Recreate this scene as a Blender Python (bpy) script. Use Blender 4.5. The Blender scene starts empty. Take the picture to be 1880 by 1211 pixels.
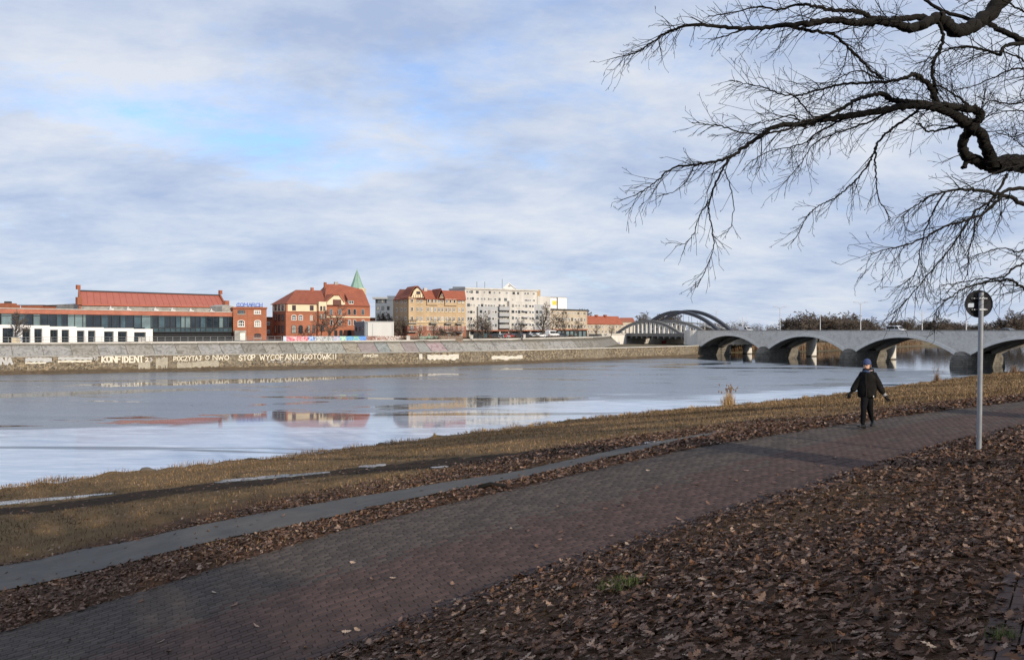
import bpy, math, random
import numpy as np
from mathutils import Vector, Matrix

# ------------------------------------------------------------------ camera, sky, sun, exposure
SC = bpy.context.scene
COL = SC.collection
F, CX, CY, CZ = 1434.0, 940.0, 605.5, 9.0          # photograph pixels; water level is z = 0

cam_data = bpy.data.cameras.new("camera")
cam_data.sensor_fit = 'HORIZONTAL'
cam_data.sensor_width = 36.0
cam_data.lens = 36.0 * F / 1880.0
cam_data.clip_start = 0.1
cam_data.clip_end = 20000.0
cam = bpy.data.objects.new("camera", cam_data)
cam.location = (0, 0, CZ)
cam.rotation_euler = (math.radians(90), 0, 0)
COL.objects.link(cam)
SC.camera = cam

SUN_AZ = math.radians(143.5)      # compass style, 0 = +Y (view), 90 = +X
SUN_EL = math.radians(19.0)
to_sun = Vector((math.sin(SUN_AZ) * math.cos(SUN_EL), math.cos(SUN_AZ) * math.cos(SUN_EL), math.sin(SUN_EL)))

world = bpy.data.worlds.new("World")
SC.world = world
world.use_nodes = True
wn, wl = world.node_tree.nodes, world.node_tree.links
wn.clear()
def W(t, **kw):
    n = wn.new(t)
    for k, v in kw.items():
        setattr(n, k, v)
    return n
w_out = W('ShaderNodeOutputWorld')
w_bg = W('ShaderNodeBackground')
w_bg.inputs['Strength'].default_value = 0.11
sky = W('ShaderNodeTexSky', sky_type='NISHITA', sun_disc=False, sun_elevation=SUN_EL, sun_rotation=SUN_AZ,
        altitude=120.0, air_density=1.0, dust_density=0.6, ozone_density=2.0)
w_co = W('ShaderNodeTexCoord')
w_sep = W('ShaderNodeSeparateXYZ')
wl.new(w_co.outputs['Generated'], w_sep.inputs[0])
def wm(op, a, b=None, clamp=False):
    n = W('ShaderNodeMath', operation=op, use_clamp=clamp)
    for i, v in enumerate((a, b)):
        if v is None: continue
        if isinstance(v, (int, float)): n.inputs[i].default_value = v
        else: wl.new(v, n.inputs[i])
    return n.outputs[0]
zz = wm('ADD', wm('MAXIMUM', w_sep.outputs['Z'], 0.0), 0.24)
cu = wm('DIVIDE', w_sep.outputs['X'], zz)
cv = wm('DIVIDE', w_sep.outputs['Y'], zz)
w_cmb = W('ShaderNodeCombineXYZ')
wl.new(cu, w_cmb.inputs[0]); wl.new(cv, w_cmb.inputs[1])
def wnoise(scale, detail, rough, dist, rot, sc3, loc):
    mp = W('ShaderNodeMapping')
    mp.inputs['Rotation'].default_value = (0, 0, rot)
    mp.inputs['Scale'].default_value = sc3
    mp.inputs['Location'].default_value = loc
    wl.new(w_cmb.outputs[0], mp.inputs[0])
    n = W('ShaderNodeTexNoise')
    n.inputs['Scale'].default_value = scale; n.inputs['Detail'].default_value = detail
    n.inputs['Roughness'].default_value = rough; n.inputs['Distortion'].default_value = dist
    wl.new(mp.outputs[0], n.inputs['Vector'])
    return n.outputs['Fac']
def wramp(fac, stops):
    r = W('ShaderNodeValToRGB')
    el = r.color_ramp.elements
    el[0].position, el[0].color = stops[0][0], (*stops[0][1], 1)
    el[1].position, el[1].color = stops[-1][0], (*stops[-1][1], 1)
    for p, c in stops[1:-1]:
        e = el.new(p); e.color = (*c, 1)
    wl.new(fac, r.inputs[0])
    return r.outputs[0]
big = wnoise(0.62, 4, 0.5, 0.3, math.radians(-38), (1.0, 1.5, 1), (3.1, 0.35, 0))
fine = wnoise(4.6, 12, 0.68, 0.2, math.radians(-30), (1.0, 1.3, 1), (1.3, 4.2, 0))
cover = wm('ADD', wm('ADD', wm('MULTIPLY', big, 0.55), wm('MULTIPLY', fine, 0.45)), 0.05)
# the long ragged gap in the cloud layer
du, dv_ = wm('ADD', cu, 0.72), wm('SUBTRACT', cv, 1.97)
gp = wm('SUBTRACT', wm('MULTIPLY', du, 0.676), wm('MULTIPLY', dv_, 0.737)); ga = wm('ADD', wm('MULTIPLY', du, 0.737), wm('MULTIPLY', dv_, 0.676))
gap_e = wm('ADD', wm('POWER', wm('ABSOLUTE', wm('DIVIDE', gp, 0.15)), 2.0), wm('POWER', wm('ABSOLUTE', wm('DIVIDE', ga, 0.55)), 2.0))
cover = wm('SUBTRACT', cover, wm('MULTIPLY', wm('POWER', 2.718, wm('MULTIPLY', gap_e, -1.0)), 0.135))
low = wm('MULTIPLY', wm('SUBTRACT', 0.22, w_sep.outputs['Z'], True), 0.55)
cov = wramp(wm('ADD', cover, low), [(0.33, (0.15, 0.15, 0.15)), (0.43, (0.62, 0.62, 0.62)), (0.54, (0.97, 0.97, 0.97))])
tone = wm('ADD', wm('MULTIPLY', wnoise(1.5, 12, 0.6, 0.2, math.radians(-25), (1.0, 1.3, 1), (7.7, 1.9, 0)), 0.84), wm('MULTIPLY', wnoise(11.0, 6, 0.6, 0.15, math.radians(-20), (1.0, 1.6, 1), (2.2, 5.0, 0)), 0.16))
CLOUD_K = 7.95
ccol = wramp(tone, [(0.35, (0.49 * CLOUD_K, 0.60 * CLOUD_K, 0.84 * CLOUD_K)),
                    (0.48, (0.665 * CLOUD_K, 0.755 * CLOUD_K, 0.93 * CLOUD_K)),
                    (0.63, (0.87 * CLOUD_K, 0.915 * CLOUD_K, 1.0 * CLOUD_K))])
w_mix = W('ShaderNodeMix', data_type='RGBA')
wl.new(cov, w_mix.inputs[0])
w_blue = W('ShaderNodeMix', data_type='RGBA', blend_type='MULTIPLY')
w_blue.inputs[0].default_value = 1.0
w_blue.inputs[7].default_value = (1.35, 1.62, 2.05, 1)
wl.new(sky.outputs[0], w_blue.inputs[6])
wl.new(w_blue.outputs[2], w_mix.inputs[6]); wl.new(ccol, w_mix.inputs[7])
wl.new(w_mix.outputs[2], w_bg.inputs['Color'])
wl.new(w_bg.outputs[0], w_out.inputs[0])

sun_data = bpy.data.lights.new("sun", 'SUN')
sun_data.energy = 4.4
sun_data.angle = math.radians(0.6)
sun_data.color = (1.0, 0.87, 0.70)
sun = bpy.data.objects.new("sun", sun_data)
sun.rotation_euler = (-to_sun).to_track_quat('-Z', 'Y').to_euler()
sun.location = (40, -60, 60)
COL.objects.link(sun)

SC.view_settings.view_transform = 'Standard'
SC.view_settings.look = 'None'
SC.view_settings.exposure = 0.0
SC.view_settings.gamma = 1.0
SC.view_settings.use_curve_mapping = False
SC.render.engine = 'CYCLES'
SC.cycles.max_bounces = 6
SC.cycles.diffuse_bounces = 3
SC.cycles.glossy_bounces = 3
SC.cycles.caustics_reflective = False
SC.cycles.caustics_refractive = False

random.seed(7)
R = np.random.default_rng(11)

# ------------------------------------------------------------------ pixel helpers
def at(px, py, Y):
    return Vector(((px - CX) / F * Y, Y, CZ + (CY - py) / F * Y))
def on_z(px, py, z):
    Y = (z - CZ) * F / (CY - py)
    return Vector(((px - CX) / F * Y, Y, z))

# ------------------------------------------------------------------ object helpers
ORG = {}
def tag(o, label=None, cat=None, group=None, kind=None):
    if label: o['label'] = label
    if cat: o['category'] = cat
    if group: o['group'] = group
    if kind: o['kind'] = kind
    return o
def empty(name, loc, label=None, cat=None, group=None):
    o = bpy.data.objects.new(name, None)
    o.empty_display_size = 0.5
    o.location = loc
    COL.objects.link(o)
    ORG[o.name] = Vector(loc)
    return tag(o, label, cat, group)
def link(name, me, parent=None):
    o = bpy.data.objects.new(name, me)
    COL.objects.link(o)
    ORG[o.name] = Vector((0, 0, 0))
    if parent is not None:
        o.parent = parent
        o.location = -ORG[parent.name]
    return o
def attr_rnd(me, values):
    a = me.attributes.new('rnd', 'FLOAT', 'POINT')
    a.data.foreach_set('value', np.asarray(values, dtype=np.float32))
class MB:
    """collects polygons of one mesh"""
    def __init__(s): s.v = []; s.f = []; s.m = []
    def add(s, vs, fs, mi=0):
        b = len(s.v)
        s.v += [tuple(v) for v in vs]
        s.f += [[i + b for i in f] for f in fs]
        s.m += [mi] * len(fs)
        return s
    def hexa(s, p, mi=0):      # 8 corners: bottom ring 0-3, top ring 4-7
        return s.add(p, [(3, 2, 1, 0), (4, 5, 6, 7), (0, 1, 5, 4), (1, 2, 6, 5), (2, 3, 7, 6), (3, 0, 4, 7)], mi)
    def box(s, c, size, rz=0.0, mi=0):
        hx, hy, hz = size[0] / 2, size[1] / 2, size[2] / 2
        ca, sa = math.cos(rz), math.sin(rz)
        p = []
        for z in (-hz, hz):
            for x, y in ((-hx, -hy), (hx, -hy), (hx, hy), (-hx, hy)):
                p.append((c[0] + x * ca - y * sa, c[1] + x * sa + y * ca, c[2] + z))
        return s.hexa(p, mi)
    def prism(s, ring, off, mi=0):   # closed ring of points extruded by vector off
        n = len(ring); off = Vector(off)
        a = [Vector(p) for p in ring]; b = [p + off for p in a]
        fs = [list(range(n))[::-1], [n + i for i in range(n)]]
        fs += [(i, (i + 1) % n, n + (i + 1) % n, n + i) for i in range(n)]
        return s.add(a + b, fs, mi)
    def tube(s, pts, rad, sides=8, mi=0, cap=True):
        pts = [Vector(p) for p in pts]
        if not isinstance(rad, (list, tuple)): rad = [rad] * len(pts)
        rings = []
        for i, p in enumerate(pts):
            d = (pts[min(i + 1, len(pts) - 1)] - pts[max(i - 1, 0)]).normalized()
            up = Vector((0, 0, 1)) if abs(d.z) < 0.95 else Vector((1, 0, 0))
            a = d.cross(up).normalized(); b = d.cross(a).normalized()
            rings.append([p + (a * math.cos(2 * math.pi * k / sides) + b * math.sin(2 * math.pi * k / sides)) * rad[i] for k in range(sides)])
        vs = [q for r_ in rings for q in r_]
        fs = []
        for i in range(len(pts) - 1):
            for k in range(sides):
                k2 = (k + 1) % sides
                fs.append((i * sides + k, i * sides + k2, (i + 1) * sides + k2, (i + 1) * sides + k))
        if cap:
            fs.append(tuple(range(sides))[::-1]); fs.append(tuple((len(pts) - 1) * sides + k for k in range(sides)))
        return s.add(vs, fs, mi)
    def loft(s, rings, mi=0, cap=True):
        n = len(rings[0]); vs = [q for r_ in rings for q in r_]; fs = []
        for i in range(len(rings) - 1):
            for k in range(n):
                k2 = (k + 1) % n
                fs.append((i * n + k, i * n + k2, (i + 1) * n + k2, (i + 1) * n + k))
        if cap:
            fs.append(tuple(range(n))[::-1]); fs.append(tuple((len(rings) - 1) * n + k for k in range(n)))
        return s.add(vs, fs, mi)
    def build(s, name, mats, parent=None, smooth=False):
        me = bpy.data.meshes.new(name)
        me.from_pydata(s.v, [], s.f)
        if not isinstance(mats, (list, tuple)): mats = [mats]
        for m in mats: me.materials.append(m)
        if len(mats) > 1: me.polygons.foreach_set('material_index', s.m)
        if smooth: me.polygons.foreach_set('use_smooth', [True] * len(s.f))
        me.update()
        return link(name, me, parent)
def np_mesh(name, V, T, mats, parent=None, rnd=None, smooth=False, mi=None):
    """V (n,3), T (m,3 or 4) numpy -> object, fast"""
    me = bpy.data.meshes.new(name)
    k = T.shape[1]
    me.vertices.add(len(V)); me.vertices.foreach_set('co', np.asarray(V, dtype=np.float32).ravel())
    me.loops.add(T.size); me.loops.foreach_set('vertex_index', np.asarray(T, dtype=np.int32).ravel())
    me.polygons.add(len(T)); me.polygons.foreach_set('loop_start', np.arange(0, T.size, k, dtype=np.int32))
    me.polygons.foreach_set('loop_total', np.full(len(T), k, dtype=np.int32))
    if smooth: me.polygons.foreach_set('use_smooth', np.ones(len(T), dtype=bool))
    if not isinstance(mats, (list, tuple)): mats = [mats]
    for m in mats: me.materials.append(m)
    if mi is not None: me.polygons.foreach_set('material_index', np.asarray(mi, dtype=np.int32))
    if rnd is not None: attr_rnd(me, rnd)
    me.update(calc_edges=True); me.validate()
    return link(name, me, parent)

# ------------------------------------------------------------------ materials
MATS = {}
class NT:
    def __init__(s, name):
        s.m = bpy.data.materials.new(name); s.m.use_nodes = True
        s.n, s.l = s.m.node_tree.nodes, s.m.node_tree.links
        s.b = s.n['Principled BSDF']
        s._co = None
    def node(s, t, **kw):
        n = s.n.new(t)
        for k, v in kw.items(): setattr(n, k, v)
        return n
    def put(s, sock, v):
        if isinstance(v, (int, float)): sock.default_value = v
        elif isinstance(v, tuple): sock.default_value = v if len(v) == 4 or len(sock.default_value) == 3 else (*v, 1)
        else: s.l.new(v, sock)
    def co(s):
        if s._co is None: s._co = s.node('ShaderNodeNewGeometry').outputs['Position']
        return s._co
    def mapping(s, vec=None, scale=(1, 1, 1), rot=(0, 0, 0), loc=(0, 0, 0)):
        n = s.node('ShaderNodeMapping'); s.l.new(vec or s.co(), n.inputs[0])
        n.inputs['Scale'].default_value = scale; n.inputs['Rotation'].default_value = rot; n.inputs['Location'].default_value = loc
        return n.outputs[0]
    def noise(s, scale, detail=4, rough=0.55, dist=0.0, vec=None):
        n = s.node('ShaderNodeTexNoise'); s.l.new(vec or s.co(), n.inputs['Vector'])
        n.inputs['Scale'].default_value = scale; n.inputs['Detail'].default_value = detail
        n.inputs['Roughness'].default_value = rough; n.inputs['Distortion'].default_value = dist
        return n.outputs['Fac']
    def voro(s, scale, feature='F1', vec=None, out='Distance', rnd=1.0):
        n = s.node('ShaderNodeTexVoronoi', feature=feature); s.l.new(vec or s.co(), n.inputs['Vector'])
        n.inputs['Scale'].default_value = scale; n.inputs['Randomness'].default_value = rnd
        return n.outputs[out]
    def ramp(s, fac, stops, interp='LINEAR'):
        r = s.node('ShaderNodeValToRGB'); r.color_ramp.interpolation = interp
        el = r.color_ramp.elements
        def c4(c): return (c, c, c, 1) if isinstance(c, (int, float)) else (*c, 1)
        el[0].position, el[0].color = stops[0][0], c4(stops[0][1])
        el[1].position, el[1].color = stops[-1][0], c4(stops[-1][1])
        for p, c in stops[1:-1]:
            e = el.new(p); e.color = c4(c)
        s.l.new(fac, r.inputs[0])
        return r.outputs[0]
    def math(s, op, a, b=None, clamp=False):
        n = s.node('ShaderNodeMath', operation=op, use_clamp=clamp)
        s.put(n.inputs[0], a)
        if b is not None: s.put(n.inputs[1], b)
        return n.outputs[0]
    def mix(s, fac, a, b, blend='MIX'):
        n = s.node('ShaderNodeMix', data_type='RGBA', blend_type=blend)
        s.put(n.inputs[0], fac); s.put(n.inputs[6], a); s.put(n.inputs[7], b)
        return n.outputs[2]
    def attr(s, name, out='Fac'):
        return s.node('ShaderNodeAttribute', attribute_name=name).outputs[out]
    def bump(s, h, strength=0.4, dist=0.02):
        n = s.node('ShaderNodeBump'); n.inputs['Strength'].default_value = strength; n.inputs['Distance'].default_value = dist
        s.l.new(h, n.inputs['Height']); s.l.new(n.outputs[0], s.b.inputs['Normal'])
    def fin(s, color=None, rough=0.8, metal=0.0, spec=0.3, ior=None):
        if color is not None: s.put(s.b.inputs['Base Color'], color)
        s.put(s.b.inputs['Roughness'], rough); s.b.inputs['Metallic'].default_value = metal
        s.b.inputs['Specular IOR Level'].default_value = spec
        if ior: s.b.inputs['IOR'].default_value = ior
        MATS[s.m.name] = s.m
        return s.m
def plain(name, c, rough=0.8, var=0.18, scale=1.5, bump=0.0, metal=0.0, spec=0.3, streak=False, dirt=None):
    """a base colour with mottled wear"""
    t = NT(name)
    v = t.mapping(scale=(1, 1, 0.12)) if streak else None
    f = t.noise(scale, 6, 0.62, 0.3, v)
    lo = tuple(x * (1 - var) for x in c); hi = tuple(min(1, x * (1 + var)) for x in c)
    col = t.ramp(f, [(0.28, lo), (0.72, hi)])
    if dirt:
        g = t.noise(scale * 0.37, 5, 0.65, 0.6, v)
        col = t.mix(t.ramp(g, [(0.5, 0.0), (0.72, 0.75)]), col, dirt)
    if bump: t.bump(t.noise(scale * 9, 4), bump, 0.02)
    return t.fin(col, rough, metal, spec)
# ------------------------------------------------------------------ near bank: shape of the ground
PU = np.array([0.904, 0.428]); PU /= np.linalg.norm(PU)
PN = np.array([-PU[1], PU[0]])
P0 = np.array([-8.4, 12.85])
_ss = np.linspace(-80, 320, 1601)
_hh = np.interp(_ss, [-80, -40, -15, 0, 5.8, 13.9, 20.2, 27, 40, 80, 320], [7.0, 6.7, 6.1, 5.0, 3.85, 2.86, 2.47, 2.2, 2.02, 1.9, 1.9])
_k = np.ones(13) / 13
_hh[6:-6] = np.convolve(_hh, _k, 'valid')
def path_z(s): return CZ - np.interp(s, _ss, _hh)
def path_w(s): return np.interp(s, [-60, 4.2, 8.5, 13.75, 18, 22.7, 30, 80], [5.3, 5.2, 4.55, 4.25, 3.5, 2.9, 2.9, 2.9])
def sb(x, y):
    rx, ry = np.asarray(x) - P0[0], np.asarray(y) - P0[1]
    return rx * PU[0] + ry * PU[1], rx * PN[0] + ry * PN[1]
def xy(s, b):
    s = np.asarray(s, float); b = np.asarray(b, float)
    return P0[0] + s * PU[0] + b * PN[0], P0[1] + s * PU[1] + b * PN[1]
_cr = [on_z(px, py, 0.7) for px, py in ((0, 893), (300, 861), (640, 823), (920, 787), (1180, 757), (1340, 745), (1540, 724), (1700, 702), (1830, 686))]
_cs, _cb = sb([p.x for p in _cr], [p.y for p in _cr])
_cs = np.concatenate([[_cs[0] - 60], _cs, [_cs[-1] + 60, _cs[-1] + 170]]); _cb = np.concatenate([[_cb[0] - 22], _cb, [_cb[-1] + 14, _cb[-1] + 30]])
def crest_b(s): return np.interp(s, _cs, _cb)
def lump(x, y, k, a):
    return a * (np.sin(x * k + 1.3 * np.sin(y * k * 0.7)) * np.cos(y * k * 0.9 + 0.8 * np.sin(x * k * 0.6)))
def ground_z(x, y):
    x = np.asarray(x, float); y = np.asarray(y, float)
    s, b = sb(x, y)
    zp = path_z(s); bc = crest_b(s); w = path_w(s)
    t = np.clip(b / bc, 0, 1)
    z_riv = zp + (0.7 - zp) * t
    over = np.clip(b - bc, 0, None)
    z_riv = z_riv - np.clip(over * 1.1 + 0.25 * (over > 0) * np.clip(over * 4, 0, 1), 0, 2.2)
    bumpy = np.clip(b / 1.0, 0, 1)
    z_riv = z_riv + bumpy * (lump(x, y, 1.9, 0.02) + lump(x, y, 0.55, 0.05)) + 0.05 * np.clip(b / 0.35, 0, 1) * (b < 2.2) * np.clip((2.2 - b) / 0.5, 0, 1)
    q = np.clip(-b - w, 0, None)
    top = np.maximum(7.42, zp + 0.25)
    r = q / 9.6
    r = np.where(r < 0.9, r + 0.03 * np.sin(r * math.pi), 1 - np.exp(-(r - 0.9) * 9) * 0.09)
    z_bank = zp + (top - zp) * np.clip(r, 0, 1) + np.clip(q / 0.6, 0, 1) * (0.03 + lump(x, y, 2.3, 0.022) + lump(x, y, 0.8, 0.03))
    return np.where(b > 0, z_riv, z_bank)
def gz(x, y): return float(ground_z(x, y))
_T = np.concatenate([np.arange(1.5, 40, 0.02), np.arange(40, 420, 0.1)])
def G(px, py):
    """where the ray through a photograph pixel meets the near ground"""
    dx, dz = (px - CX) / F, (CY - py) / F
    d = CZ + dz * _T - ground_z(dx * _T, _T)
    i = int(np.argmax(d < 0))
    if i == 0: i = len(_T) - 1
    t = _T[i - 1] + (_T[i] - _T[i - 1]) * d[i - 1] / (d[i - 1] - d[i] + 1e-9)
    return Vector((dx * t, t, CZ + dz * t))
def to_px(x, y, z):
    y = np.maximum(y, 0.05)
    return CX + F * x / y, CY - F * (z - CZ) / y

# image polylines laid on the ground
def gl(pts): return np.array([G(*p)[:2] for p in pts])
def pl_dist(x, y, pl):
    """distance to a polyline"""
    x = np.asarray(x, float); y = np.asarray(y, float)
    best = np.full(x.shape, 1e9)
    for a, b in zip(pl[:-1], pl[1:]):
        d = b - a; L = (d @ d)
        t = np.clip(((x - a[0]) * d[0] + (y - a[1]) * d[1]) / L, 0, 1)
        best = np.minimum(best, np.hypot(x - a[0] - t * d[0], y - a[1] - t * d[1]))
    return best
asph_up = gl([(-160, 1069), (0, 1041), (150, 1009), (300, 980), (450, 949), (600, 923), (750, 898), (900, 874), (1050, 845), (1180, 818), (1260, 803), (1330, 792)])
asph_lo = gl([(-160, 1112), (0, 1086), (150, 1054), (300, 1017), (450, 982), (600, 953), (750, 918), (900, 889), (1050, 857), (1180, 827), (1260, 808), (1330, 795)])
track = gl([(-200, 963), (0, 938), (200, 916), (400, 890), (600, 869), (800, 850), (1000, 833), (1150, 820), (1240, 813), (1300, 806)])

_au, _al = sb(asph_up[:, 0], asph_up[:, 1]), sb(asph_lo[:, 0], asph_lo[:, 1])
def as_up(s): return np.interp(s, _au[0], _au[1])
def as_lo(s): return np.interp(s, _al[0], _al[1])
def on_asph(s, b, m=0.05): return (b > as_lo(s) + m) & (b < as_up(s) - m) & (s < _au[0][-1])
# ------------------------------------------------------------------ ground materials
def m_ground():
    t = NT('bank_ground')
    mud, leaf, wear = t.attr('mud'), t.attr('leaf'), t.attr('wear')
    n1 = t.noise(0.6, 5, 0.6, 0.4); n2 = t.noise(7, 6, 0.7); n3 = t.noise(38, 4, 0.7)
    grass = t.ramp(t.math('ADD', t.math('MULTIPLY', n2, .6), t.math('MULTIPLY', t.noise(1.7, 5, .65), .4)), [(0.3, (0.085, 0.054, 0.029)), (0.5, (0.180, 0.116, 0.060)), (0.72, (0.29, 0.20, 0.112))])
    green = t.ramp(n3, [(0.3, (0.080, 0.060, 0.028)), (0.7, (0.165, 0.122, 0.055))])
    col = t.mix(t.ramp(n1, [(0.42, 0.0), (0.66, 0.6)]), grass, green)
    litter = t.ramp(n3, [(0.3, (0.030, 0.018, 0.012)), (0.5, (0.080, 0.047, 0.030)), (0.7, (0.15, 0.092, 0.058))])
    lf = t.math('ADD', leaf, t.math('MULTIPLY', t.math('SUBTRACT', n2, 0.5), 0.9), True)
    col = t.mix(t.ramp(lf, [(0.25, 0.0), (0.6, 1.0)]), col, litter)
    soil = t.ramp(t.math('ADD', t.math('MULTIPLY', n2, .5), t.math('MULTIPLY', n3, .5)), [(0.35, (0.018, 0.012, 0.008)), (0.65, (0.066, 0.046, 0.031))])
    mf = t.math('ADD', mud, t.math('MULTIPLY', t.math('SUBTRACT', t.noise(1.6, 6, 0.7), 0.5), 1.1), True)
    mf = t.ramp(mf, [(0.33, 0.0), (0.55, 1.0)])
    col = t.mix(mf, col, soil)
    col = t.mix(t.math('MULTIPLY', wear, 0.8), col, soil)
    t.bump(t.math('ADD', t.math('MULTIPLY', n3, 0.6), n2), 0.9, 0.05)
    return t.fin(col, 0.95, spec=0.08)
M_GROUND = m_ground()
def m_asphalt():
    t = NT('asphalt_path')
    n = t.noise(90, 3, 0.7); m = t.noise(1.2, 5, 0.6, 0.5)
    c = t.ramp(m, [(0.3, (0.095, 0.088, 0.080)), (0.7, (0.140, 0.129, 0.115))])
    c = t.mix(t.math('MULTIPLY', n, 0.45), c, (0.05, 0.048, 0.045))
    c = t.mix(t.ramp(t.noise(3.5, 6, 0.7, 0.8), [(0.5, 0.0), (0.75, 0.55)]), c, (0.075, 0.066, 0.055))
    t.bump(n, 0.4, 0.01)
    return t.fin(c, 0.85, spec=0.25)
M_ASPH = m_asphalt()
def m_brick(kind, src):
    t = NT(f'paving_{kind}_{src}')
    r = t.attr('rnd') if src == 'mass' else t.node('ShaderNodeObjectInfo').outputs['Random']
    if kind == 'grey': st = [(0.0, (0.054, 0.042, 0.036)), (0.5, (0.074, 0.058, 0.050)), (1.0, (0.098, 0.077, 0.066))]
    else: st = [(0.0, (0.056, 0.035, 0.030)), (0.5, (0.077, 0.047, 0.040)), (1.0, (0.102, 0.062, 0.053))]
    c = t.ramp(r, st)
    n = t.noise(55, 4, 0.7)
    c = t.mix(t.math('MULTIPLY', n, 0.30), c, (0.035, 0.032, 0.030))
    big = t.noise(0.9, 5, 0.65, 0.6)
    c = t.mix(t.ramp(big, [(0.45, 0.0), (0.8, 0.35)]), c, (0.045, 0.037, 0.032))
    t.bump(n, 0.3, 0.006)
    return t.fin(c, 0.82, spec=0.25)
MB_ = {(k, s): m_brick(k, s) for k in ('grey', 'red') for s in ('piece', 'mass')}
M_JOINT = plain('joint_sand', (0.045, 0.038, 0.032), 0.95, 0.3, 20, 0.4)
M_PUDDLE = None
def m_puddle():
    t = NT('puddle_ice')
    n = t.noise(2.5, 5, 0.6, 0.8)
    return t.fin(t.ramp(n, [(0.4, (0.10, 0.11, 0.12)), (0.65, (0.40, 0.43, 0.46))]), t.ramp(n, [(0.35, 0.04), (0.6, 0.2)]), spec=0.6)
M_PUDDLE = m_puddle()

# ------------------------------------------------------------------ the ground sheet
def axis(parts):
    out = [np.arange(a, b, st) for a, b, st in parts]
    return np.concatenate(out + [[parts[-1][1]]])
gs = axis([(-75, -30, 1.5), (-30, -10, 0.6), (-10, 32, 0.25), (32, 70, 0.7), (70, 160, 2.0), (160, 310, 6.0)])
gb_lin = axis([(-90, -40, 5.0), (-40, -18, 1.2), (-18, 6, 0.22)])
gt = np.concatenate([np.linspace(0, 0.985, 90)[1:], [0.995, 1.0]])
S1, B1 = np.meshgrid(gs, gb_lin)
bc = crest_b(gs)
rows = [b * np.ones_like(gs) for b in gb_lin] + [6 + (bc - 6) * t_ for t_ in gt] + [bc + o for o in (0.25, 0.6, 1.1, 1.8, 3.0)]
B = np.array(rows); S = np.tile(gs, (len(rows), 1))
X, Y = xy(S, B)
# wobble of the shoreline
wob = np.clip(1 - np.abs(B - bc) / 6.0, 0, 1) * (0.45 * np.sin(S * 0.37) + 0.3 * np.sin(S * 0.83 + 1) + 0.12 * np.sin(S * 1.9 + 2))
X2, Y2 = X + wob * PN[0], Y + wob * PN[1]
Z = ground_z(X, Y) + np.clip(1 - np.abs(B - bc) / 1.6, 0, 1) * 0.05 * (np.sin(S * 1.7 + 0.4) + np.sin(S * 3.9))
nr, nc = B.shape
idx = np.arange(nr * nc).reshape(nr, nc)
quads = np.stack([idx[:-1, :-1].ravel(), idx[:-1, 1:].ravel(), idx[1:, 1:].ravel(), idx[1:, :-1].ravel()], 1)
# sink the sheet under the paved strips so that the paving lies in it
in_brick = (B < 0.02) & (B > -path_w(S) - 0.25)
Z = np.where(in_brick & (S < 60), Z - 0.07, Z)
ground = np_mesh('ground', np.stack([X2.ravel(), Y2.ravel(), Z.ravel()], 1), quads, M_GROUND, smooth=True)
tag(ground, 'sloping river bank with dry winter grass, mud and leaf litter', 'ground', kind='structure')
BARE = G(1585, 905)
def leaf_density(x, y):
    """how thick the fallen leaves lie, 0..1"""
    s, b = sb(x, y); w = path_w(s)
    dA = pl_dist(x, y, asph_lo); dU = pl_dist(x, y, asph_up)
    nz = 0.5 + 0.5 * np.sin(x * 0.83 + 1.7 * np.sin(y * 0.47)) * np.cos(y * 0.71 + np.sin(x * 0.39))
    bank = np.where(b < -w, np.clip(0.55 + 0.6 * nz, 0, 1) * np.clip(1.35 - (-b - w) / 26, 0.1, 1), 0)
    vw = np.interp(s, [-40, -5, 8, 16, 22, 40], [3.2, 3.0, 2.6, 3.6, 4.5, 5.0])
    vw = np.where(s < 17, as_lo(s) - .02, vw)
    gp_ = np.hypot(x - BARE[0], (y - BARE[1]) * .8); bank = bank * np.clip(.35 + gp_ / 4.0, .35, 1)
    verge = np.where((b >= -0.15), np.clip((vw - b) / 0.25, 0, 1) * (0.7 + 0.3 * nz), 0)
    beyond = np.where(b > 1, np.clip(1.2 - dU / 6.0, 0, 1) * 0.8 * (0.35 + 0.65 * nz), 0)
    far = np.where(b > 1, 0.05 + 0.05 * nz, 0)
    return np.clip(np.maximum.reduce([bank, verge, beyond, far]), 0, 1)
me = ground.data
xf, yf = X.ravel(), Y.ravel()
dT = pl_dist(xf, yf, track)
tw = np.interp(yf, [10, 40, 70], [2.3, 2.6, 3.2])
for nm, val in (('mud', np.clip(1.05 - dT / tw, 0, 1)), ('leaf', leaf_density(xf, yf)),
                ('wear', np.clip(1 - np.abs(B.ravel() - crest_b(S.ravel())) / 1.2, 0, 1) * (Z.ravel() < 0.5))):
    a = me.attributes.new(nm, 'FLOAT', 'POINT'); a.data.foreach_set('value', val.astype(np.float32))

# ------------------------------------------------------------------ asphalt footpath
def strip(name, up, lo, lift, mat, n=90):
    def res(pl):
        d = np.concatenate([[0], np.cumsum(np.hypot(*(pl[1:] - pl[:-1]).T))]); t = np.linspace(0, d[-1], n)
        return np.stack([np.interp(t, d, pl[:, 0]), np.interp(t, d, pl[:, 1])], 1)
    a, b_ = res(up), res(lo)
    cols = [a + (b_ - a) * f for f in np.linspace(0, 1, 5)]
    P = np.stack(cols, 1).reshape(-1, 2)
    V = np.column_stack([P, ground_z(P[:, 0], P[:, 1]) + lift])
    i = np.arange(n * 5).reshape(n, 5)
    q = np.stack([i[:-1, :-1].ravel(), i[:-1, 1:].ravel(), i[1:, 1:].ravel(), i[1:, :-1].ravel()], 1)
    return np_mesh(name, V, q, mat, smooth=True)
tag(strip('footpath', asph_up, asph_lo, 0.03, M_ASPH), 'narrow grey asphalt footpath between the grass and the leaf strewn verge', 'path', kind='structure')

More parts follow.
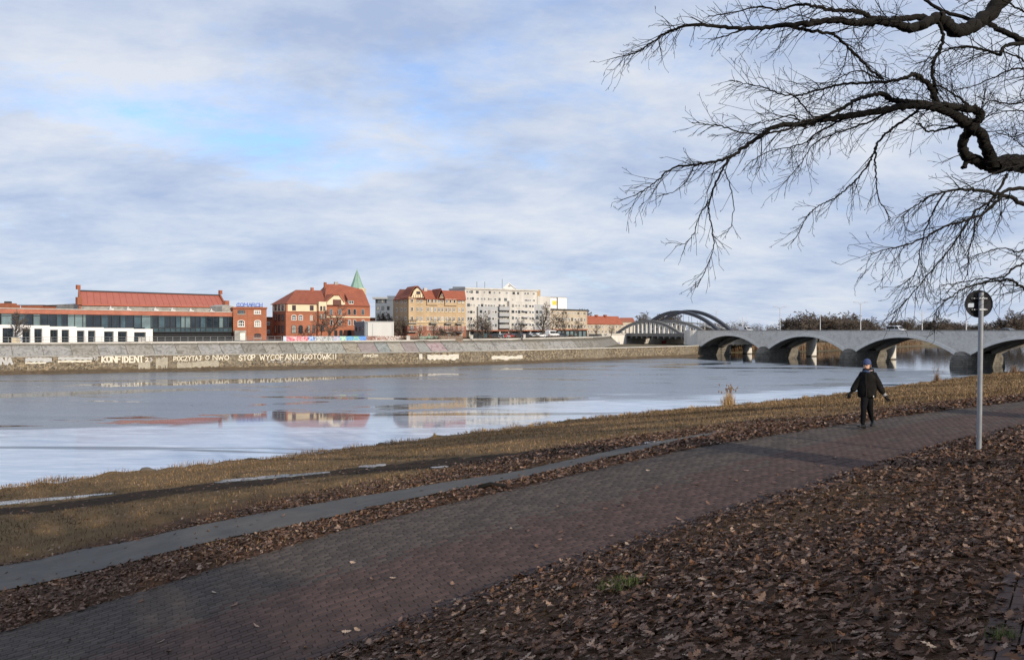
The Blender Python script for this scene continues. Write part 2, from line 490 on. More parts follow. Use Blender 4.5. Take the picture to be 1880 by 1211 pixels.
# ------------------------------------------------------------------ frozen puddles on the muddy track
def puddle(px, py, lx, ly, label, seed):
    rg = random.Random(seed)
    ring = []
    for k in range(28):
        a = 2 * math.pi * k / 28
        r = 1 + 0.18 * math.sin(3 * a + seed) + 0.12 * math.sin(5 * a + 2 * seed) + rg.uniform(-0.07, 0.07)
        g = G(px + lx * r * math.cos(a), py + ly * r * math.sin(a) - lx * r * math.cos(a) * 0.085)
        ring.append(g)
    zc = sum(p.z for p in ring) / len(ring)
    m = MB()
    top = [Vector((p.x, p.y, gz(p.x, p.y) + 0.03)) for p in ring]
    m.prism(top, (0, 0, -0.05))
    tag(m.build('frozen_puddle', M_PUDDLE), label, 'puddle', 'frozen puddles on the muddy track')
puddle(490, 876.5, 96, 2.4, 'long thin frozen puddle lying lengthwise on the muddy track', 1)
puddle(60, 919, 130, 2.8, 'whitish frozen puddle on the muddy track at the left picture edge', 2)
puddle(684, 855.5, 25, 2.2, 'oval frozen puddle on the river side of the muddy track', 3)
puddle(808, 858, 15, 1.5, 'smallest frozen puddle, at the narrow dark middle of the track', 4)
puddle(1195, 813, 20, 1.8, 'small frozen puddle where the muddy track meets the asphalt footpath', 5)

# ------------------------------------------------------------------ brick path
bl, bw, bh, gap = 0.200, 0.097, 0.06, 0.007
bricks = []
for rI in range(52):
    b0 = -rI * (bw + gap) - 0.05
    off = (rI % 2) * 0.103 + (0.05 if rI % 5 == 0 else 0)
    for k in np.arange(-16, 60, bl + gap):
        bricks.append((k + off, b0, 'grey' if b0 > -float(np.interp(k, [8, 14, 22], [2.35, 1.9, .9])) else 'red'))
bS = np.array([b[0] for b in bricks]); bB = np.array([b[1] for b in bricks]); bK = np.array([b[2] == 'red' for b in bricks])
bx, by = xy(bS, bB); bz = ground_z(bx, by)
# a patch of the other colour, replaced stones
bx_px, by_px = to_px(bx, by, bz)
inside = (by > 1) & (bx_px > -60) & (bx_px < 1940) & (by_px < 1260) & (bB > -path_w(bS) - 0.6)
flip = inside & (R.random(len(bS)) < np.where(np.abs(bB + 2.35) < 0.25, 0.3, 0.004)) & (bB > -2.9)
bK = bK ^ flip
dist = np.hypot(bx, by)
vis = inside & (bx_px > 5) & (bx_px < 1875) & (by_px > 600) & (by_px < 1205) & (bB > -path_w(bS) + 0.15) & (bB < -0.35)
order = np.argsort(np.where(vis, dist, 1e9))
single = set(order[:300].tolist())
path_root = empty('brick_path', (float(xy(6, -2.4)[0]), float(xy(6, -2.4)[1]), float(path_z(6)) - 0.05))
tag(path_root, 'wide brick paved path with a grey and a dull red band', 'path', kind='structure')
n = 120
ssx = np.linspace(-30, 150, 400)
PXa, PYa = xy(ssx, 0.03 + 0 * ssx); PXb, PYb = xy(ssx, -5.6 + 0 * ssx)
V = np.concatenate([np.column_stack([PXa, PYa, path_z(ssx) - 0.005]), np.column_stack([PXb, PYb, path_z(ssx) - 0.005])])
i = np.arange(len(ssx) - 1); L_ = len(ssx)
bed = np_mesh('sand_bed', V, np.stack([i + L_, i + 1 + L_, i + 1, i], 1), M_JOINT, path_root)
ch = 0.006
def brick_verts():
    hx, hy = bl / 2, bw / 2
    lo = [(-hx, -hy, -bh + 0.02), (hx, -hy, -bh + 0.02), (hx, hy, -bh + 0.02), (-hx, hy, -bh + 0.02)]
    mi_ = [(-hx, -hy, -ch), (hx, -hy, -ch), (hx, hy, -ch), (-hx, hy, -ch)]
    hi = [(-hx + ch, -hy + ch, 0), (hx - ch, -hy + ch, 0), (hx - ch, hy - ch, 0), (-hx + ch, hy - ch, 0)]
    fs = [(8, 9, 10, 11)] + [(a + k, a + (k + 1) % 4, a + 4 + (k + 1) % 4, a + 4 + k) for a in (0, 4) for k in range(4)]
    return np.array(lo + mi_ + hi), np.array(fs)
BV, BF = brick_verts()
ang = math.atan2(PU[1], PU[0])
def brick_pose(i_):
    slope = math.atan2(float(path_z(bS[i_] + 0.4) - path_z(bS[i_] - 0.4)), 0.8)
    return Matrix.Translation((bx[i_], by[i_], bz[i_] + 0.002 * math.sin(i_ * 12.9) + 0.012 - 0.008)) @ Matrix.Rotation(ang + 0.012 * math.sin(i_ * 7.1), 4, 'Z') @ Matrix.Rotation(-slope + 0.008 * math.sin(i_ * 3.3), 4, 'Y') @ Matrix.Rotation(0.010 * math.sin(i_ * 5.7), 4, 'X')
shared = {}
for k in ('grey', 'red'):
    me_b = bpy.data.meshes.new('brick'); me_b.from_pydata(BV.tolist(), [], BF.tolist()); me_b.materials.append(MB_[(k, 'piece')]); me_b.update()
    shared[k] = me_b
for i_ in order[:300]:
    o = bpy.data.objects.new('brick', shared['red' if bK[i_] else 'grey']); COL.objects.link(o)
    o.parent = path_root; M_ = brick_pose(int(i_)); M_.translation -= path_root.location; o.matrix_local = M_
for red in (False, True):
    ids = [j for j in np.nonzero(inside & (bK == red))[0] if j not in single]
    VV = np.empty((len(ids) * 12, 3)); FF = np.empty((len(ids) * 9, 4), int)
    for q_, j in enumerate(ids):
        M_ = np.array(brick_pose(int(j)))
        VV[q_ * 12:q_ * 12 + 12] = BV @ M_[:3, :3].T + M_[:3, 3]
        FF[q_ * 9:q_ * 9 + 9] = BF + q_ * 12
    rr = np.repeat(R.random(len(ids)), 12)
    o = np_mesh('brick_paving', VV, FF, MB_[('red' if red else 'grey', 'mass')], path_root, rnd=rr)
    tag(o, 'dull red far paving bricks' if red else 'grey far paving bricks', kind='stuff')

# the upper path on the crest, seen in the bottom right corner
up_root = empty('crest_path', G(1862, 1150), 'dark red brick path along the crest in the bottom right corner', 'path'); up_root['kind'] = 'structure'
c0 = G(1806, 1160); c1 = G(1862, 1010)
dv = Vector((c1.x - c0.x, c1.y - c0.y, 0)).normalized(); pv = Vector((dv.y, -dv.x, 0))
a_up = math.atan2(dv.y, dv.x)
for r_ in range(6):
    for k in range(-5, 9):
        p = Vector((c0.x, c0.y, 0)) + dv * ((k + 0.5 * (r_ % 2)) * 0.206) + pv * (0.06 + r_ * 0.106)
        o = bpy.data.objects.new('brick', shared['red']); COL.objects.link(o); o.parent = up_root
        sl = (gz(p.x + dv.x * .2, p.y + dv.y * .2) - gz(p.x - dv.x * .2, p.y - dv.y * .2)) / .4
        sr = (gz(p.x + pv.x * .2, p.y + pv.y * .2) - gz(p.x - pv.x * .2, p.y - pv.y * .2)) / .4
        M_ = Matrix.Translation(Vector((p.x, p.y, gz(p.x, p.y) + 0.03)) - up_root.location) @ Matrix.Rotation(a_up, 4, 'Z') @ Matrix.Rotation(-math.atan(sl), 4, 'Y') @ Matrix.Rotation(-math.atan(sr), 4, 'X')
        o.matrix_local = M_
# ------------------------------------------------------------------ river: ice, wet ice and open water
def m_river():
    t = NT('river_ice')
    # across-river coordinate: 0 at the edge between smooth near ice and dull far ice
    sepn = t.node('ShaderNodeSeparateXYZ'); t.l.new(t.co(), sepn.inputs[0])
    x_, y_ = sepn.outputs[0], sepn.outputs[1]
    ac = t.math('ADD', t.math('MULTIPLY', x_, -0.495), t.math('MULTIPLY', y_, 0.869))
    st = t.mapping(scale=(0.35, 1.6, 1), rot=(0, 0, math.radians(-29.7)))       # drawn out along the stream
    st2 = t.mapping(scale=(0.42, 1.25, 1), rot=(0, 0, math.radians(-26)))
    n1 = t.noise(0.11, 6, 0.6, 0.5, st); n2 = t.noise(0.035, 7, 0.62, 0.9, st2); n3 = t.noise(0.5, 6, 0.65, 0.5, st)
    n4 = t.noise(2.2, 5, 0.6, 0.3, st)
    acj = t.math('ADD', ac, t.math('MULTIPLY', t.math('SUBTRACT', n1, 0.5), 34))
    near = t.ramp(t.math('MULTIPLY', t.math('SUBTRACT', 96, acj), 1 / 30), [(0.46, 0.0), (0.56, 1.0)])
    # open water about the bridges
    br = t.math('ADD', t.math('MULTIPLY', t.math('SUBTRACT', x_, 94.6), 0.9), t.math('MULTIPLY', t.math('SUBTRACT', y_, 218.7), 0.435))
    brj = t.math('ADD', br, t.math('MULTIPLY', t.math('SUBTRACT', n2, 0.5), 60))
    opn = t.ramp(t.math('MULTIPLY', t.math('ADD', brj, 46), 1 / 40), [(0.42, 0.0), (0.58, 1.0)])
    # pools of melt water on the ice
    n2b = t.math('ADD', n2, t.math('MULTIPLY', t.math('SUBTRACT', n3, .5), .20))
    wet = t.ramp(n2b, [(0.60, 0.0), (0.612, 1.0)], 'LINEAR')
    wet2 = t.ramp(t.noise(0.085, 8, 0.68, 0.5, st), [(0.62, 0.0), (0.632, 1.0)])
    wetm = t.math('MAXIMUM', wet, wet2)
    for px, py, la, lb in ((640, 767, 17, 3.4), (905, 739, 17, 4.2), (545, 695, 34, 4.6), (70, 724, 24, 4.5), (775, 762, 9, 2.4), (935, 769, 9, 1.6), (400, 702, 20, 4.0), (1290, 668, 16, 5)):
        c_ = on_z(px, py, 0.0)
        ex, ey = t.math('SUBTRACT', x_, c_.x), t.math('SUBTRACT', y_, c_.y)
        ea = t.math('DIVIDE', t.math('ADD', t.math('MULTIPLY', ex, .88), t.math('MULTIPLY', ey, .475)), la)
        eb = t.math('DIVIDE', t.math('SUBTRACT', t.math('MULTIPLY', ey, .88), t.math('MULTIPLY', ex, .475)), lb)
        e2 = t.math('ADD', t.math('MULTIPLY', ea, ea), t.math('MULTIPLY', eb, eb))
        e2 = t.math('ADD', e2, t.math('MULTIPLY', t.math('SUBTRACT', n3, .5), 6.0))
        wetm = t.math('MAXIMUM', wetm, t.ramp(t.math('MULTIPLY', e2, .25), [(0.20, 1.0), (0.24, 0.0)]))
    lead = t.ramp(t.noise(0.05, 5, 0.55, 1.2, t.mapping(scale=(0.3, 1.5, 1), rot=(0, 0, math.radians(-33)), loc=(31, 7, 0))), [(0.615, 0.0), (0.63, 1.0)])
    frg = t.ramp(t.noise(0.16, 9, 0.72, 0.9, t.mapping(scale=(0.42, 1.7, 1), rot=(0, 0, math.radians(-27)), loc=(11, 3, 0))), [(0.625, 0.0), (0.64, 1.0)])
    lead = t.math('MAXIMUM', lead, t.math('MULTIPLY', frg, t.math('SUBTRACT', 1, near)))
    dull = t.ramp(t.math('ADD', t.math('MULTIPLY', n1, .6), t.math('MULTIPLY', n3, .4)), [(0.3, (0.115, 0.140, 0.170)), (0.7, (0.205, 0.232, 0.270))])
    brt_sky = t.ramp(t.math('ADD', t.math('MULTIPLY', n3, .6), t.math('MULTIPLY', t.noise(1.1, 7, .7, .4, st), .4)), [(0.34, (0.27, 0.35, 0.46)), (0.5, (0.43, 0.51, 0.62)), (0.66, (0.64, 0.70, 0.78))])  # bright near ice: reflected sky put into the base colour
    col = t.mix(near, dull, brt_sky)
    col = t.mix(t.math('MULTIPLY', wetm, t.math('SUBTRACT', 1, t.math('MULTIPLY', near, 0.75))), col, (0.10, 0.12, 0.14))
    col = t.mix(t.math('MAXIMUM', opn, lead), col, (0.016, 0.022, 0.027))
    r = t.mix(near, t.ramp(n4, [(0.3, 0.24), (0.7, 0.36)]), t.ramp(n3, [(0.35, 0.10), (0.65, 0.24)]))
    r = t.mix(wetm, r, (0.045, 0.045, 0.045, 1))
    r = t.mix(t.math('MAXIMUM', opn, lead), r, (0.05, 0.05, 0.05, 1))
    bmp = t.node('ShaderNodeBump'); bmp.inputs['Strength'].default_value = 0.10; bmp.inputs['Distance'].default_value = 0.02
    t.l.new(t.math('MULTIPLY', t.noise(3.0, 4, 0.6), t.math('SUBTRACT', 1, wetm)), bmp.inputs['Height']); t.l.new(bmp.outputs[0], t.b.inputs['Normal'])
    return t.fin(col, r, spec=0.5, ior=1.33)
M_RIVER = m_river()
m = MB(); m.add([(-1500, -200, 0), (1500, -200, 0), (1500, 1500, 0), (-1500, 1500, 0)], [(0, 1, 2, 3)])
tag(m.build('river', M_RIVER), 'wide half frozen river with dull ice and pools of melt water', 'river', kind='structure')

# ------------------------------------------------------------------ materials of the far bank
M_RUBBLE = None
def m_rubble():
    t = NT('rubble_wall')
    v = t.voro(2.6, 'F1', out='Color'); e = t.voro(2.6, 'DISTANCE_TO_EDGE')
    sepc = t.node('ShaderNodeSeparateColor'); t.l.new(v, sepc.inputs[0])
    c = t.ramp(sepc.outputs[0], [(0.0, (0.060, 0.047, 0.033)), (0.5, (0.15, 0.115, 0.075)), (1.0, (0.34, 0.27, 0.18))])
    c = t.mix(t.ramp(e, [(0.03, 1.0), (0.09, 0.0)]), c, (0.22, 0.20, 0.165))
    # bands of grey paint-over and damp earth at the foot
    z = t.node('ShaderNodeSeparateXYZ'); t.l.new(t.co(), z.inputs[0])
    g = t.noise(0.12, 5, 0.6, 0.5)
    c = t.mix(t.ramp(g, [(0.50, 0.0), (0.70, 0.55)]), c, (0.25, 0.225, 0.18))
    ft = t.math('ADD', z.outputs[2], t.math('MULTIPLY', t.math('SUBTRACT', t.noise(0.3, 5, 0.6), 0.5), 1.3))
    c = t.mix(t.ramp(ft, [(0.55, 1.0), (1.0, 0.0)]), c, (0.125, 0.092, 0.058))
    t.bump(t.ramp(e, [(0.0, 0.0), (0.12, 1.0)]), 0.8, 0.06)
    return t.fin(c, 0.92, spec=0.15)
M_RUBBLE = m_rubble()
M_CONC = plain('old_concrete', (0.33, 0.32, 0.295), 0.9, 0.25, 0.9, 0.3, dirt=(0.14, 0.13, 0.115))
M_CONCLT = plain('pale_concrete', (0.52, 0.50, 0.46), 0.88, 0.15, 0.7, 0.2, dirt=(0.30, 0.28, 0.25))
M_MUD = plain('shore_mud', (0.105, 0.078, 0.050), 0.9, 0.35, 0.8, 0.4)
M_FLAND = plain('far_land', (0.13, 0.105, 0.062), 0.95, 0.4, 0.05, 0.3)
M_STREET = plain('quay_street', (0.17, 0.165, 0.155), 0.9, 0.2, 0.3)
M_PAINTW = plain('white_wall_paint', (0.66, 0.61, 0.50), 0.8, 0.08, 2.0)
M_PAINTG = plain('grey_wall_paint', (0.42, 0.42, 0.41), 0.8, 0.12, 2.0)
M_RAIL = plain('rail_steel', (0.24, 0.25, 0.26), 0.6, 0.1, 2.0, metal=0.0)

# far wall line in plan
WL = [Vector((-150, 137.3)), Vector((-103, 157)), Vector((-20, 191.9)), Vector((5, 211)), Vector((58, 261)), Vector((66, 273))]
def offs(pl, d):
    """polyline moved d to its left (landward)"""
    out = []
    for i, p in enumerate(pl):
        a = pl[max(i - 1, 0)]; b = pl[min(i + 1, len(pl) - 1)]
        u = (b - a).normalized(); out.append(p + Vector((-u.y, u.x)) * d)
    return out
class Poly:
    def __init__(s, pl):
        s.pl = pl; s.d = [0.0]
        for a, b in zip(pl[:-1], pl[1:]): s.d.append(s.d[-1] + (b - a).length)
    def pt(s, t):
        for i in range(len(s.pl) - 1):
            if t <= s.d[i + 1] or i == len(s.pl) - 2:
                f = (t - s.d[i]) / (s.d[i + 1] - s.d[i]); u = (s.pl[i + 1] - s.pl[i]).normalized()
                return s.pl[i] + (s.pl[i + 1] - s.pl[i]) * f, u
    def at_px(s, px):
        """arc length where a photograph column crosses the line"""
        k = (px - CX) / F
        for i in range(len(s.pl) - 1):
            a, b = s.pl[i], s.pl[i + 1]
            fa, fb = a.x - k * a.y, b.x - k * b.y
            if fa <= 0 <= fb or (i == len(s.pl) - 2) or (i == 0 and fa > 0):
                return s.d[i] + (s.d[i + 1] - s.d[i]) * (-fa) / (fb - fa)
wallP = Poly(WL)
BATTER = 0.35
def wall_pt(t, z, proud=0.0):
    p, u = wallP.pt(t); n = Vector((u.y, -u.x))
    q = p + n * (proud - BATTER * z / 3.7)
    return Vector((q.x, q.y, z))
quay = empty('embankment_wall', (WL[2].x, WL[2].y, 0), 'long rubble stone embankment wall with painted lettering along the far river bank', 'wall')
Lw = wallP.d[-1]
ts = list(np.linspace(0, Lw, 70))
m = MB()
front = [wall_pt(t, -0.6) for t in ts]; top = [wall_pt(t, 3.5) for t in ts]
bkp = []
for t in ts:
    p, u = wallP.pt(t); q = p + Vector((-u.y, u.x)) * 3.0; bkp.append(Vector((q.x, q.y, 3.5)))
nT = len(ts)
m.add(front + top + bkp, [(i, i + 1, nT + i + 1, nT + i) for i in range(nT - 1)] + [(nT + i, nT + i + 1, 2 * nT + i + 1, 2 * nT + i) for i in range(nT - 1)])
m.build('rubble_face', M_RUBBLE, quay)
# coping slabs on the lower wall
slab_n = 64
for k in range(slab_n):
    a, b = Lw * k / slab_n + 0.02, Lw * (k + 1) / slab_n - 0.02
    m = MB()
    ring = []
    for t, off in ((a, 0.12), (b, 0.12), (b, -1.6), (a, -1.6)):
        p, u = wallP.pt(t); q = p + Vector((u.y, -u.x)) * (off - BATTER); ring.append(Vector((q.x, q.y, 3.48)))
    m.prism(ring, (0, 0, 0.22))
    m.build('coping_slab', M_CONC if k < 40 else M_CONCLT, quay)
# mud berm at the foot
m = MB()
prof = [(2.6, -0.35), (1.6, 0.12), (0.7, 0.5), (-0.2, 0.75)]
rows_ = []
for j, (o_, z_) in enumerate(prof):
    row = []
    for i, t in enumerate(np.linspace(0, Lw, 160)):
        p, u = wallP.pt(t); w_ = 1 + 0.35 * math.sin(t * 0.31) + 0.25 * math.sin(t * 0.83 + 1)
        q = p + Vector((u.y, -u.x)) * (o_ * w_ if o_ > 0 else o_); row.append(Vector((q.x, q.y, z_ * (w_ if 0 < j < 3 else 1))))
    rows_.append(row)
V_ = [q for r_ in rows_ for q in r_]
m.add(V_, [(j * 160 + i, j * 160 + i + 1, (j + 1) * 160 + i + 1, (j + 1) * 160 + i) for j in range(3) for i in range(159)])
tag(m.build('mud_berm', M_MUD, smooth=True), 'brown mud strip at the foot of the far embankment wall', 'mud', kind='structure')

# upper sloping revetment in bays, each bay a panel
lowUp = offs(WL, 2.4); 
upL = [Vector(p) for p in lowUp]
upL[4] = Vector((28, 243)); upL[5] = Vector((43, 312))
revP = Poly(upL)
TOPZ = 6.2
PANEL = {}
def m_panel(i, base, acc):
    t = NT(f'revetment_{i}')
    n = t.noise(1.3, 7, 0.7, 0.8, t.mapping(scale=(.6, .6, 1.7))); g = t.noise(0.45, 5, 0.6, 2.2, t.mapping(loc=(i * 13.7, i * 5.1, 0)))
    c = t.ramp(n, [(0.3, tuple(x * 0.55 for x in base)), (0.7, tuple(x * 1.08 for x in base))])
    z = t.node('ShaderNodeSeparateXYZ'); t.l.new(t.co(), z.inputs[0])
    band = t.ramp(z.outputs[2], [(3.9, 0.0), (4.2, 1.0)]) if False else 1.0
    gm = t.ramp(g, [(0.44, 0.0), (0.50, 0.55), (0.56, 0.55), (0.63, 0.05)])
    c = t.mix(gm, c, acc)
    top = t.ramp(t.math('MULTIPLY', t.math('ADD', z.outputs[2], t.math('MULTIPLY', n, 1.2)), 0.1), [(0.61, 0.0), (0.65, 0.85)])
    c = t.mix(top, c, (0.105, 0.095, 0.075))
    t.bump(n, 0.4, 0.05)
    return t.fin(c, 0.92, spec=0.15)
cols = {'grey': ((0.235, 0.23, 0.215), (0.38, 0.375, 0.365)), 'dark': ((0.19, 0.18, 0.16), (0.28, 0.27, 0.25)), 'stone': ((0.22, 0.205, 0.175), (0.36, 0.345, 0.32)),
        'mint': ((0.245, 0.242, 0.218), (0.38, 0.375, 0.34)), 'teal': ((0.235, 0.255, 0.255), (0.31, 0.325, 0.32)), 'cream': ((0.31, 0.29, 0.245), (0.38, 0.355, 0.32)),
        'pink': ((0.29, 0.245, 0.24), (0.27, 0.24, 0.24)), 'rose': ((0.33, 0.24, 0.255), (0.38, 0.335, 0.325)), 'white': ((0.33, 0.335, 0.32), (0.20, 0.21, 0.20)), 'ochre': ((0.25, 0.215, 0.17), (0.37, 0.34, 0.29))}
PM = {k: m_panel(i, *v) for i, (k, v) in enumerate(cols.items())}
rev = empty('sloped_revetment', (upL[2].x, upL[2].y, 3.5), 'sloping concrete revetment of weathered graffiti covered bays above the rubble wall', 'wall')
edges = [-260, -200, -140, -90, -40, 18, 75, 128, 178, 230, 280, 322, 364, 405, 445, 485, 515, 541, 570, 600, 632, 660, 692, 715, 741, 767, 790, 820, 850, 880, 912, 940, 972, 1005, 1035, 1062, 1086, 1105, 1125, 1134]
kinds = ['stone', 'grey', 'dark', 'stone', 'grey', 'grey', 'grey', 'stone', 'grey', 'stone', 'grey', 'stone', 'grey', 'grey', 'dark', 'stone', 'dark', 'mint', 'mint', 'mint', 'ochre', 'pink', 'teal', 'cream', 'pink', 'white', 'rose', 'grey', 'grey', 'grey', 'grey', 'grey', 'stone', 'grey', 'grey', 'dark', 'dark', 'dark', 'dark']
def rev_pt(t, f, proud=0.0):
    p, u = revP.pt(t); nrm = Vector((-u.y, u.x))
    topz = TOPZ + 0.5 * max(0, min(1, (t - 110) / 90))
    q = p + nrm * (2.9 * f - proud * 0.65)
    return Vector((q.x, q.y, 3.5 + (topz - 3.5) * f + proud * 0.75))
for e0, e1, kd in zip(edges[:-1], edges[1:], kinds):
    a, b = revP.at_px(e0), revP.at_px(e1)
    # lean of the joints, as the bays lean in the picture
    m = MB(); lift = 0.05 * random.random()
    g_ = 0.06
    f4 = [rev_pt(a + g_ + 0.6, 0.0, lift), rev_pt(b - g_ + 0.6, 0.0, lift), rev_pt(b - g_ - 0.4, 1.0, lift), rev_pt(a + g_ - 0.4, 1.0, lift)]
    b4 = [p + Vector((0.1, 0.6, -0.5)) for p in f4]
    m.add(f4 + b4, [(0, 1, 2, 3), (7, 6, 5, 4), (0, 4, 5, 1), (1, 5, 6, 2), (2, 6, 7, 3), (3, 7, 4, 0)])
    m.build('revetment_panel', PM[kd], rev)
m = MB()
ts2 = np.linspace(-20, revP.d[-1], 60)
A_ = [rev_pt(t, 0.0, -0.12) for t in ts2]; B_ = [rev_pt(t, 1.0, -0.12) for t in ts2]
m.add(A_ + B_, [(i, i + 1, 60 + i + 1, 60 + i) for i in range(59)])
m.build('revetment_core', PM['dark'], rev)
# kerb along the revetment top
m = MB()
for t0, t1 in zip(ts2[:-1], ts2[1:]):
    p, q = rev_pt(t0, 1.0), rev_pt(t1, 1.0); u = (q - p).normalized(); nn = Vector((-u.y, u.x, 0)) * 0.5
    m.hexa([p + Vector((0, 0, -.3)) - nn * .3, q + Vector((0, 0, -.3)) - nn * .3, q + Vector((0, 0, -.3)) + nn, p + Vector((0, 0, -.3)) + nn,
            p + Vector((0, 0, .18)) - nn * .3, q + Vector((0, 0, .18)) - nn * .3, q + Vector((0, 0, .18)) + nn, p + Vector((0, 0, .18)) + nn])
m.build('top_kerb', M_CONCLT, rev)

# ------------------------------------------------------------------ far ground
m = MB()
rim = [rev_pt(t, 1.0) + Vector((0, 0, -0.02)) for t in np.linspace(-20, revP.d[-1], 40)]
back = [Vector((46, 330, 6.6)), Vector((70, 420, 6.0)), Vector((200, 900, 5.0)), Vector((-900, 1300, 5.0)), Vector((-900, 200, 6.2)), Vector((-260, 90, 6.1))]
m.add(rim + back, [tuple(range(len(rim) + len(back)))])
tag(m.build('quay_ground', M_STREET), 'street and yards behind the far embankment', 'ground', kind='structure')
m = MB()   # terrace under the steel arches
m.add([(WL[3].x, WL[3].y, 3.48), (WL[4].x, WL[4].y, 3.48), (66, 276, 3.48), (110, 330, 3.3), (46, 345, 3.3), (10, 230, 3.48)], [(0, 1, 2, 3, 4, 5)])
tag(m.build('lower_terrace', M_FLAND), 'earth terrace under the steel arch span', 'ground', kind='structure')
shore = [(60, 296), (95, 312), (128, 327), (160, 362), (192, 400), (235, 446), (320, 482), (620, 530), (1500, 600)]
m = MB()
N_ = len(shore)
l0 = [Vector((x, y, -0.3)) for x, y in shore]
l1 = [Vector((x - 3, y + 5, 1.6)) for x, y in shore]
l2 = [Vector((x - 12, y + 25, 2.6)) for x, y in shore]
l3 = [Vector((x * 1.2 - 30, y + 1200, 4.0)) for x, y in shore]
l3[0] = Vector((-400, 1500, 4.0))
rws = [l0, l1, l2, l3]
m.add([p for r_ in rws for p in r_], [(j * N_ + i, j * N_ + i + 1, (j + 1) * N_ + i + 1, (j + 1) * N_ + i) for j in range(3) for i in range(N_ - 1)])
tag(m.build('far_shore', M_FLAND), 'brown wooded shore beyond the bridges', 'shore', kind='structure')

# ------------------------------------------------------------------ painted lettering on the wall
STROKE = {
 'A': [[(0, 0), (.5, 1), (1, 0)], [(.2, .38), (.8, .38)]], 'B': [[(0, 0), (0, 1), (.7, .9), (.7, .6), (0, .5), (.85, .4), (.85, .08), (0, 0)]],
 'C': [[(1, .85), (.6, 1), (.15, .8), (0, .45), (.2, .08), (.65, 0), (1, .15)]], 'D': [[(0, 0), (0, 1), (.6, .9), (.95, .5), (.6, .1), (0, 0)]],
 'E': [[(.9, 1), (0, 1), (0, 0), (.95, 0)], [(0, .52), (.7, .52)]], 'F': [[(.9, 1), (0, 1), (0, 0)], [(0, .52), (.7, .52)]],
 'G': [[(1, .85), (.55, 1), (.1, .75), (0, .4), (.25, .03), (.7, 0), (1, .2), (1, .45), (.6, .45)]], 'H': [[(0, 0), (0, 1)], [(1, 0), (1, 1)], [(0, .5), (1, .5)]],
 'I': [[(.5, 0), (.5, 1)]], 'J': [[(.3, 1), (1, 1)], [(.75, 1), (.75, .2), (.45, 0), (.1, .15)]], 'K': [[(0, 0), (0, 1)], [(.95, 1), (.05, .45), (1, 0)]],
 'M': [[(0, 0), (.05, 1), (.5, .4), (.95, 1), (1, 0)]], 'N': [[(0, 0), (0, 1), (1, 0), (1, 1)]],
 'O': [[(.5, 1), (.12, .85), (0, .5), (.12, .15), (.5, 0), (.88, .15), (1, .5), (.88, .85), (.5, 1)]], 'P': [[(0, 0), (0, 1), (.7, .95), (.9, .72), (.7, .48), (0, .45)]],
 'R': [[(0, 0), (0, 1), (.7, .95), (.9, .72), (.7, .5), (0, .46)], [(.4, .48), (1, 0)]], 'S': [[(.95, .85), (.5, 1), (.1, .78), (.25, .55), (.75, .45), (.95, .22), (.5, 0), (.05, .12)]],
 'T': [[(0, 1), (1, 1)], [(.5, 1), (.5, 0)]], 'U': [[(0, 1), (0, .3), (.25, 0), (.7, 0), (1, .3), (1, 1)]], 'W': [[(0, 1), (.22, 0), (.5, .7), (.78, 0), (1, 1)]],
 'Y': [[(0, 1), (.5, .5), (1, 1)], [(.5, .5), (.45, 0)]], 'Z': [[(0, 1), (1, 1), (0, 0), (1, 0)]], '!': [[(.5, 1), (.5, .35)], [(.5, .12), (.5, 0)]],
 '2': [[(.05, .8), (.4, 1), (.85, .8), (.7, .45), (0, 0), (1, 0)]], '3': [[(.1, .9), (.6, 1), (.85, .75), (.4, .52), (.9, .3), (.55, 0), (.05, .1)]],
}
STROKE['Ó'] = STROKE['O'] + [[(.45, 1.1), (.75, 1.35)]]
def lettering(text, map_fn, w, h, thick, m, rg, gapf=0.28, depth=None):
    """hand drawn strokes; map_fn(u, v, proud) -> point; u from 0, v 0..h"""
    u = 0.0
    for chx in text:
        if chx == ' ': u += w * 0.75; continue
        cw = w * (0.45 if chx in 'I!' else 1.25 if chx in 'WM' else 1.0)
        sy = h * rg.uniform(0.92, 1.06); dy = h * rg.uniform(-0.05, 0.05); sk = rg.uniform(-0.04, 0.06) * h
        for pl in STROKE[chx]:
            pts = [(u + a * cw + b * sk, dy + b * sy) for a, b in pl]
            for (a0, b0), (a1, b1) in zip(pts[:-1], pts[1:]):
                dx, dz = a1 - a0, b1 - b0; L = math.hypot(dx, dz) or 1e-6
                ex, ez = dx / L * thick * .45, dz / L * thick * .45; nx, nz = -dz / L * thick / 2, dx / L * thick / 2
                q = [(a0 - ex + nx, b0 - ez + nz), (a0 - ex - nx, b0 - ez - nz), (a1 + ex - nx, b1 + ez - nz), (a1 + ex + nx, b1 + ez + nz)]
                lift = rg.uniform(0.0, 0.012)
                f_ = [map_fn(a, b, 0.03 + lift) for a, b in q]
                if depth is None:
                    b_ = [map_fn(a, b, 0.005) for a, b in q]
                else:
                    b_ = [map_fn(a, b, 0.03 - depth) for a, b in q]
                m.add(f_ + b_, [(0, 1, 2, 3), (0, 4, 5, 1), (1, 5, 6, 2), (2, 6, 7, 3), (3, 7, 4, 0)])
        u += cw + w * gapf
    return u
def wall_text(text, px0, px1, py0, py1, mat, thick, seed):
    a, b = wallP.at_px(px0), wallP.at_px(px1)
    p, _ = wallP.pt((a + b) / 2); zt = CZ + (CY - py0) * p.y / F; zb = CZ + (CY - py1) * p.y / F
    units = sum(0.75 if c == ' ' else (0.45 if c in 'I!' else 1.25 if c in 'WM' else 1.0) + 0.28 for c in text) - 0.28
    w = (b - a) / units
    m = MB(); rg = random.Random(seed)
    lettering(text, lambda u, v, pr: wall_pt(a + u, zb + v, pr + 0.05), w, zt - zb, thick * .82, m, rg)
    m.build('painted_lettering', mat, quay)
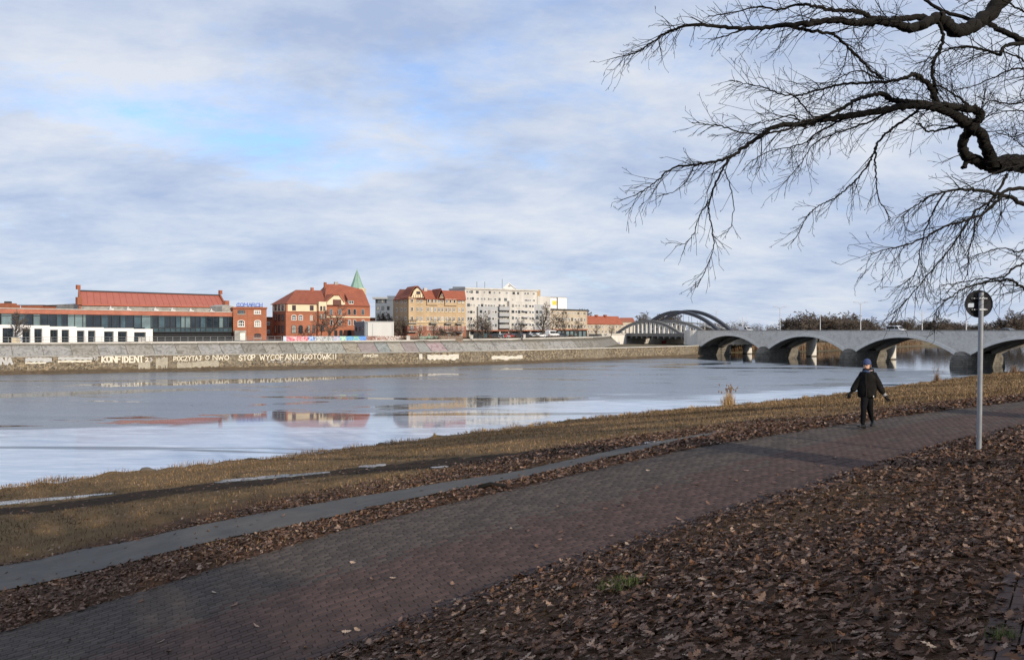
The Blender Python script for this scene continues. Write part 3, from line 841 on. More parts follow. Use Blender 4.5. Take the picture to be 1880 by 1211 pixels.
wall_text('KONFIDENT', 187, 263, 653.5, 664.5, M_PAINTW, 0.36, 1)
wall_text('TO', 171, 179.5, 655.5, 661, M_PAINTG, 0.18, 2)
wall_text('2', 267, 272.5, 656.5, 663, M_PAINTW, 0.22, 3)
wall_text('3', 275, 280, 657, 662.5, M_PAINTG, 0.18, 3)
wall_text('POCZYTAJ', 319, 370, 653.5, 661.5, M_PAINTW, 0.20, 4)
wall_text('O', 377.5, 384, 653, 660, M_PAINTW, 0.17, 5)
wall_text('NWO', 391, 420, 652, 660.5, M_PAINTW, 0.21, 6)
wall_text('STOP', 438.5, 469, 651, 661, M_PAINTW, 0.24, 7)
wall_text('WYCOFANIU', 477.5, 553, 650.5, 660, M_PAINTW, 0.22, 8)
wall_text('GOTÓWKI!', 558, 618, 650, 659, M_PAINTW, 0.23, 9)
wall_text('WSOUZ', 490, 565, 657, 665, M_PAINTG, 0.12, 10)
wall_text('NA', 1, 22, 657, 668, M_PAINTG, 0.5, 11)
wall_text('SPANCZOM', 667, 694, 650.5, 655, M_PAINTW, 0.13, 12)
def wall_blot(px0, px1, py0, py1, mat, seed, name='paint_patch'):
    a, b = wallP.at_px(px0), wallP.at_px(px1); p, _ = wallP.pt((a + b) / 2)
    zt = CZ + (CY - py0) * p.y / F; zb = CZ + (CY - py1) * p.y / F
    rg = random.Random(seed); n = 14
    topr = [wall_pt(a + (b - a) * i / n, zt - rg.uniform(0, .22) * (zt - zb), 0.06) for i in range(n + 1)]
    botr = [wall_pt(a + (b - a) * i / n, zb + rg.uniform(0, .35) * (zt - zb), 0.06) for i in range(n + 1)]
    m = MB(); m.add(topr + botr, [(i, n + 1 + i, n + 2 + i, i + 1) for i in range(n)])
    m.build(name, mat, quay)
M_PATCH = plain('wall_paint_patch', (0.34, 0.31, 0.25), 0.9, 0.25, 1.2)
M_PATCHW = plain('wall_white_patch', (0.56, 0.53, 0.46), 0.9, 0.2, 2)
for i, a in enumerate([(254, 276, 662, 679, M_PATCH), (286, 308, 654, 678, M_PATCH), (325, 352, 663, 680, M_PATCH), (353, 402, 661, 676, M_PATCH), (46, 95, 655, 666, M_PAINTG), (46, 84, 664.5, 668, M_PAINTW),
                       (106, 170, 654, 662, M_PAINTG), (106, 168, 661, 665.5, M_PAINTW), (785, 843, 650, 662, M_PATCHW), (770, 776, 648, 661, M_PATCHW), (903, 960, 652, 661, M_PATCHW)]):
    wall_blot(*a, seed=20 + i)

# ------------------------------------------------------------------ quay railing in front of the office
rail = empty('quay_railing', at(220, 627, 172), 'thin grey steel railing on the quay edge before the glass office', 'railing')
ra, rb = revP.at_px(-40), revP.at_px(520)
nP = 38
pp = [rev_pt(ra + (rb - ra) * i / nP, 1.0) + Vector((0, 0, 0.18)) for i in range(nP + 1)]
for p in pp:
    MB().box((p.x, p.y, p.z + 0.55), (0.07, 0.07, 1.1), 0.4).build('post', M_RAIL, rail)
for h in (0.55, 1.1):
    m = MB()
    for a, b in zip(pp[:-1], pp[1:]): m.tube([a + Vector((0, 0, h)), b + Vector((0, 0, h))], 0.035, 5)
    m.build('rail', M_RAIL, rail)
# ------------------------------------------------------------------ building helpers
class Fac:
    """a vertical facade plane through two photograph columns at given distances"""
    def __init__(s, px0, Y0, px1, Y1):
        s.p0 = Vector(((px0 - CX) / F * Y0, Y0)); s.p1 = Vector(((px1 - CX) / F * Y1, Y1))
        s.u = (s.p1 - s.p0).normalized(); s.n = Vector((s.u.y, -s.u.x))
        if s.n.dot(-s.p0) < 0: s.n = -s.n
        s.rz = math.atan2(s.u.y, s.u.x)
    def U(s, px, d=0.0):
        k = (px - CX) / F; o = s.p0 + s.n * d
        return (k * o.y - o.x) / (s.u.x - k * s.u.y)
    def Yat(s, px, d=0.0): return (s.p0 + s.n * d + s.u * s.U(px, d)).y
    def Zat(s, px, py, d=0.0): return CZ + (CY - py) * s.Yat(px, d) / F
    def pt(s, u, z, d=0.0):
        q = s.p0 + s.u * u + s.n * d
        return Vector((q.x, q.y, z))
    def P(s, px, py, d=0.0):
        return s.pt(s.U(px, d), s.Zat(px, py, d), d)
    def hexa(s, m, u0, u1, z0, z1, d0, d1, mi=0):
        """box from d0 (back) to d1 (front)"""
        m.hexa([s.pt(u0, z0, d1), s.pt(u1, z0, d1), s.pt(u1, z0, d0), s.pt(u0, z0, d0), s.pt(u0, z1, d1), s.pt(u1, z1, d1), s.pt(u1, z1, d0), s.pt(u0, z1, d0)], mi)
        return m
    def bx(s, m, px0, py0, px1, py1, d0, d1, mi=0):
        pc = (px0 + px1) / 2
        return s.hexa(m, s.U(px0), s.U(px1), s.Zat(pc, py1), s.Zat(pc, py0), d0, d1, mi)
    def part(s, name, px0, py0, px1, py1, d0, d1, mat, parent):
        return s.bx(MB(), px0, py0, px1, py1, d0, d1).build(name, mat, parent)
    def poly(s, m, pts, d0, d1, mi=0):
        ring = [s.P(*p, d1) if False else s.pt(s.U(p[0]), s.Zat(p[0], p[1]), d1) for p in pts]
        off = Vector((s.n.x, s.n.y, 0)) * (d0 - d1)
        m.prism(ring, off, mi); return m
    def window(s, px, py0, py1, w_px, parent, frame, glass, arch=False, bars=(1, 1), proud=0.10, sill=None, name='window'):
        u0, u1 = s.U(px - w_px / 2), s.U(px + w_px / 2); z0, z1 = s.Zat(px, py1), s.Zat(px, py0)
        if glass is M_GLS: glass = RGW.choice((M_GLS, M_GLS, M_GLS2, M_GLS2, M_GLS3))
        m = MB(); t = max(0.07, (u1 - u0) * 0.10)
        s.hexa(m, u0, u0 + t, z0, z1, 0, proud); s.hexa(m, u1 - t, u1, z0, z1, 0, proud)
        s.hexa(m, u0 + t, u1 - t, z0, z0 + t, 0, proud)
        if arch:
            n = 7; c = (u0 + u1) / 2; rx = (u1 - u0) / 2; rz = min(rx * 0.6, (z1 - z0) * 0.3)
            for k in range(n):
                a0, a1 = math.pi * k / n, math.pi * (k + 1) / n
                r4 = [(c - math.cos(a) * rx * f, z1 + math.sin(a) * rz * f - (0.0 if f == 1 else t * .4)) for a in (a0, a1) for f in (1, 0.82)]
                q = [r4[0], r4[2], r4[3], r4[1]]
                m.prism([s.pt(a, b, proud) for a, b in q], Vector((s.n.x, s.n.y, 0)) * -proud)
            pd = max(.05, proud - .05)
            ring = [s.pt(u0, z0, pd), s.pt(u1, z0, pd)] + [s.pt(c + math.cos(math.pi * k / n) * rx * .95, z1 + math.sin(math.pi * k / n) * rz * .95, pd) for k in range(n + 1)]
            m.prism(ring, Vector((s.n.x, s.n.y, 0)) * -pd, 1)
        else:
            s.hexa(m, u0 + t, u1 - t, z1 - t, z1, 0, proud)
            s.hexa(m, u0 + t * .8, u1 - t * .8, z0 + t * .8, z1 - t * .8, 0, max(.04, proud - .05), 1)
        for k in range(bars[0]):
            c = u0 + (u1 - u0) * (k + 1) / (bars[0] + 1); s.hexa(m, c - t * .4, c + t * .4, z0 + t, z1 - t * .5, 0, proud * .85)
        for k in range(bars[1]):
            c = z0 + (z1 - z0) * (0.62 if bars[1] == 1 else (k + 1) / (bars[1] + 1)); s.hexa(m, u0 + t, u1 - t, c - t * .4, c + t * .4, 0, proud * .8)
        o = m.build(name, [frame, glass], parent)
        if sill is not None:
            s.hexa(MB(), u0 - .12, u1 + .12, z0 - .16, z0 - .02, 0, .22).build('sill', sill, o)
        return o
def glassmat(name, c, rough=0.08, spec=0.6, var=0.5):
    t = NT(name); n = t.noise(0.35, 4, 0.6, 0.4)
    return t.fin(t.ramp(n, [(0.35, tuple(x * (1 - var) for x in c)), (0.65, tuple(x * (1 + var) for x in c))]), rough, spec=spec)
M_GLS = glassmat('window_glass', (0.030, 0.034, 0.040))
M_GLS2 = glassmat('sky_tint_glass', (0.10, 0.12, 0.14)); M_GLS3 = glassmat('window_curtain', (0.28, 0.27, 0.25), 0.25, 0.5, 0.25)  # second glass is lighter, with reflected sky put into its colour
RGW = random.Random(99)
M_GLSB = glassmat('office_glass', (0.050, 0.085, 0.105), 0.06, 0.7, 0.35)
M_GLSD = glassmat('office_glass_dark', (0.018, 0.026, 0.034), 0.06, 0.7, 0.4)
M_GLSL = glassmat('office_glass_blind', (0.15, 0.21, 0.22), 0.12, 0.6, 0.2)
M_WFRAME = plain('white_frame', (0.72, 0.70, 0.66), 0.6, 0.06)
M_DFRAME = plain('dark_frame', (0.045, 0.05, 0.055), 0.5, 0.1)
M_RFRAME = plain('brown_frame', (0.115, 0.045, 0.035), 0.6, 0.1)
M_WHITE = plain('white_render', (0.76, 0.75, 0.73), 0.75, 0.05, 0.4)
def brickmat(name, c, sc=1.0):
    t = NT(name)
    n = t.noise(0.5, 6, 0.65, 0.4); f = t.noise(6, 4, 0.7)
    lo = tuple(x * 0.72 for x in c); hi = tuple(min(1, x * 1.25) for x in c)
    col = t.ramp(t.math('ADD', t.math('MULTIPLY', n, 0.6), t.math('MULTIPLY', f, 0.4)), [(0.32, lo), (0.68, hi)])
    z = t.node('ShaderNodeSeparateXYZ'); t.l.new(t.co(), z.inputs[0])
    w = t.node('ShaderNodeTexWave', wave_type='BANDS', bands_direction='Z'); w.inputs['Scale'].default_value = 2.1 * sc
    t.l.new(t.co(), w.inputs['Vector'])
    col = t.mix(t.math('MULTIPLY', t.ramp(w.outputs['Fac'], [(0.0, 1.0), (0.25, 0.0)]), 0.25), col, (0.30, 0.24, 0.20))
    return t.fin(col, 0.88, spec=0.2)
M_BRICK = brickmat('red_brick', (0.33, 0.122, 0.070))
M_BRICKD = brickmat('dull_brick', (0.30, 0.105, 0.060))
M_BRICKP = brickmat('parapet_brick', (0.40, 0.15, 0.10))
def tilemat(name, c):
    t = NT(name); n = t.noise(0.6, 6, 0.65, 0.3); f = t.noise(5, 4, 0.7)
    col = t.ramp(t.math('ADD', t.math('MULTIPLY', n, 0.55), t.math('MULTIPLY', f, 0.45)), [(0.3, tuple(x * .68 for x in c)), (0.7, tuple(min(1, x * 1.28) for x in c))])
    w = t.node('ShaderNodeTexWave', wave_type='BANDS', bands_direction='Z'); w.inputs['Scale'].default_value = 1.6
    w.inputs['Distortion'].default_value = 0.6
    t.l.new(t.co(), w.inputs['Vector'])
    col = t.mix(t.math('MULTIPLY', w.outputs['Fac'], 0.22), col, tuple(x * .45 for x in c))
    return t.fin(col, 0.8, spec=0.25)
M_TILE = tilemat('roof_tile', (0.32, 0.105, 0.062))
M_TILED = tilemat('roof_tile_brown', (0.27, 0.088, 0.054))
M_TILEO = tilemat('roof_tile_orange', (0.36, 0.108, 0.060))
M_SHEET = plain('red_sheet_roof', (0.41, 0.125, 0.082), 0.6, 0.08, 0.3)
M_CREAM = plain('cream_render', (0.66, 0.56, 0.39), 0.85, 0.08, 0.6)
M_YEL = plain('yellow_render', (0.43, 0.315, 0.195), 0.85, 0.15, 0.5, streak=True, dirt=(0.36, 0.26, 0.16))
M_PLINTH = brickmat('brown_plinth', (0.26, 0.11, 0.075))
M_SLAB = plain('grey_white_panel', (0.52, 0.50, 0.47), 0.85, 0.16, 0.5, streak=True, dirt=(0.36, 0.345, 0.325))
M_SLABG = plain('grey_panel', (0.36, 0.37, 0.38), 0.85, 0.10, 0.5, streak=True)
M_BEIGE = plain('beige_render', (0.46, 0.39, 0.30), 0.9, 0.14, 0.5, streak=True, dirt=(0.28, 0.23, 0.18))
M_BLUEG = plain('blue_grey_cladding', (0.15, 0.175, 0.21), 0.6, 0.10, 0.4)
M_GREYL = plain('light_grey_cladding', (0.52, 0.52, 0.51), 0.6, 0.05, 0.4)
M_COPPER = plain('green_copper', (0.23, 0.36, 0.30), 0.7, 0.15, 0.8, streak=True)
M_METAL = plain('roof_metal', (0.35, 0.36, 0.37), 0.5, 0.1)
M_DARK = plain('painted_recess_shade', (0.020, 0.021, 0.024), 0.8, 0.2)  # near-black colour stands for the shade inside openings and recesses
M_BLUES = plain('blue_sign', (0.10, 0.17, 0.50), 0.5, 0.05)
GQ = 6.2
def bldg(name, fac, px, label, cat='building', group=None):
    p = fac.pt(fac.U(px), GQ); return empty(name, p, label, cat, group)

# ------------------------------------------------------------------ glass office with white frame
f = Fac(-70, 164, 428, 215)
b = bldg('glass_office', f, 180, 'long low glass fronted office with a red brick parapet and white framed lower floor')
bot = 628.5
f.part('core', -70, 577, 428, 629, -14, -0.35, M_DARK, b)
m = MB(); f.poly(m, [(-70, 574), (428, 581), (428, 572.8), (-70, 564.3)], -14, 0.25); m.build('brick_parapet', M_BRICKP, b)
m = MB(); f.poly(m, [(-70, 565.2), (428, 573.4), (428, 572.4), (-70, 563.6)], -14.2, 0.4); m.build('parapet_coping', M_CONCLT, b)
ups = [-70, -56, -40, -22, 2, 22, 34, 46, 61, 74, 88, 104, 114, 124, 137, 152, 158, 172, 186, 199, 206, 221, 231, 246, 260, 277, 281, 291, 303, 313, 323, 332, 340, 350, 359, 368, 378, 391, 402, 410, 419, 427]
gk = [0, 1, 0, 1, 2, 1, 0, 1, 2, 1, 1, 0, 1, 2, 2, 2, 1, 1, 0, 1, 1, 0, 1, 0, 2, 0, 1, 0, 1, 1, 0, 2, 2, 1, 1, 0, 1, 1, 2, 1, 1, 0]
for i, (a, c) in enumerate(zip(ups[:-1], ups[1:])):
    top = 575.5 + (a + 10) * 0.0135; lo = 604.5 if c <= 278 else 601
    f.part('glass_panel', a + .35, top, c - .35, lo, -0.2, -0.06 - 0.02 * (i % 3), (M_GLSB, M_GLSD, M_GLSL)[gk[i]], b)
for a in ups: f.part('mullion', a - .45, 575 + (a + 10) * .0135, a + .45, 604 if a < 278 else 609, -0.2, 0.12, M_DFRAME, b)
for i, (a, c) in enumerate(zip(ups[26:-1], ups[27:])):
    f.part('spandrel_glass', a + .35, 602, c - .35, 608.7, -0.2, -0.05, M_GLSB, b)
m = MB(); f.poly(m, [(277, 601.2), (428, 600.8), (428, 602.1), (277, 602.4)], -0.1, 0.15); m.build('transom', M_DFRAME, b)
m = MB(); f.poly(m, [(-70, 578.6), (428, 583.2), (428, 582.4), (-70, 577.8)], -0.1, 0.10); m.build('transom', M_DFRAME, b)
for a, c in zip([278, 292, 306, 322, 340, 357, 372, 391, 410], [292, 306, 322, 340, 357, 372, 391, 410, 427]):
    f.part('ground_floor_glass', a + .3, 609.5, c - .3, 627, -1.6, -1.4, M_GLSD, b)
f.part('canopy', 277, 608.2, 428, 609.8, -1.6, 0.2, M_DFRAME, b)
steps = [(-70, -12, 593.6), (-12, 40, 596), (40, 88, 597.2), (88, 137, 599.2), (137, 187, 600.8), (187, 242, 602.2), (242, 277, 603.6)]
wins = [(-58, -44), (-34, -16), (1.6, 22.6), (38, 52.9), (59.8, 74.7), (88.9, 103.6), (109.9, 124), (138, 152), (158.3, 172.1), (187.8, 205.7), (213, 230.5), (242.9, 264.8)]
for a, c, t in steps:
    f.part('white_beam', a, t, c, t + 6.0, -0.3, 0.9, M_WHITE, b)
gaps = [-70] + [v for w_ in wins for v in w_] + [277]
for a, c in zip(gaps[0::2], gaps[1::2]):
    st = next(s_ for s_ in steps if s_[0] <= (a + c) / 2 <= s_[1] + .01)
    f.part('white_pier', a, st[2] + 5.8, c, 628.5, -0.3, 0.897, M_WHITE, b)
for a, c in wins:
    o = f.part('window', a, 601, c, 628, -0.28, 0.35, M_GLSD, b)
    f.part('window_bar', (a + c) / 2 - .35, 603, (a + c) / 2 + .35, 628, 0.35, 0.45, M_DFRAME, o)
# roof top units of the office and buildings behind
f2 = Fac(60, 205, 420, 232)
def unit(px0, py0, px1, py1, Y, mat, name, label, cat, d=4.0, group=None):
    g = Fac(px0, Y, px1, Y); o = g.bx(MB(), px0, py0, px1, py1, -d, 0).build(name, mat); tag(o, label, cat, group); return o
g = Fac(12, 200, 37, 204); o = bldg('brick_stair_tower', g, 25, 'small red brick rooftop block with a chimney above the office parapet')
g.part('wall', 12, 559, 37, 640, -6, 0, M_BRICKD, o); g.part('roof_block', 16, 556.5, 34, 559, -5, -0.5, M_BRICKD, o); g.part('chimney', 25, 553, 30.5, 557, -3, -1.5, M_DFRAME, o)
g = Fac(78, 200, 103, 205); o = bldg('brown_roof_block', g, 90, 'flat dark brown rooftop block behind the office parapet')
g.part('wall', 78, 561, 103, 640, -6, 0, M_BRICKD, o); g.part('roof_edge', 77.5, 560, 103.5, 561.2, -6.3, .3, M_DFRAME, o)
# hall
f = Fac(141, 205, 418, 240)
b = bldg('market_hall', f, 280, 'long hall with a big red sheet metal roof and stepped end gables')
m = MB(); f.poly(m, [(146, 557), (412, 561), (425, 640), (146, 640)], -22, 0); m.build('wall', M_CONC, b)
ridge0, ridge1 = f.P(147, 534.5, -9), f.P(402, 542.5, -9); e0, e1 = f.P(148.5, 558, .5), f.P(413, 562.5, .5)
bk0 = ridge0 + (ridge0 - e0); bk0.z = e0.z; bk1 = ridge1 + (ridge1 - e1); bk1.z = e1.z
dn = Vector((0, 0, -0.35))
m = MB(); m.prism([e0, e1, ridge1, ridge0], dn); m.prism([ridge0, ridge1, bk1, bk0], dn); m.build('roof', M_SHEET, b)
for k in range(1, 24):
    a = e0.lerp(e1, k / 24); c = ridge0.lerp(ridge1, k / 24); MB().tube([a + Vector((0, 0, .05)), c + Vector((0, 0, .05))], 0.06, 4).build('roof_seam', M_SHEET, b)
MB().tube([ridge0 + Vector((0, 0, .1)), ridge1 + Vector((0, 0, .1))], 0.28, 6).build('ridge_cap', M_DFRAME, b)
for nm, r_, e_, k_ in (('gable', ridge0, e0, bk0), ('gable', ridge1, e1, bk1)):
    sgn = -1 if r_ is ridge0 else 1
    o_ = Vector((f.u.x, f.u.y, 0)) * sgn * 0.5
    up = Vector((0, 0, .7))
    m = MB(); m.prism([e_ + up * .6, r_ + up, k_ + up * .6, Vector((k_.x, k_.y, 6)), Vector((e_.x, e_.y, 6))], o_); gp = m.build(nm, M_BRICKD, b)
    MB().box(r_ + Vector((0, 0, 1.1)) + o_, (.9, .9, 1.2), f.rz).build('finial', M_BRICKD, gp)
    MB().box(e_ + Vector((0, 0, .8)) + o_, (1.2, 1.2, 2.0), f.rz).build('kneeler', M_BRICKD, gp)
for i, px in enumerate((205, 237, 287, 318, 352, 390)):
    g = Fac(px - 5, 204 + i * 4, px + 5, 205 + i * 4)
    y0 = 562 + i * .9
    o = empty('ventilation_unit', g.pt(g.U(px), 13.6), None, None)
    tag(o, ('leftmost', 'second', 'third', 'fourth', 'fifth', 'rightmost')[i] + ' of the white ventilation units on the office roof before the hall', 'ventilation unit', 'ventilation units on the office roof')
    g.part('casing', px - 4, y0 + 3, px + 1, y0 + 11, -1.2, 0, M_GREYL, o); g.part('duct', px + 1.5, y0 + 4.5, px + 4.5, y0 + 11, -1.0, -.2, M_WHITE, o)
    MB().tube([g.P(px - 2, y0 + 3, -.5), g.P(px - 2, y0, -.5)], .18, 6).build('vent_pipe', M_GREYL, o)

# ------------------------------------------------------------------ red brick block with the blue roof sign
f = Fac(428, 214, 490, 217.5)
b = bldg('brick_office_block', f, 459, 'three storey red brick block with a blue sign on its flat roof')
f.part('wall', 428, 566, 489.5, 629, -11, 0, M_BRICK, b); f.part('cornice', 427, 563.6, 490.5, 566.6, -11.4, .35, M_BRICKD, b)
f.part('pilaster', 454, 567, 456, 626, 0, .12, M_BRICK, b)
for px, y0, y1, w_, ar, fr in ((443, 569.2, 576.2, 13.5, 0, M_DFRAME), (472.5, 569.2, 576.2, 13, 0, M_WFRAME), (442.8, 590, 599.5, 13, 1, M_WFRAME), (473, 590, 599.5, 12.5, 1, M_WFRAME), (473, 613.5, 620, 13, 1, M_RFRAME)):
    f.window(px, y0, y1, w_, b, fr, M_GLS, bool(ar), (2, 1), sill=M_CONCLT)
f.part('entrance_porch', 430, 606.5, 451, 627, 0, 1.6, M_CONC, b); f.part('porch_door', 440, 611, 449, 627, 1.6, 1.7, M_WFRAME, b)
m = MB()
sg = empty('roof_sign', f.pt(f.U(459), f.Zat(459, 563.6)), 'row of blue capital letters standing on the roof of the red brick block', 'sign')
a, c = f.U(435), f.U(482); wz = f.Zat(459, 556) - f.Zat(459, 562.6)
wch = (c - a) / (7 * 1.28 + .25 - .28); u = a
for chx in 'COMARCH':
    m = MB(); rg = random.Random(1)
    adv = lettering(chx, lambda uu, v, pr, u=u: f.pt(u + uu, f.Zat(459, 562.6) + v, pr - 1.0), wch, wz, 0.24, m, rg, depth=0.2)
    m.build('letter', M_BLUES, sg); u += adv
m = MB(); f.hexa(m, a - .2, c + .2, f.Zat(459, 562.6) - .12, f.Zat(459, 562.6), -1.15, -0.95)
for k in range(6):
    q = a + (c - a) * (k + .5) / 6; f.hexa(m, q - .06, q + .06, f.Zat(459, 563.8) - .1, f.Zat(459, 557), -1.35, -1.2)
m.build('sign_rack', M_DFRAME, sg)
f = Fac(405, 226, 432, 230); o = bldg('grey_slope_roof_house', f, 415, 'small grey roofed annex between the hall and the red brick block')
m = MB(); f.poly(m, [(408, 562), (416, 559), (430, 563), (430, 640), (408, 640)], -6, 0); m.build('wall', M_CONC, o); f.part('chimney', 417, 553, 421.5, 562, -2, -1, M_BRICKD, o)
f = Fac(487, 232, 506, 236); o = bldg('dark_brick_wing', f, 496, 'dark red brick wing in shade between the sign block and the school')
f.part('wall', 487, 583, 512, 630, -8, 0, M_BRICKD, o)
for y in (590, 605): f.window(492.5, y, y + 7, 5, o, M_WFRAME, M_GLS, False, (1, 1))
f.part('roof_edge', 486, 581.8, 512, 583.4, -8.2, .3, M_DFRAME, o)
# ------------------------------------------------------------------ red brick school with hipped roofs
b = None
f = Fac(525, 216, 680, 230)          # long front
fs = Fac(500.5, 226.1, 525, 216)       # end face turned away
b = bldg('brick_school', f, 600, 'large red brick school with cream upper bands and steep red hipped roofs')
m = MB(); f.poly(m, [(525, 557.5), (597, 558), (597, 632), (525, 632)], -12.0, 0); m.build('wall', M_BRICK, b)
m = MB(); f.poly(m, [(597.1, 559.5), (678.5, 560.5), (678.5, 632), (597.1, 632)], -14, 0.35); m.build('wall', M_BRICK, b)
m = MB(); fs.poly(m, [(500.5, 557), (525, 557), (525, 632), (500.5, 632)], -2, 0.05); m.build('end_wall', M_BRICK, b)
f.part('cream_band', 528, 558, 581, 571.3, 0, .08, M_CREAM, b)
fs.part('cream_band', 502, 558.5, 523.5, 571.3, 0, .08, M_CREAM, b)
f.part('string_course', 598, 580.5, 678.6, 583, .35, .55, M_CREAM, b)
f.part('string_course', 525, 571.3, 581, 572.4, 0, .18, M_BRICKD, b)
# left hipped roof
El, Ec, Er = f.pt(f.U(525) - .6, f.Zat(525, 557.2), -12.8), f.P(525, 557.2, .6), f.P(600, 558.5, .6)
Rl, Rr = f.P(543, 532, -6.2), f.P(590, 533, -6.2)
Bl = El + Vector((0, 0, 0)); Br = f.pt(f.U(600), Er.z, -12.8); Bl = f.pt(f.U(525) - .6, El.z, -12.8)
m = MB(); m.add([El, Ec, Er, Rl, Rr, Br, Bl], [(0, 1, 3), (1, 2, 4, 3), (2, 5, 4), (5, 6, 3, 4), (6, 0, 3), (0, 6, 5, 2, 1)]); r1 = m.build('roof', M_TILED, b)
MB().box(f.P(573, 536, -6), (.75, .75, 2.6), f.rz).build('chimney', M_BRICKD, r1)
for px in (541, 557): 
    q0 = f.P(px, 541, -5.2); MB().box(q0, (1.2, .9, .9), f.rz).build('skylight', M_METAL, r1)
# right steep roof
e0, e1 = f.P(595, 561, .9), f.P(679.5, 562, .9)
k0, k1 = f.P(640, 529, -7), f.P(666, 531.5, -7)
p0, p1 = f.P(599, 521.5, -9), f.P(624, 521, -9)
l0, l1 = f.pt(f.U(595), e0.z, -17), f.pt(f.U(679.5), e1.z, -17)
mid = f.P(672, 543, -3.5)
m = MB(); V_ = [e0, e1, k1, k0, p1, p0, l0, l1, mid]
m.add(V_, [(0, 1, 8), (0, 8, 2, 3), (0, 3, 4, 5), (8, 1, 7, 2), (7, 6, 5, 4, 3, 2), (6, 0, 5), (0, 6, 7, 1)]); r2 = m.build('roof', M_TILE, b)
MB().box(f.P(597, 525, -8), (.7, .7, 2.2), f.rz).build('chimney', M_BRICKD, r2); MB().box(f.P(617, 520.5, -9), (1.1, .7, 1.0), f.rz).build('chimney', M_CONC, r2)
m = MB(); f.poly(m, [(598, 559.5), (598.5, 554), (611, 543), (623, 543), (631, 554), (631.5, 559.5)], -4, 0.9); gb_ = m.build('front_gable', M_CREAM, b)
for c0, c1 in (((597, 556), (611.5, 541.6)), ((622.5, 541.6), (632.5, 555.5)), ((611, 541.8), (623, 541.8))):
    a0, a1 = f.P(*c0, 1.2), f.P(*c1, 1.2); bk = Vector((-f.n.x, -f.n.y, 0)) * 6
    m = MB(); m.prism([a0, a1, a1 + bk, a0 + bk], (0, 0, .35)); m.build('gable_roof', M_TILE, gb_)
q = f
f.bx(MB(), 609, 550, 624, 560, .9, 1.0).build('gable_window', M_RFRAME, gb_)
# dormer on the right roof
m = MB(); d0 = f.P(640, 557.3, -.2); d1 = f.P(648.5, 557.3, -.2)
f.part('dormer', 640, 551, 648.5, 558, -3, 0.2, M_WFRAME, r2)
for px in (642.2, 646.3): f.bx(MB(), px - 1.5, 552.4, px + 1.5, 556.8, .2, .3).build('dormer_pane', M_GLS, r2)
a0, a1 = f.P(638.5, 551, .6), f.P(650, 551, .6); m = MB(); m.prism([a0, a1, f.P(640, 541, -4), f.P(633, 541, -4)], (0, 0, .3)); m.build('dormer_roof', M_TILE, r2)
# oriel
f.part('oriel', 582.5, 554, 596.5, 571, 0, 1.3, M_CREAM, b); f.part('oriel_lower', 582.5, 571, 596.5, 594, 0, 1.2, M_BRICK, b); f.part('oriel_roof', 581, 594, 598, 596.5, 0, 1.7, M_TILED, b); f.part('porch', 581, 596.5, 596.5, 632, 0, 1.0, M_BRICK, b)
for px, y0, y1, w_, fr in ((536 + 3.5, 560, 570, 7, M_RFRAME), (572, 560.5, 570, 7, M_RFRAME)): f.window(px, y0, y1, w_, b, fr, M_GLS, False, (1, 1), .16)
for px, y0, y1, w_ in ((539.5, 580, 588, 9), (552, 580, 588, 8), (571.5, 580, 588, 5)): f.window(px, y0, y1, w_, b, M_WFRAME, M_GLS, True, (1, 1))
for px, y0, y1, w_ in ((539.5, 599, 611.5, 9), (552, 599, 611.5, 8), (567, 598, 611, 5), (576, 598, 611, 4.5)): f.window(px, y0, y1, w_, b, M_DFRAME, M_GLS, True, (1, 1))
for px, y0, y1, w_ in ((586.5, 562, 570, 3.5), (592.3, 562, 570, 3.5)): f.window(px, y0, y1, w_, b, M_RFRAME, M_GLS, False, (1, 1), 1.5)
for px in (586.5, 592.3): f.window(px, 576, 586, 4, b, M_RFRAME, M_GLS, False, (1, 1), 1.4)
f.window(589, 599.5, 607, 7, b, M_RFRAME, M_GLS, True, (1, 1), 1.2)
for px in (607, 623, 640, 650, 665): f.window(px, 568.8, 578, 5.6, b, M_CONC, M_GLS, True, (1, 1), .5)
for px in (607.5, 623, 640.5, 650, 665.5): f.window(px, 588.2, 597, 5.2, b, M_WFRAME, M_GLS, True, (1, 1), .5)
for px, w_ in ((604, 4.2), (615.5, 5.5), (625, 6), (640.5, 7)): f.window(px, 607.5, 618, w_, b, M_DFRAME, M_DARK, True, (1, 0), .5)
for y0, y1 in ((559.5, 570), (577, 589), (597, 611)):
    for px in (506.5, 513, 519.5): fs.window(px, y0, y1, 3.6, b, M_DFRAME, M_GLS, False, (0, 1), .16)
# church tower behind
f = Fac(640, 268, 670, 268)
b = bldg('church_tower', f, 655, 'church tower with a pointed green copper spire behind the school roof')
f.part('tower_wall', 647, 528.5, 668, 632, -4.2, 0, M_CREAM, b)
ap = f.P(655.5, 494.5, -2.1)
rings = []
for py, hw in ((529.5, 13.5), (526, 11.5), (518, 8.3), (507, 4.6), (497, .9)):
    c_ = f.P(655.5, py, -2.1); r_ = hw * 268 / F
    rings.append([c_ + Vector((math.cos(math.pi / 8 + k * math.pi / 4) * r_, math.sin(math.pi / 8 + k * math.pi / 4) * r_, 0)) for k in range(8)])
m = MB(); m.loft(rings); sp = m.build('spire', M_COPPER, b)
for k in range(8): MB().tube([r_[k] for r_ in rings], .07, 4).build('spire_rib', M_COPPER, sp)
MB().tube([f.P(655.5, 498, -2.1), f.P(655.5, 491.5, -2.1)], [.12, .04], 5).build('finial', M_COPPER, sp)
for px in (653, 662): f.part('belfry_shade_plate', px - 2, 530.5, px + 2, 537, 0, .08, M_DARK, b)  # dark plates on the wall, painting the shade of belfry openings

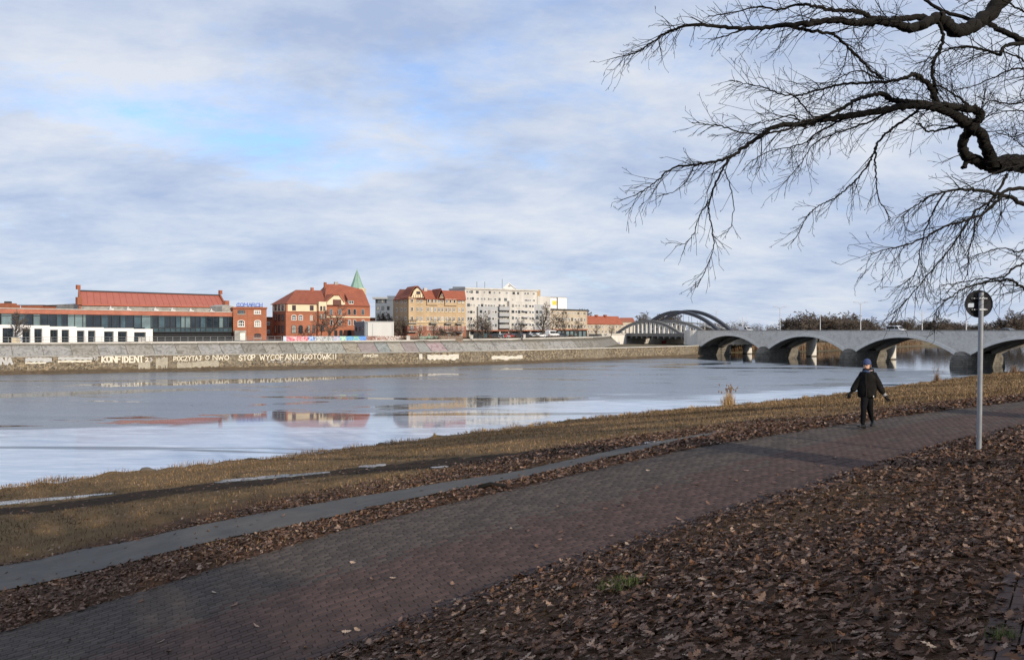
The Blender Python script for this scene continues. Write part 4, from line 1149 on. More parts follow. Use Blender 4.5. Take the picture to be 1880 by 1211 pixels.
# ------------------------------------------------------------------ garden wall with colourful graffiti, and cabin
M_GRAF = {}
def m_graf(i, base, acc, acc2):
    t = NT(f'graffiti_{i}'); n = t.noise(0.9, 3, 0.5, 3.0, t.mapping(loc=(i * 9.1, 3 * i, 0))); w = t.noise(1.5, 3, 0.5, 2.0, t.mapping(loc=(i * 3.1, 7 * i, 0)))
    c = t.mix(t.ramp(n, [(0.46, 0.0), (0.48, 1.0), (0.56, 1.0), (0.58, 0.0)]), base, acc)
    c = t.mix(t.ramp(w, [(0.58, 0.0), (0.60, 1.0)]), c, acc2)
    return t.fin(c, 0.8, spec=0.2)
gw = [(520, 526, (.42, .52, .66), (.65, .7, .75), (.3, .4, .6)), (526, 545, (.55, .13, .17), (.75, .55, .55), (.55, .2, .3)), (545, 566, (.60, .16, .20), (.80, .62, .62), (.35, .1, .15)), (566, 578, (.10, .20, .52), (.55, .62, .75), (.1, .3, .6)),
      (578, 594, (.66, .66, .66), (.12, .13, .14), (.45, .5, .55)), (594, 612, (.60, .62, .62), (.10, .12, .13), (.35, .4, .42)), (612, 624, (.22, .34, .62), (.70, .66, .62), (.55, .4, .38)), (624, 636, (.22, .55, .48), (.65, .70, .55), (.12, .3, .5)),
      (636, 648, (.13, .30, .66), (.25, .55, .62), (.1, .2, .5)), (648, 660, (.20, .48, .36), (.15, .32, .7), (.55, .6, .3)), (660, 673, (.11, .26, .66), (.2, .4, .75), (.08, .15, .45)), (673, 690, (.20, .10, .075), (.4, .3, .28), (.15, .08, .06)),
      (690, 712, (.19, .095, .07), (.62, .58, .55), (.4, .25, .22)), (712, 740, (.19, .10, .075), (.70, .66, .62), (.45, .4, .38)), (740, 770, (.16, .10, .075), (.22, .15, .12), (.12, .09, .07)), (770, 804, (.15, .14, .12), (.24, .38, .30), (.3, .3, .27)), (804, 850, (.17, .12, .09), (.25, .2, .16), (.14, .1, .08))]
gl0 = Fac(520, 190, 850, 203)
gwall = bldg('graffiti_wall', gl0, 620, 'low garden wall covered in bright graffiti before the school')
for i, (a, c, c0, c1, c2) in enumerate(gw):
    y0, y1 = (617 if a < 673 else 616.5), 630
    gl0.part('painted_panel', a, y0, c - .2, y1, -.35 - .01 * (i % 2), .02 * (i % 2), m_graf(i, c0, c1, c2), gwall)
f = Fac(651, 219.5, 669, 213); fr = Fac(669, 213, 723, 217.5)
b = bldg('grey_cabin', fr, 695, 'light grey flat roofed cabin with a dark blue end face beside the school')
m = MB(); f.poly(m, [(651, 591.5), (669, 590.5), (669, 632), (651, 632)], -1, 0.05); m.build('end_wall', M_BLUEG, b)
m = MB(); fr.poly(m, [(669, 590.5), (723, 590.8), (723, 632), (669, 632)], -7.5, 0); m.build('front_wall', M_GREYL, b)
for px in (655, 661.5, 667): f.window(px - .5, 600, 607.5, 2.6, b, M_DFRAME, M_GLS, False, (0, 0))
for px in (672, 684, 720): fr.part('panel_seam', px - .4, 594, px + .4, 630, 0, .08, M_METAL, b)
fr.part('roof_edge', 668.8, 589.6, 723.5, 591, -7.6, .15, M_METAL, b)

# ------------------------------------------------------------------ grey modern block
f = Fac(688, 262, 740, 262)
b = bldg('grey_modern_block', f, 710, 'blue grey modern block with a flat overhanging roof behind bare trees')
f.part('wall', 689, 549, 735, 632, -15, 0, M_BLUEG, b); f.part('roof_slab', 684.5, 545.3, 712, 549, -15, .8, M_METAL, b); f.part('roof_storey', 711, 543, 740, 551, -14, .2, M_BLUEG, b)
for px in (692, 697, 702, 708): f.window(px, 550, 556, 3.4, b, M_DFRAME, M_GLS, False, (0, 0))
for y in (562, 575, 588):
    for px in (694, 703, 713): f.window(px, y, y + 7, 4.5, b, M_DFRAME, M_GLS, False, (1, 0))
unit(678, 583, 690, 632, 275, M_BRICKD, 'dark_brick_house', 'dark brick house sliver between the school and the grey modern block', 'building', 6)

# ------------------------------------------------------------------ yellow tenement
f = Fac(749, 222, 855, 230); fs = Fac(722, 233.9, 749, 222)
b = bldg('yellow_tenement', f, 800, 'ochre yellow tenement with orange tiled roof and half timbered gables')
m = MB(); f.poly(m, [(749, 546), (855, 549), (855, 632), (749, 632)], -13.2, 0); m.build('wall', M_YEL, b)
m = MB(); fs.poly(m, [(722, 549), (749, 546), (749, 632), (722, 632)], -2, 0.05); m.build('side_wall', M_YEL, b)
f.part('plinth', 748.6, 598.5, 855.3, 632, 0, .18, M_PLINTH, b); fs.part('plinth', 722, 598.5, 749.2, 632, 0, .18, M_PLINTH, b)
f.part('bay', 749, 545, 763, 598, 0, .6, M_YEL, b); f.part('bay', 783, 549, 803, 560, 0, .5, M_YEL, b); f.part('bay', 816, 549, 838, 561, 0, .5, M_YEL, b)
f.part('cornice', 749, 590.6, 855, 592, 0, .3, M_CREAM, b)
# roof
E0, E1 = f.P(747.5, 548, .8), f.P(856, 551, .8); T0, T1 = f.P(745, 531, -6), f.P(853.5, 534, -6)
B0, B1 = f.pt(f.U(748), E0.z, -13.6), f.pt(f.U(856), E1.z, -13.6)
m = MB(); m.add([E0, E1, T1, T0, B1, B0], [(0, 1, 2, 3), (2, 4, 5, 3), (1, 4, 2), (0, 3, 5), (0, 5, 4, 1)]); r1 = m.build('roof', M_TILEO, b)
S0, S1 = fs.P(722, 550, .7), fs.P(749, 548.5, .7); ST0, ST1 = fs.P(734, 530.8, -4), fs.P(749, 531, -4)
m = MB(); m.add([S0, S1, ST1, ST0, fs.pt(fs.U(722), S0.z, -12)], [(0, 1, 2, 3), (0, 3, 4)]); m.build('side_roof', M_TILED, b)
def gable(pts, inner, win, roofmat):
    m = MB(); f.poly(m, inner, -5, .9); g_ = m.build('timber_gable', M_CREAM, b)
    for a0, a1 in zip(pts[:-1], pts[1:]):
        A, C_ = f.P(*a0, 1.4), f.P(*a1, 1.4); bk = Vector((-f.n.x, -f.n.y, 0)) * 7
        m = MB(); m.prism([A, C_, C_ + bk, A + bk], (0, 0, .3)); m.build('gable_roof', roofmat, g_)
    x0, x1 = min(p[0] for p in inner), max(p[0] for p in inner); yb = max(p[1] for p in inner)
    for k in range(1, 6):
        px = x0 + (x1 - x0) * k / 6; f.bx(MB(), px - .35, yb - 8 + 5 * abs(k - 3) / 3, px + .35, yb, .9, 1.0).build('timber', M_RFRAME, g_)
    f.window(win[0], win[1], win[2], win[3], g_, M_RFRAME, M_GLS, False, (1, 1), 1.1)
gable([(749, 547.5), (753, 543), (758, 532), (763, 526.5), (768, 526.5), (774, 533), (781, 548)], [(753, 546.5), (758, 534), (763, 529), (768, 529), (773, 535), (778, 546.5)], (766, 535, 540, 7), M_TILED)
gable([(803, 548), (810, 531), (817.5, 548.5)], [(805, 547.5), (810, 535), (815.5, 547.8)], (810, 538, 543, 4), M_TILED)
for px, y0, y1 in ((774, 525, 534), (792.5, 527, 534), (818, 528.5, 534)): f.part('chimney', px - 3, y0, px + 3, y1, -6, -5, M_CONCLT, b)
wc = [754.8, 766.7, 773.7, 785.3, 792, 798.7, 805.3, 811.6, 819, 825.7, 833, 842.5, 849.3]
for y0, y1 in ((548.5, 555), (563.5, 571), (580.5, 588), (596.5, 605)):
    for px in wc:
        if y0 < 549 and px in (785.3,): pass
        pr = .7 if px < 763 else .1
        f.window(px, y0 + (px - 750) * .012, y1 + (px - 750) * .012, 3.9, b, M_WFRAME, M_GLS, False, (1, 1), pr + (.5 if y0 < 549 and (783 < px < 803 or 816 < px < 838) else .12), sill=M_CREAM if y0 < 590 else None)
for px in (770, 787, 812, 824, 834, 846): f.window(px, 613, 620, 5, b, M_CREAM, M_GLS, True, (1, 0), .3)
for a, c, y in ((747, 763, 592), (788, 802, 592.5), (816, 829, 593), (836, 848, 593.3), (747, 763, 608), (816, 829, 608.5), (836, 848, 609)):
    o = f.part('balcony', a, y, c, y + 1.5, 0, 1.5, M_CONC, b); f.part('balcony_rail', a + .2, y - 5.5, c - .2, y - 4.8, 1.35, 1.45, M_DFRAME, o)
    for k in range(6):
        px = a + .5 + (c - a - 1) * k / 5; f.part('baluster', px - .2, y - 5, px + .2, y, 1.36, 1.44, M_DFRAME, o)
for y0, y1 in ((551, 557), (565, 572), (581, 588), (600, 608)):
    for px in (729, 738, 745): fs.window(px, y0, y1, 2.8, b, M_WFRAME, M_GLS, False, (1, 0))

# ------------------------------------------------------------------ white panel block of flats
f = Fac(853, 240, 1001, 258.5)
b = bldg('white_flats', f, 920, 'long grey white six storey block of flats with shops below')
m = MB(); f.poly(m, [(853.5, 529.5), (986, 534), (986, 632), (853.5, 632)], -9, 0); m.build('wall', M_SLAB, b)
m = MB(); f.poly(m, [(853, 527.5), (987, 532), (987, 534.5), (853, 530.5)], -9.4, .4); m.build('cornice', M_CONCLT, b)
m = MB(); f.poly(m, [(986.1, 543.5), (1010, 545), (1010, 632), (986.1, 632)], -12, 0.2); m.build('wall', M_SLAB, b)
f.part('stair_head', 985, 532, 993, 543.5, -8, -.2, M_YEL, b)
for px in (994, 997.5): f.part('roof_vent', px - 1, 533, px + 1, 545, -4, -3, M_DFRAME, b)
f.part('grey_bay', 875, 563, 911, 606.5, 0, .9, M_SLABG, b); f.part('projecting_bay', 931, 553, 977, 606.5, 0, 1.2, M_SLAB, b); f.part('grey_bay', 978, 559, 996, 606, 0, .8, M_SLABG, b)
f.part('shop_canopy', 855, 605.6, 1008, 607.6, 0, 2.2, M_BRICKD, b); f.part('shop_shade_plate', 856, 607.6, 1008, 626, 0, .15, M_DARK, b)  # dark plate on the wall paints the shade around the shop fronts
for k, px in enumerate(np.linspace(862, 1003, 16)): 
    f.part('shop_window', px - 3.4, 609.5, px + 3.4, 624, .15, .3, M_GLS if k % 3 else M_GLSB, b)
for px in (856.5, 912, 928, 950, 968): f.part('shop_pillar', px - 1, 607, px + 1, 627, 0, 1.8, M_CONCLT, b)
rg = random.Random(5)
def frow(y0, y1, cols, pr=.1):
    for px in cols: f.window(px, y0 + (px - 853) * .03, y1 + (px - 853) * .03, rg.choice((3.4, 4.2, 4.8)), b, rg.choice((M_WFRAME, M_WFRAME, M_DFRAME)), M_GLS, False, (1, 0), pr)
frow(533, 537.5, (858, 861.8, 865.5, 876, 889, 899, 907.5, 917, 930, 943, 951, 964, 969, 979.5))
frow(545, 550, (858.5, 864, 868, 877, 884.5, 889.5, 897, 901, 909, 917, 928, 941))
frow(545.5, 550, (965, 969, 973, 980, 988, 995, 1001, 1006))
frow(557, 562, (860, 865, 870.5, 879, 885, 891.5, 897, 902, 907, 917, 921, 925))
frow(570, 574.5, (860, 865, 870))
frow(582, 587, (860, 865)); frow(594, 599, (861, 865, 869.5))
for y in (568.5, 581, 593): frow(y, y + 5, (880, 888, 895, 902, 907), 1.0)
for y in (556, 567, 578.5, 590): frow(y, y + 5, (937.5, 943.5, 949, 957, 962, 969, 974), 1.3)
for y in (567, 578.5, 590): frow(y, y + 5, (917, 921.5, 926), .1)
for y in (566, 577, 588): frow(y, y + 5, (983, 990), .9); frow(y, y + 5, (1001, 1006), .3)
for y in (568, 579, 590.5, 601):
    o = f.part('balcony', 912, y - 5, 930.8, y + 1.5, 0, 1.6, M_SLABG, b); f.part('balcony_top', 911.7, y - 5.4, 931, y - 4.8, 0, 1.7, M_CONCLT, o)
for y in (571, 582.5, 594.5): f.part('balcony', 953, y - 1, 964, y + .8, 1.2, 2.4, M_SLABG, b)
for px in (875.5, 890, 922): MB().tube([f.P(px, 529, -3), f.P(px, 517 if px < 900 else 512, -3)], .06, 4).build('antenna', M_DFRAME, b)
unit(831, 526, 853, 550, 262, M_BLUEG, 'grey_penthouse', 'dark grey roof storey behind the yellow tenement and the white flats', 'building', 8)
g = Fac(920, 300, 950, 300); o = bldg('white_pediment_house', g, 935, 'white triangular pediment rising behind the white flats')
m = MB(); g.poly(m, [(924, 528.5), (935, 519.8), (946, 528.5), (946, 632), (924, 632)], -6, 0); m.build('pediment', M_WHITE, o)
m = MB(); g.poly(m, [(922.5, 529.3), (935, 518.8), (947.5, 529.3), (945.5, 529.3), (935, 520.8), (924.5, 529.3)], -6.2, .3); m.build('pediment_trim', M_WHITE, o); g.part('round_window', 933, 523.6, 937, 526.3, 0, .06, M_METAL, o)

# ------------------------------------------------------------------ beige block, white advert block, orange roofed house
f = Fac(1011, 276, 1078, 296)
b = bldg('beige_block', f, 1045, 'flat roofed beige block of flats with small attic windows')
m = MB(); f.poly(m, [(1010.5, 568), (1078, 570), (1078, 628), (1010.5, 628)], -12, 0); m.build('wall', M_BEIGE, b)
m = MB(); f.poly(m, [(1009.5, 566.3), (1079, 568.6), (1079, 570.4), (1009.5, 568.4)], -12.4, .5); m.build('eaves', M_DFRAME, b)
for y0, y1 in ((572, 575), (582, 588), (595, 600.5)):
    for px in np.linspace(1016, 1073, 11): f.window(px, y0 + (px - 1011) * .03, y1 + (px - 1011) * .03, 3.0, b, M_WFRAME if rg.random() < .5 else M_DFRAME, M_GLS, False, (1, 0))
f.part('shop_band', 1012, 604, 1077, 606, 0, .5, M_BRICKD, b); f.part('shop_shade_plate', 1013, 606, 1077, 622, 0, .12, M_DARK, b)  # shop floor shade painted as a dark plate on the wall
for px in np.linspace(1018, 1072, 8): f.part('shop_window', px - 2.4, 608, px + 2.4, 621, .12, .25, M_GLSL, b)
f = Fac(1003, 330, 1040, 336)
b = bldg('white_advert_block', f, 1022, 'tall white blind walls with a yellow advert behind the beige block')
f.part('wall', 1004, 546, 1022, 632, -10, 0, M_WHITE, b); f.part('wall', 1023.5, 546.5, 1039.5, 632, -10, .3, M_WHITE, b); f.part('yellow_advert', 1014, 552, 1021.5, 559.5, 0, .1, plain('yellow_paint', (0.75, 0.52, 0.08), 0.6), b); f.part('roof_edge', 1003.5, 544.8, 1040, 546.2, -10, .4, M_METAL, b)
f = Fac(1076, 330, 1146, 352)
b = bldg('orange_roof_house', f, 1110, 'long low house with a bright orange tiled roof near the bridge')
m = MB(); f.poly(m, [(1070, 593), (1143, 594), (1143, 625), (1070, 625)], -10, 0); m.build('wall', M_BEIGE, b)
m = MB(); m.add([f.P(1068, 594.5, .6), f.P(1145, 595.5, .6), f.P(1135, 580.5, -5), f.P(1070, 579.5, -5), f.pt(f.U(1145), f.Zat(1145, 595.5), -11), f.pt(f.U(1068), f.Zat(1068, 594.5), -11)], [(0, 1, 2, 3), (2, 4, 5, 3), (1, 4, 2), (0, 3, 5), (0, 5, 4, 1)]); r1 = m.build('roof', M_TILEO, b)
for px in (1085, 1110, 1126): f.part('chimney', px - 1.5, 577.5, px + 1.5, 583, -5, -3.8, M_TILED, r1)
for px in np.linspace(1080, 1138, 10): f.window(px, 597, 602, 2.8, b, M_WFRAME, M_GLS, False, (1, 0)); f.window(px, 606, 611, 2.8, b, M_WFRAME, M_GLS, False, (1, 0))
b = None
f = Fac(1135, 372, 1190, 385); b = bldg('distant_red_house', f, 1160, 'distant red roofed house behind the bridge end trees')
f.part('wall', 1137, 590, 1165, 625, -10, 0, M_BEIGE, b); m = MB(); m.add([f.P(1136, 591, .5), f.P(1166, 591, .5), f.P(1162, 583, -5), f.P(1140, 583, -5), f.pt(f.U(1166), f.Zat(1166, 591), -10), f.pt(f.U(1136), f.Zat(1136, 591), -10)], [(0, 1, 2, 3), (2, 4, 5, 3), (1, 4, 2), (0, 3, 5), (0, 5, 4, 1)]); m.build('roof', M_TILE, b)
for px in (1143, 1150, 1157): f.window(px, 594, 599, 3, b, M_WFRAME, M_GLS, False, (1, 0))
# ------------------------------------------------------------------ bridges
BD = Vector((0.435, -0.900)).normalized()      # along the bridge, towards the near bank
BN = Vector((0.900, 0.435)).normalized()       # away from us, across the bridge
BO = Vector((94.6, 218.7))                     # second river pier, front face
SPAN = 33.0
def bp(a, o, z):
    q = BO + BD * a + BN * o
    return Vector((q.x, q.y, z))
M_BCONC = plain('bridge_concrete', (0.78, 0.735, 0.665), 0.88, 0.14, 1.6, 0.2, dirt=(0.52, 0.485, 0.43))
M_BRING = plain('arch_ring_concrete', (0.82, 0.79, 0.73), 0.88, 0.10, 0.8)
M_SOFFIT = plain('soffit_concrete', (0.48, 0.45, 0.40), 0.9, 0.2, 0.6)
def m_pier():
    t = NT('pier_masonry')
    bt = t.node('ShaderNodeTexBrick'); bt.inputs['Scale'].default_value = 1.0
    bt.inputs['Color1'].default_value = (0.16, 0.145, 0.125, 1); bt.inputs['Color2'].default_value = (0.23, 0.21, 0.18, 1); bt.inputs['Mortar'].default_value = (0.05, 0.048, 0.045, 1)
    bt.inputs['Brick Width'].default_value = 1.1; bt.inputs['Row Height'].default_value = 0.55; bt.inputs['Mortar Size'].default_value = 0.03
    sx = t.node('ShaderNodeSeparateXYZ'); t.l.new(t.co(), sx.inputs[0]); cb = t.node('ShaderNodeCombineXYZ')
    t.l.new(t.math('ADD', sx.outputs[0], sx.outputs[1]), cb.inputs[0]); t.l.new(sx.outputs[2], cb.inputs[1]); t.l.new(cb.outputs[0], bt.inputs['Vector'])
    c = t.mix(t.ramp(t.noise(0.8, 5), [(0.4, 0.0), (0.7, 0.6)]), bt.outputs['Color'], (0.055, 0.055, 0.050))
    t.bump(t.noise(3, 4), 0.6, 0.08)
    return t.fin(c, 0.9, spec=0.2)
M_PIER = m_pier()
M_COLW = plain('white_column', (0.66, 0.64, 0.60), 0.85, 0.08, 0.6, streak=True, dirt=(0.42, 0.40, 0.37))
M_STEEL = plain('pale_arch_steel', (0.19, 0.185, 0.175), 0.6, 0.12, 0.5)
M_STEELW = plain('white_hanger', (0.66, 0.65, 0.62), 0.6, 0.06)
M_STEELD = plain('dark_arch_steel', (0.06, 0.065, 0.078), 0.55, 0.12, 0.5)
M_ROAD = plain('bridge_asphalt', (0.07, 0.07, 0.072), 0.9, 0.2)
DECK = 8.85; WID = 11.5
b = empty('arched_bridge', bp(0, WID / 2, 0), 'grey concrete road bridge with low arches on dark stone piers', 'bridge')
half = SPAN / 2 - 2.1
def arch_z(t, spring, crown): return spring + (crown - spring) * math.sqrt(max(0, 1 - t * t)) if False else spring + (crown - spring) * (1 - abs(t) ** 2.1)
for k in range(-2, 4):
    a0, a1 = k * SPAN, (k + 1) * SPAN; c = (a0 + a1) / 2
    N = 26; ts_ = np.linspace(-1, 1, N + 1)
    for nm, o0, o1, mat in (('spandrel_wall', 0.0, 0.55, M_BCONC), ('spandrel_wall', WID - .55, WID, M_BCONC)):
        m = MB(); lo = [(a0, 3.2)] + [(c + t * half, arch_z(t, 3.0, 7.05)) for t in ts_] + [(a1, 3.2)]
        fr = [bp(a, o0, z) for a, z in lo]; ft = [bp(a, o0, DECK) for a, z in lo]; br = [bp(a, o1, z) for a, z in lo]; bt_ = [bp(a, o1, DECK) for a, z in lo]
        n_ = len(lo); fcs = []
        for i in range(n_ - 1):
            fcs += [(i, i + 1, n_ + i + 1, n_ + i), (2 * n_ + i + 1, 2 * n_ + i, 3 * n_ + i, 3 * n_ + i + 1), (i + 1, i, 2 * n_ + i, 2 * n_ + i + 1), (n_ + i, n_ + i + 1, 3 * n_ + i + 1, 3 * n_ + i)]
        m.add(fr + ft + br + bt_, fcs); m.build(nm, mat, b)
    m = MB(); ring = []
    for t in ts_:
        tx = math.sin(0); z = arch_z(t, 3.0, 7.05); 
        ring.append((c + t * half, z - .02, c + t * (half + .55 * abs(t) ** 2), z + .72))
    vs = []
    for (x0, z0, x1, z1) in ring: vs += [bp(x0, -.14, z0), bp(x1, -.14, z1), bp(x1, .02, z1), bp(x0, .02, z0)]
    m.add(vs, [(4 * i + q, 4 * i + 4 + q, 4 * i + 4 + (q + 1) % 4, 4 * i + (q + 1) % 4) for i in range(N) for q in range(4)]); m.build('arch_ring', M_BRING, b)
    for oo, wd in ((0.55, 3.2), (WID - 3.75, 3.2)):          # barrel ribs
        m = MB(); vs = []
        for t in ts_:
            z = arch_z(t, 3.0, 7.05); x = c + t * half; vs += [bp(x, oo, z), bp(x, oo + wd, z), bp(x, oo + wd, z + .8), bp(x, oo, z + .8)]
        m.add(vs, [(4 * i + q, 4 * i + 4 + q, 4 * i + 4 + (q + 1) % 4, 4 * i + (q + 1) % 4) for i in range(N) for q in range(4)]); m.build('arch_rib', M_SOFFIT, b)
m = MB(); m.hexa([bp(-69, .5, 7.6), bp(150, .5, 7.6), bp(150, WID - .5, 7.6), bp(-69, WID - .5, 7.6), bp(-69, .5, 7.95), bp(150, .5, 7.95), bp(150, WID - .5, 7.95), bp(-69, WID - .5, 7.95)]); m.build('deck', M_ROAD, b)
for o0, o1 in ((-.12, .65), (WID - .65, WID + .12)):
    m = MB(); m.hexa([bp(-69, o0, DECK), bp(140, o0, DECK), bp(140, o1, DECK), bp(-69, o1, DECK), bp(-69, o0, DECK + .14), bp(140, o0, DECK + .14), bp(140, o1, DECK + .14), bp(-69, o1, DECK + .14)]); m.build('parapet_cap', M_CONC, b)
# river piers with rounded cutwaters
for k in range(-1, 5):
    if k == -1: zz_, wd = -1, 0
    pr = empty if False else None
    for o_c, nm in ((-.2, 'cutwater'), (WID + .2, 'cutwater')):
        m = MB(); rings = []
        for z, r_ in ((-1.0, 2.75), (.8, 2.65), (2.0, 2.45), (2.9, 2.0), (3.5, 1.25), (3.8, .45)):
            rings.append([bp(k * SPAN + math.cos(q * math.pi / 8) * r_ * .95, o_c + math.sin(q * math.pi / 8) * r_ * 1.05, z) for q in range(16)])
        m.loft(rings); m.build(nm, M_PIER, b)
    m = MB(); ring = [bp(k * SPAN - 2.3, -.1, -1), bp(k * SPAN + 2.3, -.1, -1), bp(k * SPAN + 2.3, WID + .1, -1), bp(k * SPAN - 2.3, WID + .1, -1)]
    m.prism(ring, (0, 0, 4.25)); m.build('pier', M_PIER, b)
# abutment at the far end
ab = empty('bridge_abutment', bp(-69, 2, 0), 'pale concrete abutment on dark masonry between the steel arches and concrete arches', 'abutment')
m = MB(); rings = []
for z in (3.6, 8.9): rings.append([bp(-69.5 + math.cos(q * math.pi / 10) * 4.2, 1.6 + math.sin(q * math.pi / 10) * 3.2, z) for q in range(20)])
m.loft(rings); m.build('drum', M_COLW, ab)
m = MB(); m.prism([bp(-74.2, -1.9, -1), bp(-65.0, -1.9, -1), bp(-65.0, 14, -1), bp(-74.2, 14, -1)], (0, 0, 4.7)); m.build('masonry_base', M_PIER, ab)
m = MB(); m.prism([bp(-73, 4, 3.7), bp(-66, 4, 3.7), bp(-66, 34, 3.7), bp(-73, 34, 3.7)], (0, 0, 4.4)); m.build('core', M_BCONC, ab)
# second road bridge on white columns
b2 = empty('beam_bridge', bp(0, 24, 0), 'flat beam bridge on tall white columns behind the arched bridge', 'bridge')
O0, O1 = 16.2, 31.0
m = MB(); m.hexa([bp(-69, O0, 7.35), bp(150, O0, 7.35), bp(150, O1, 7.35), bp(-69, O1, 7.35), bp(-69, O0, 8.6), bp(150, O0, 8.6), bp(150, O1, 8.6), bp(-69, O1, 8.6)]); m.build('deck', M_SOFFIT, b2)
for o_ in (O0 - .1, O1 - .4):
    m = MB(); m.hexa([bp(-69, o_, 8.6), bp(150, o_, 8.6), bp(150, o_ + .5, 8.6), bp(-69, o_ + .5, 8.6), bp(-69, o_, 8.95), bp(150, o_, 8.95), bp(150, o_ + .5, 8.95), bp(-69, o_ + .5, 8.95)]); m.build('edge_beam', M_BCONC, b2)
for k in (-2, -1, 0, 1, 2, 3):
    a_ = -9.5 + k * 31.0
    for o_, r_ in ((18.4, 1.35), (28.4, 1.5)):
        m = MB(); rings = [[bp(a_ + math.cos(q * math.pi / 9) * r_, o_ + math.sin(q * math.pi / 9) * r_ * 1.2, z) for q in range(18)] for z in (-1.2, 7.4)]
        m.loft(rings); c_ = m.build('column', M_COLW, b2, smooth=False)
        m = MB(); rings = [[bp(a_ + math.cos(q * math.pi / 9) * (r_ + .05), o_ + math.sin(q * math.pi / 9) * (r_ * 1.2 + .05), z) for q in range(18)] for z in (-1.2, .35)]
        m.loft(rings); m.build('wet_stain', M_PIER, c_)
# steel arch spans on the far side
def rib(parent, name, a0, a1, off, zf0, zf1, zc, w, h, mat, n=28, hang=None, deckz=7.6, p=2.0):
    m = MB(); vs = []; cx_ = []
    for i in range(n + 1):
        t = -1 + 2 * i / n; a = (a0 + a1) / 2 + (a1 - a0) / 2 * t; base = zf0 + (zf1 - zf0) * i / n; z = base + (zc - (zf0 + zf1) / 2) * (1 - abs(t) ** p)
        cx_.append((a, z)); vs += [bp(a, off, z - h / 2), bp(a, off + w, z - h / 2), bp(a, off + w, z + h / 2), bp(a, off, z + h / 2)]
    m.add(vs, [(4 * i + q, 4 * i + 4 + q, 4 * i + 4 + (q + 1) % 4, 4 * i + (q + 1) % 4) for i in range(n) for q in range(4)]); o = m.build(name, mat, parent)
    if hang:
        for k in range(hang):
            a = a0 + (a1 - a0) * (k + 2) / (hang + 3); i = (a - a0) / (a1 - a0) * n; j = min(int(i), n - 1); z = cx_[j][1] + (cx_[j + 1][1] - cx_[j][1]) * (i - j)
            if z - h / 2 > deckz + .3:
                m = MB(); m.hexa([bp(a - .32, off + .1, deckz), bp(a + .32, off + .1, deckz), bp(a + .32, off + w - .1, deckz), bp(a - .32, off + w - .1, deckz)] + [bp(a - .32, off + .1, z - h / 2 + .05), bp(a + .32, off + .1, z - h / 2 + .05), bp(a + .32, off + w - .1, z - h / 2 + .05), bp(a - .32, off + w - .1, z - h / 2 + .05)])
                m.build('hanger', M_STEELW, o)
    return o
A0, A1 = -2 * SPAN - 57, -2 * SPAN - 6.5
s1 = empty('steel_arch_span', bp((A0 + A1) / 2, 5, 6.6), 'pale grey steel arch span with white hangers over the far bank', 'bridge')
rib(s1, 'arch_rib', A0 - 2, A1, 0, 3.6, 6.0, 12.4, .9, 1.0, M_STEEL, hang=16)
rib(s1, 'arch_rib', A0 - 2, A1, 10.2, 4.6, 7.4, 12.4, .9, 1.0, M_STEEL, hang=16)
for o_ in (0.05, 10.2):
    m = MB(); m.hexa([bp(A0, o_, 6.5), bp(A1, o_, 6.5), bp(A1, o_ + .8, 6.5), bp(A0, o_ + .8, 6.5), bp(A0, o_, 7.7), bp(A1, o_, 7.7), bp(A1, o_ + .8, 7.7), bp(A0, o_ + .8, 7.7)]); m.build('tie_beam', M_STEEL, s1)
for k in range(14):
    a = A0 + 2 + (A1 - A0 - 4) * k / 13; m = MB(); m.hexa([bp(a - .25, -.3, 5.7), bp(a + .25, -.3, 5.7), bp(a + .25, 11.2, 5.7), bp(a - .25, 11.2, 5.7), bp(a - .25, -.3, 6.5), bp(a + .25, -.3, 6.5), bp(a + .25, 11.2, 6.5), bp(a - .25, 11.2, 6.5)]); m.build('cross_beam', M_STEEL, s1)
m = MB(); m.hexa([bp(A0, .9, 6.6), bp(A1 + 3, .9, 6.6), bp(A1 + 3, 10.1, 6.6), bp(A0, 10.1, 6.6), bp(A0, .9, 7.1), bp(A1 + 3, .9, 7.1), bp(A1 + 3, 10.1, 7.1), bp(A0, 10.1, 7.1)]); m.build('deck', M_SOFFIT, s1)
s2 = empty('dark_steel_arch_span', bp((A0 + A1) / 2, 22, 6.6), 'taller dark blue grey steel arches of the second bridge', 'bridge')
rib(s2, 'arch_rib', A0 - 3, A1 + 2, 14.0, 5.5, 8.2, 16.1, 1.2, 1.25, M_STEELD)
rib(s2, 'arch_rib', A0 - 3, A1 + 2, 19.6, 5.5, 8.2, 16.4, 1.2, 1.25, M_STEELD)
rib(s2, 'low_rib', A0 - 3, A1 + 1, 16.0, 5.5, 8.0, 12.0, .5, .5, M_STEELW); rib(s2, 'low_rib', A0 - 3, A1 + 1, 21.5, 5.5, 8.0, 11.6, .5, .5, M_STEELW)
m = MB(); m.hexa([bp(A0, 14, 6.8), bp(A1 + 3, 14, 6.8), bp(A1 + 3, 31, 6.8), bp(A0, 31, 6.8), bp(A0, 14, 7.9), bp(A1 + 3, 14, 7.9), bp(A1 + 3, 31, 7.9), bp(A0, 31, 7.9)]); m.build('deck', M_SOFFIT, s2)
for k in range(8):
    a = A0 + 8 + (A1 - A0 - 14) * k / 7
    t = (a - (A0 + A1) / 2) / ((A1 - A0) / 2); z = 6.8 + 9.2 * (1 - t * t)
    if z > 9.5: MB().tube([bp(a, 14.6, z - .6), bp(a, 14.6, 7.9)], .07, 5).build('hanger_rod', M_STEELD, s2); MB().tube([bp(a, 20.2, z - .6), bp(a, 20.2, 7.9)], .07, 5).build('hanger_rod', M_STEELD, s2)
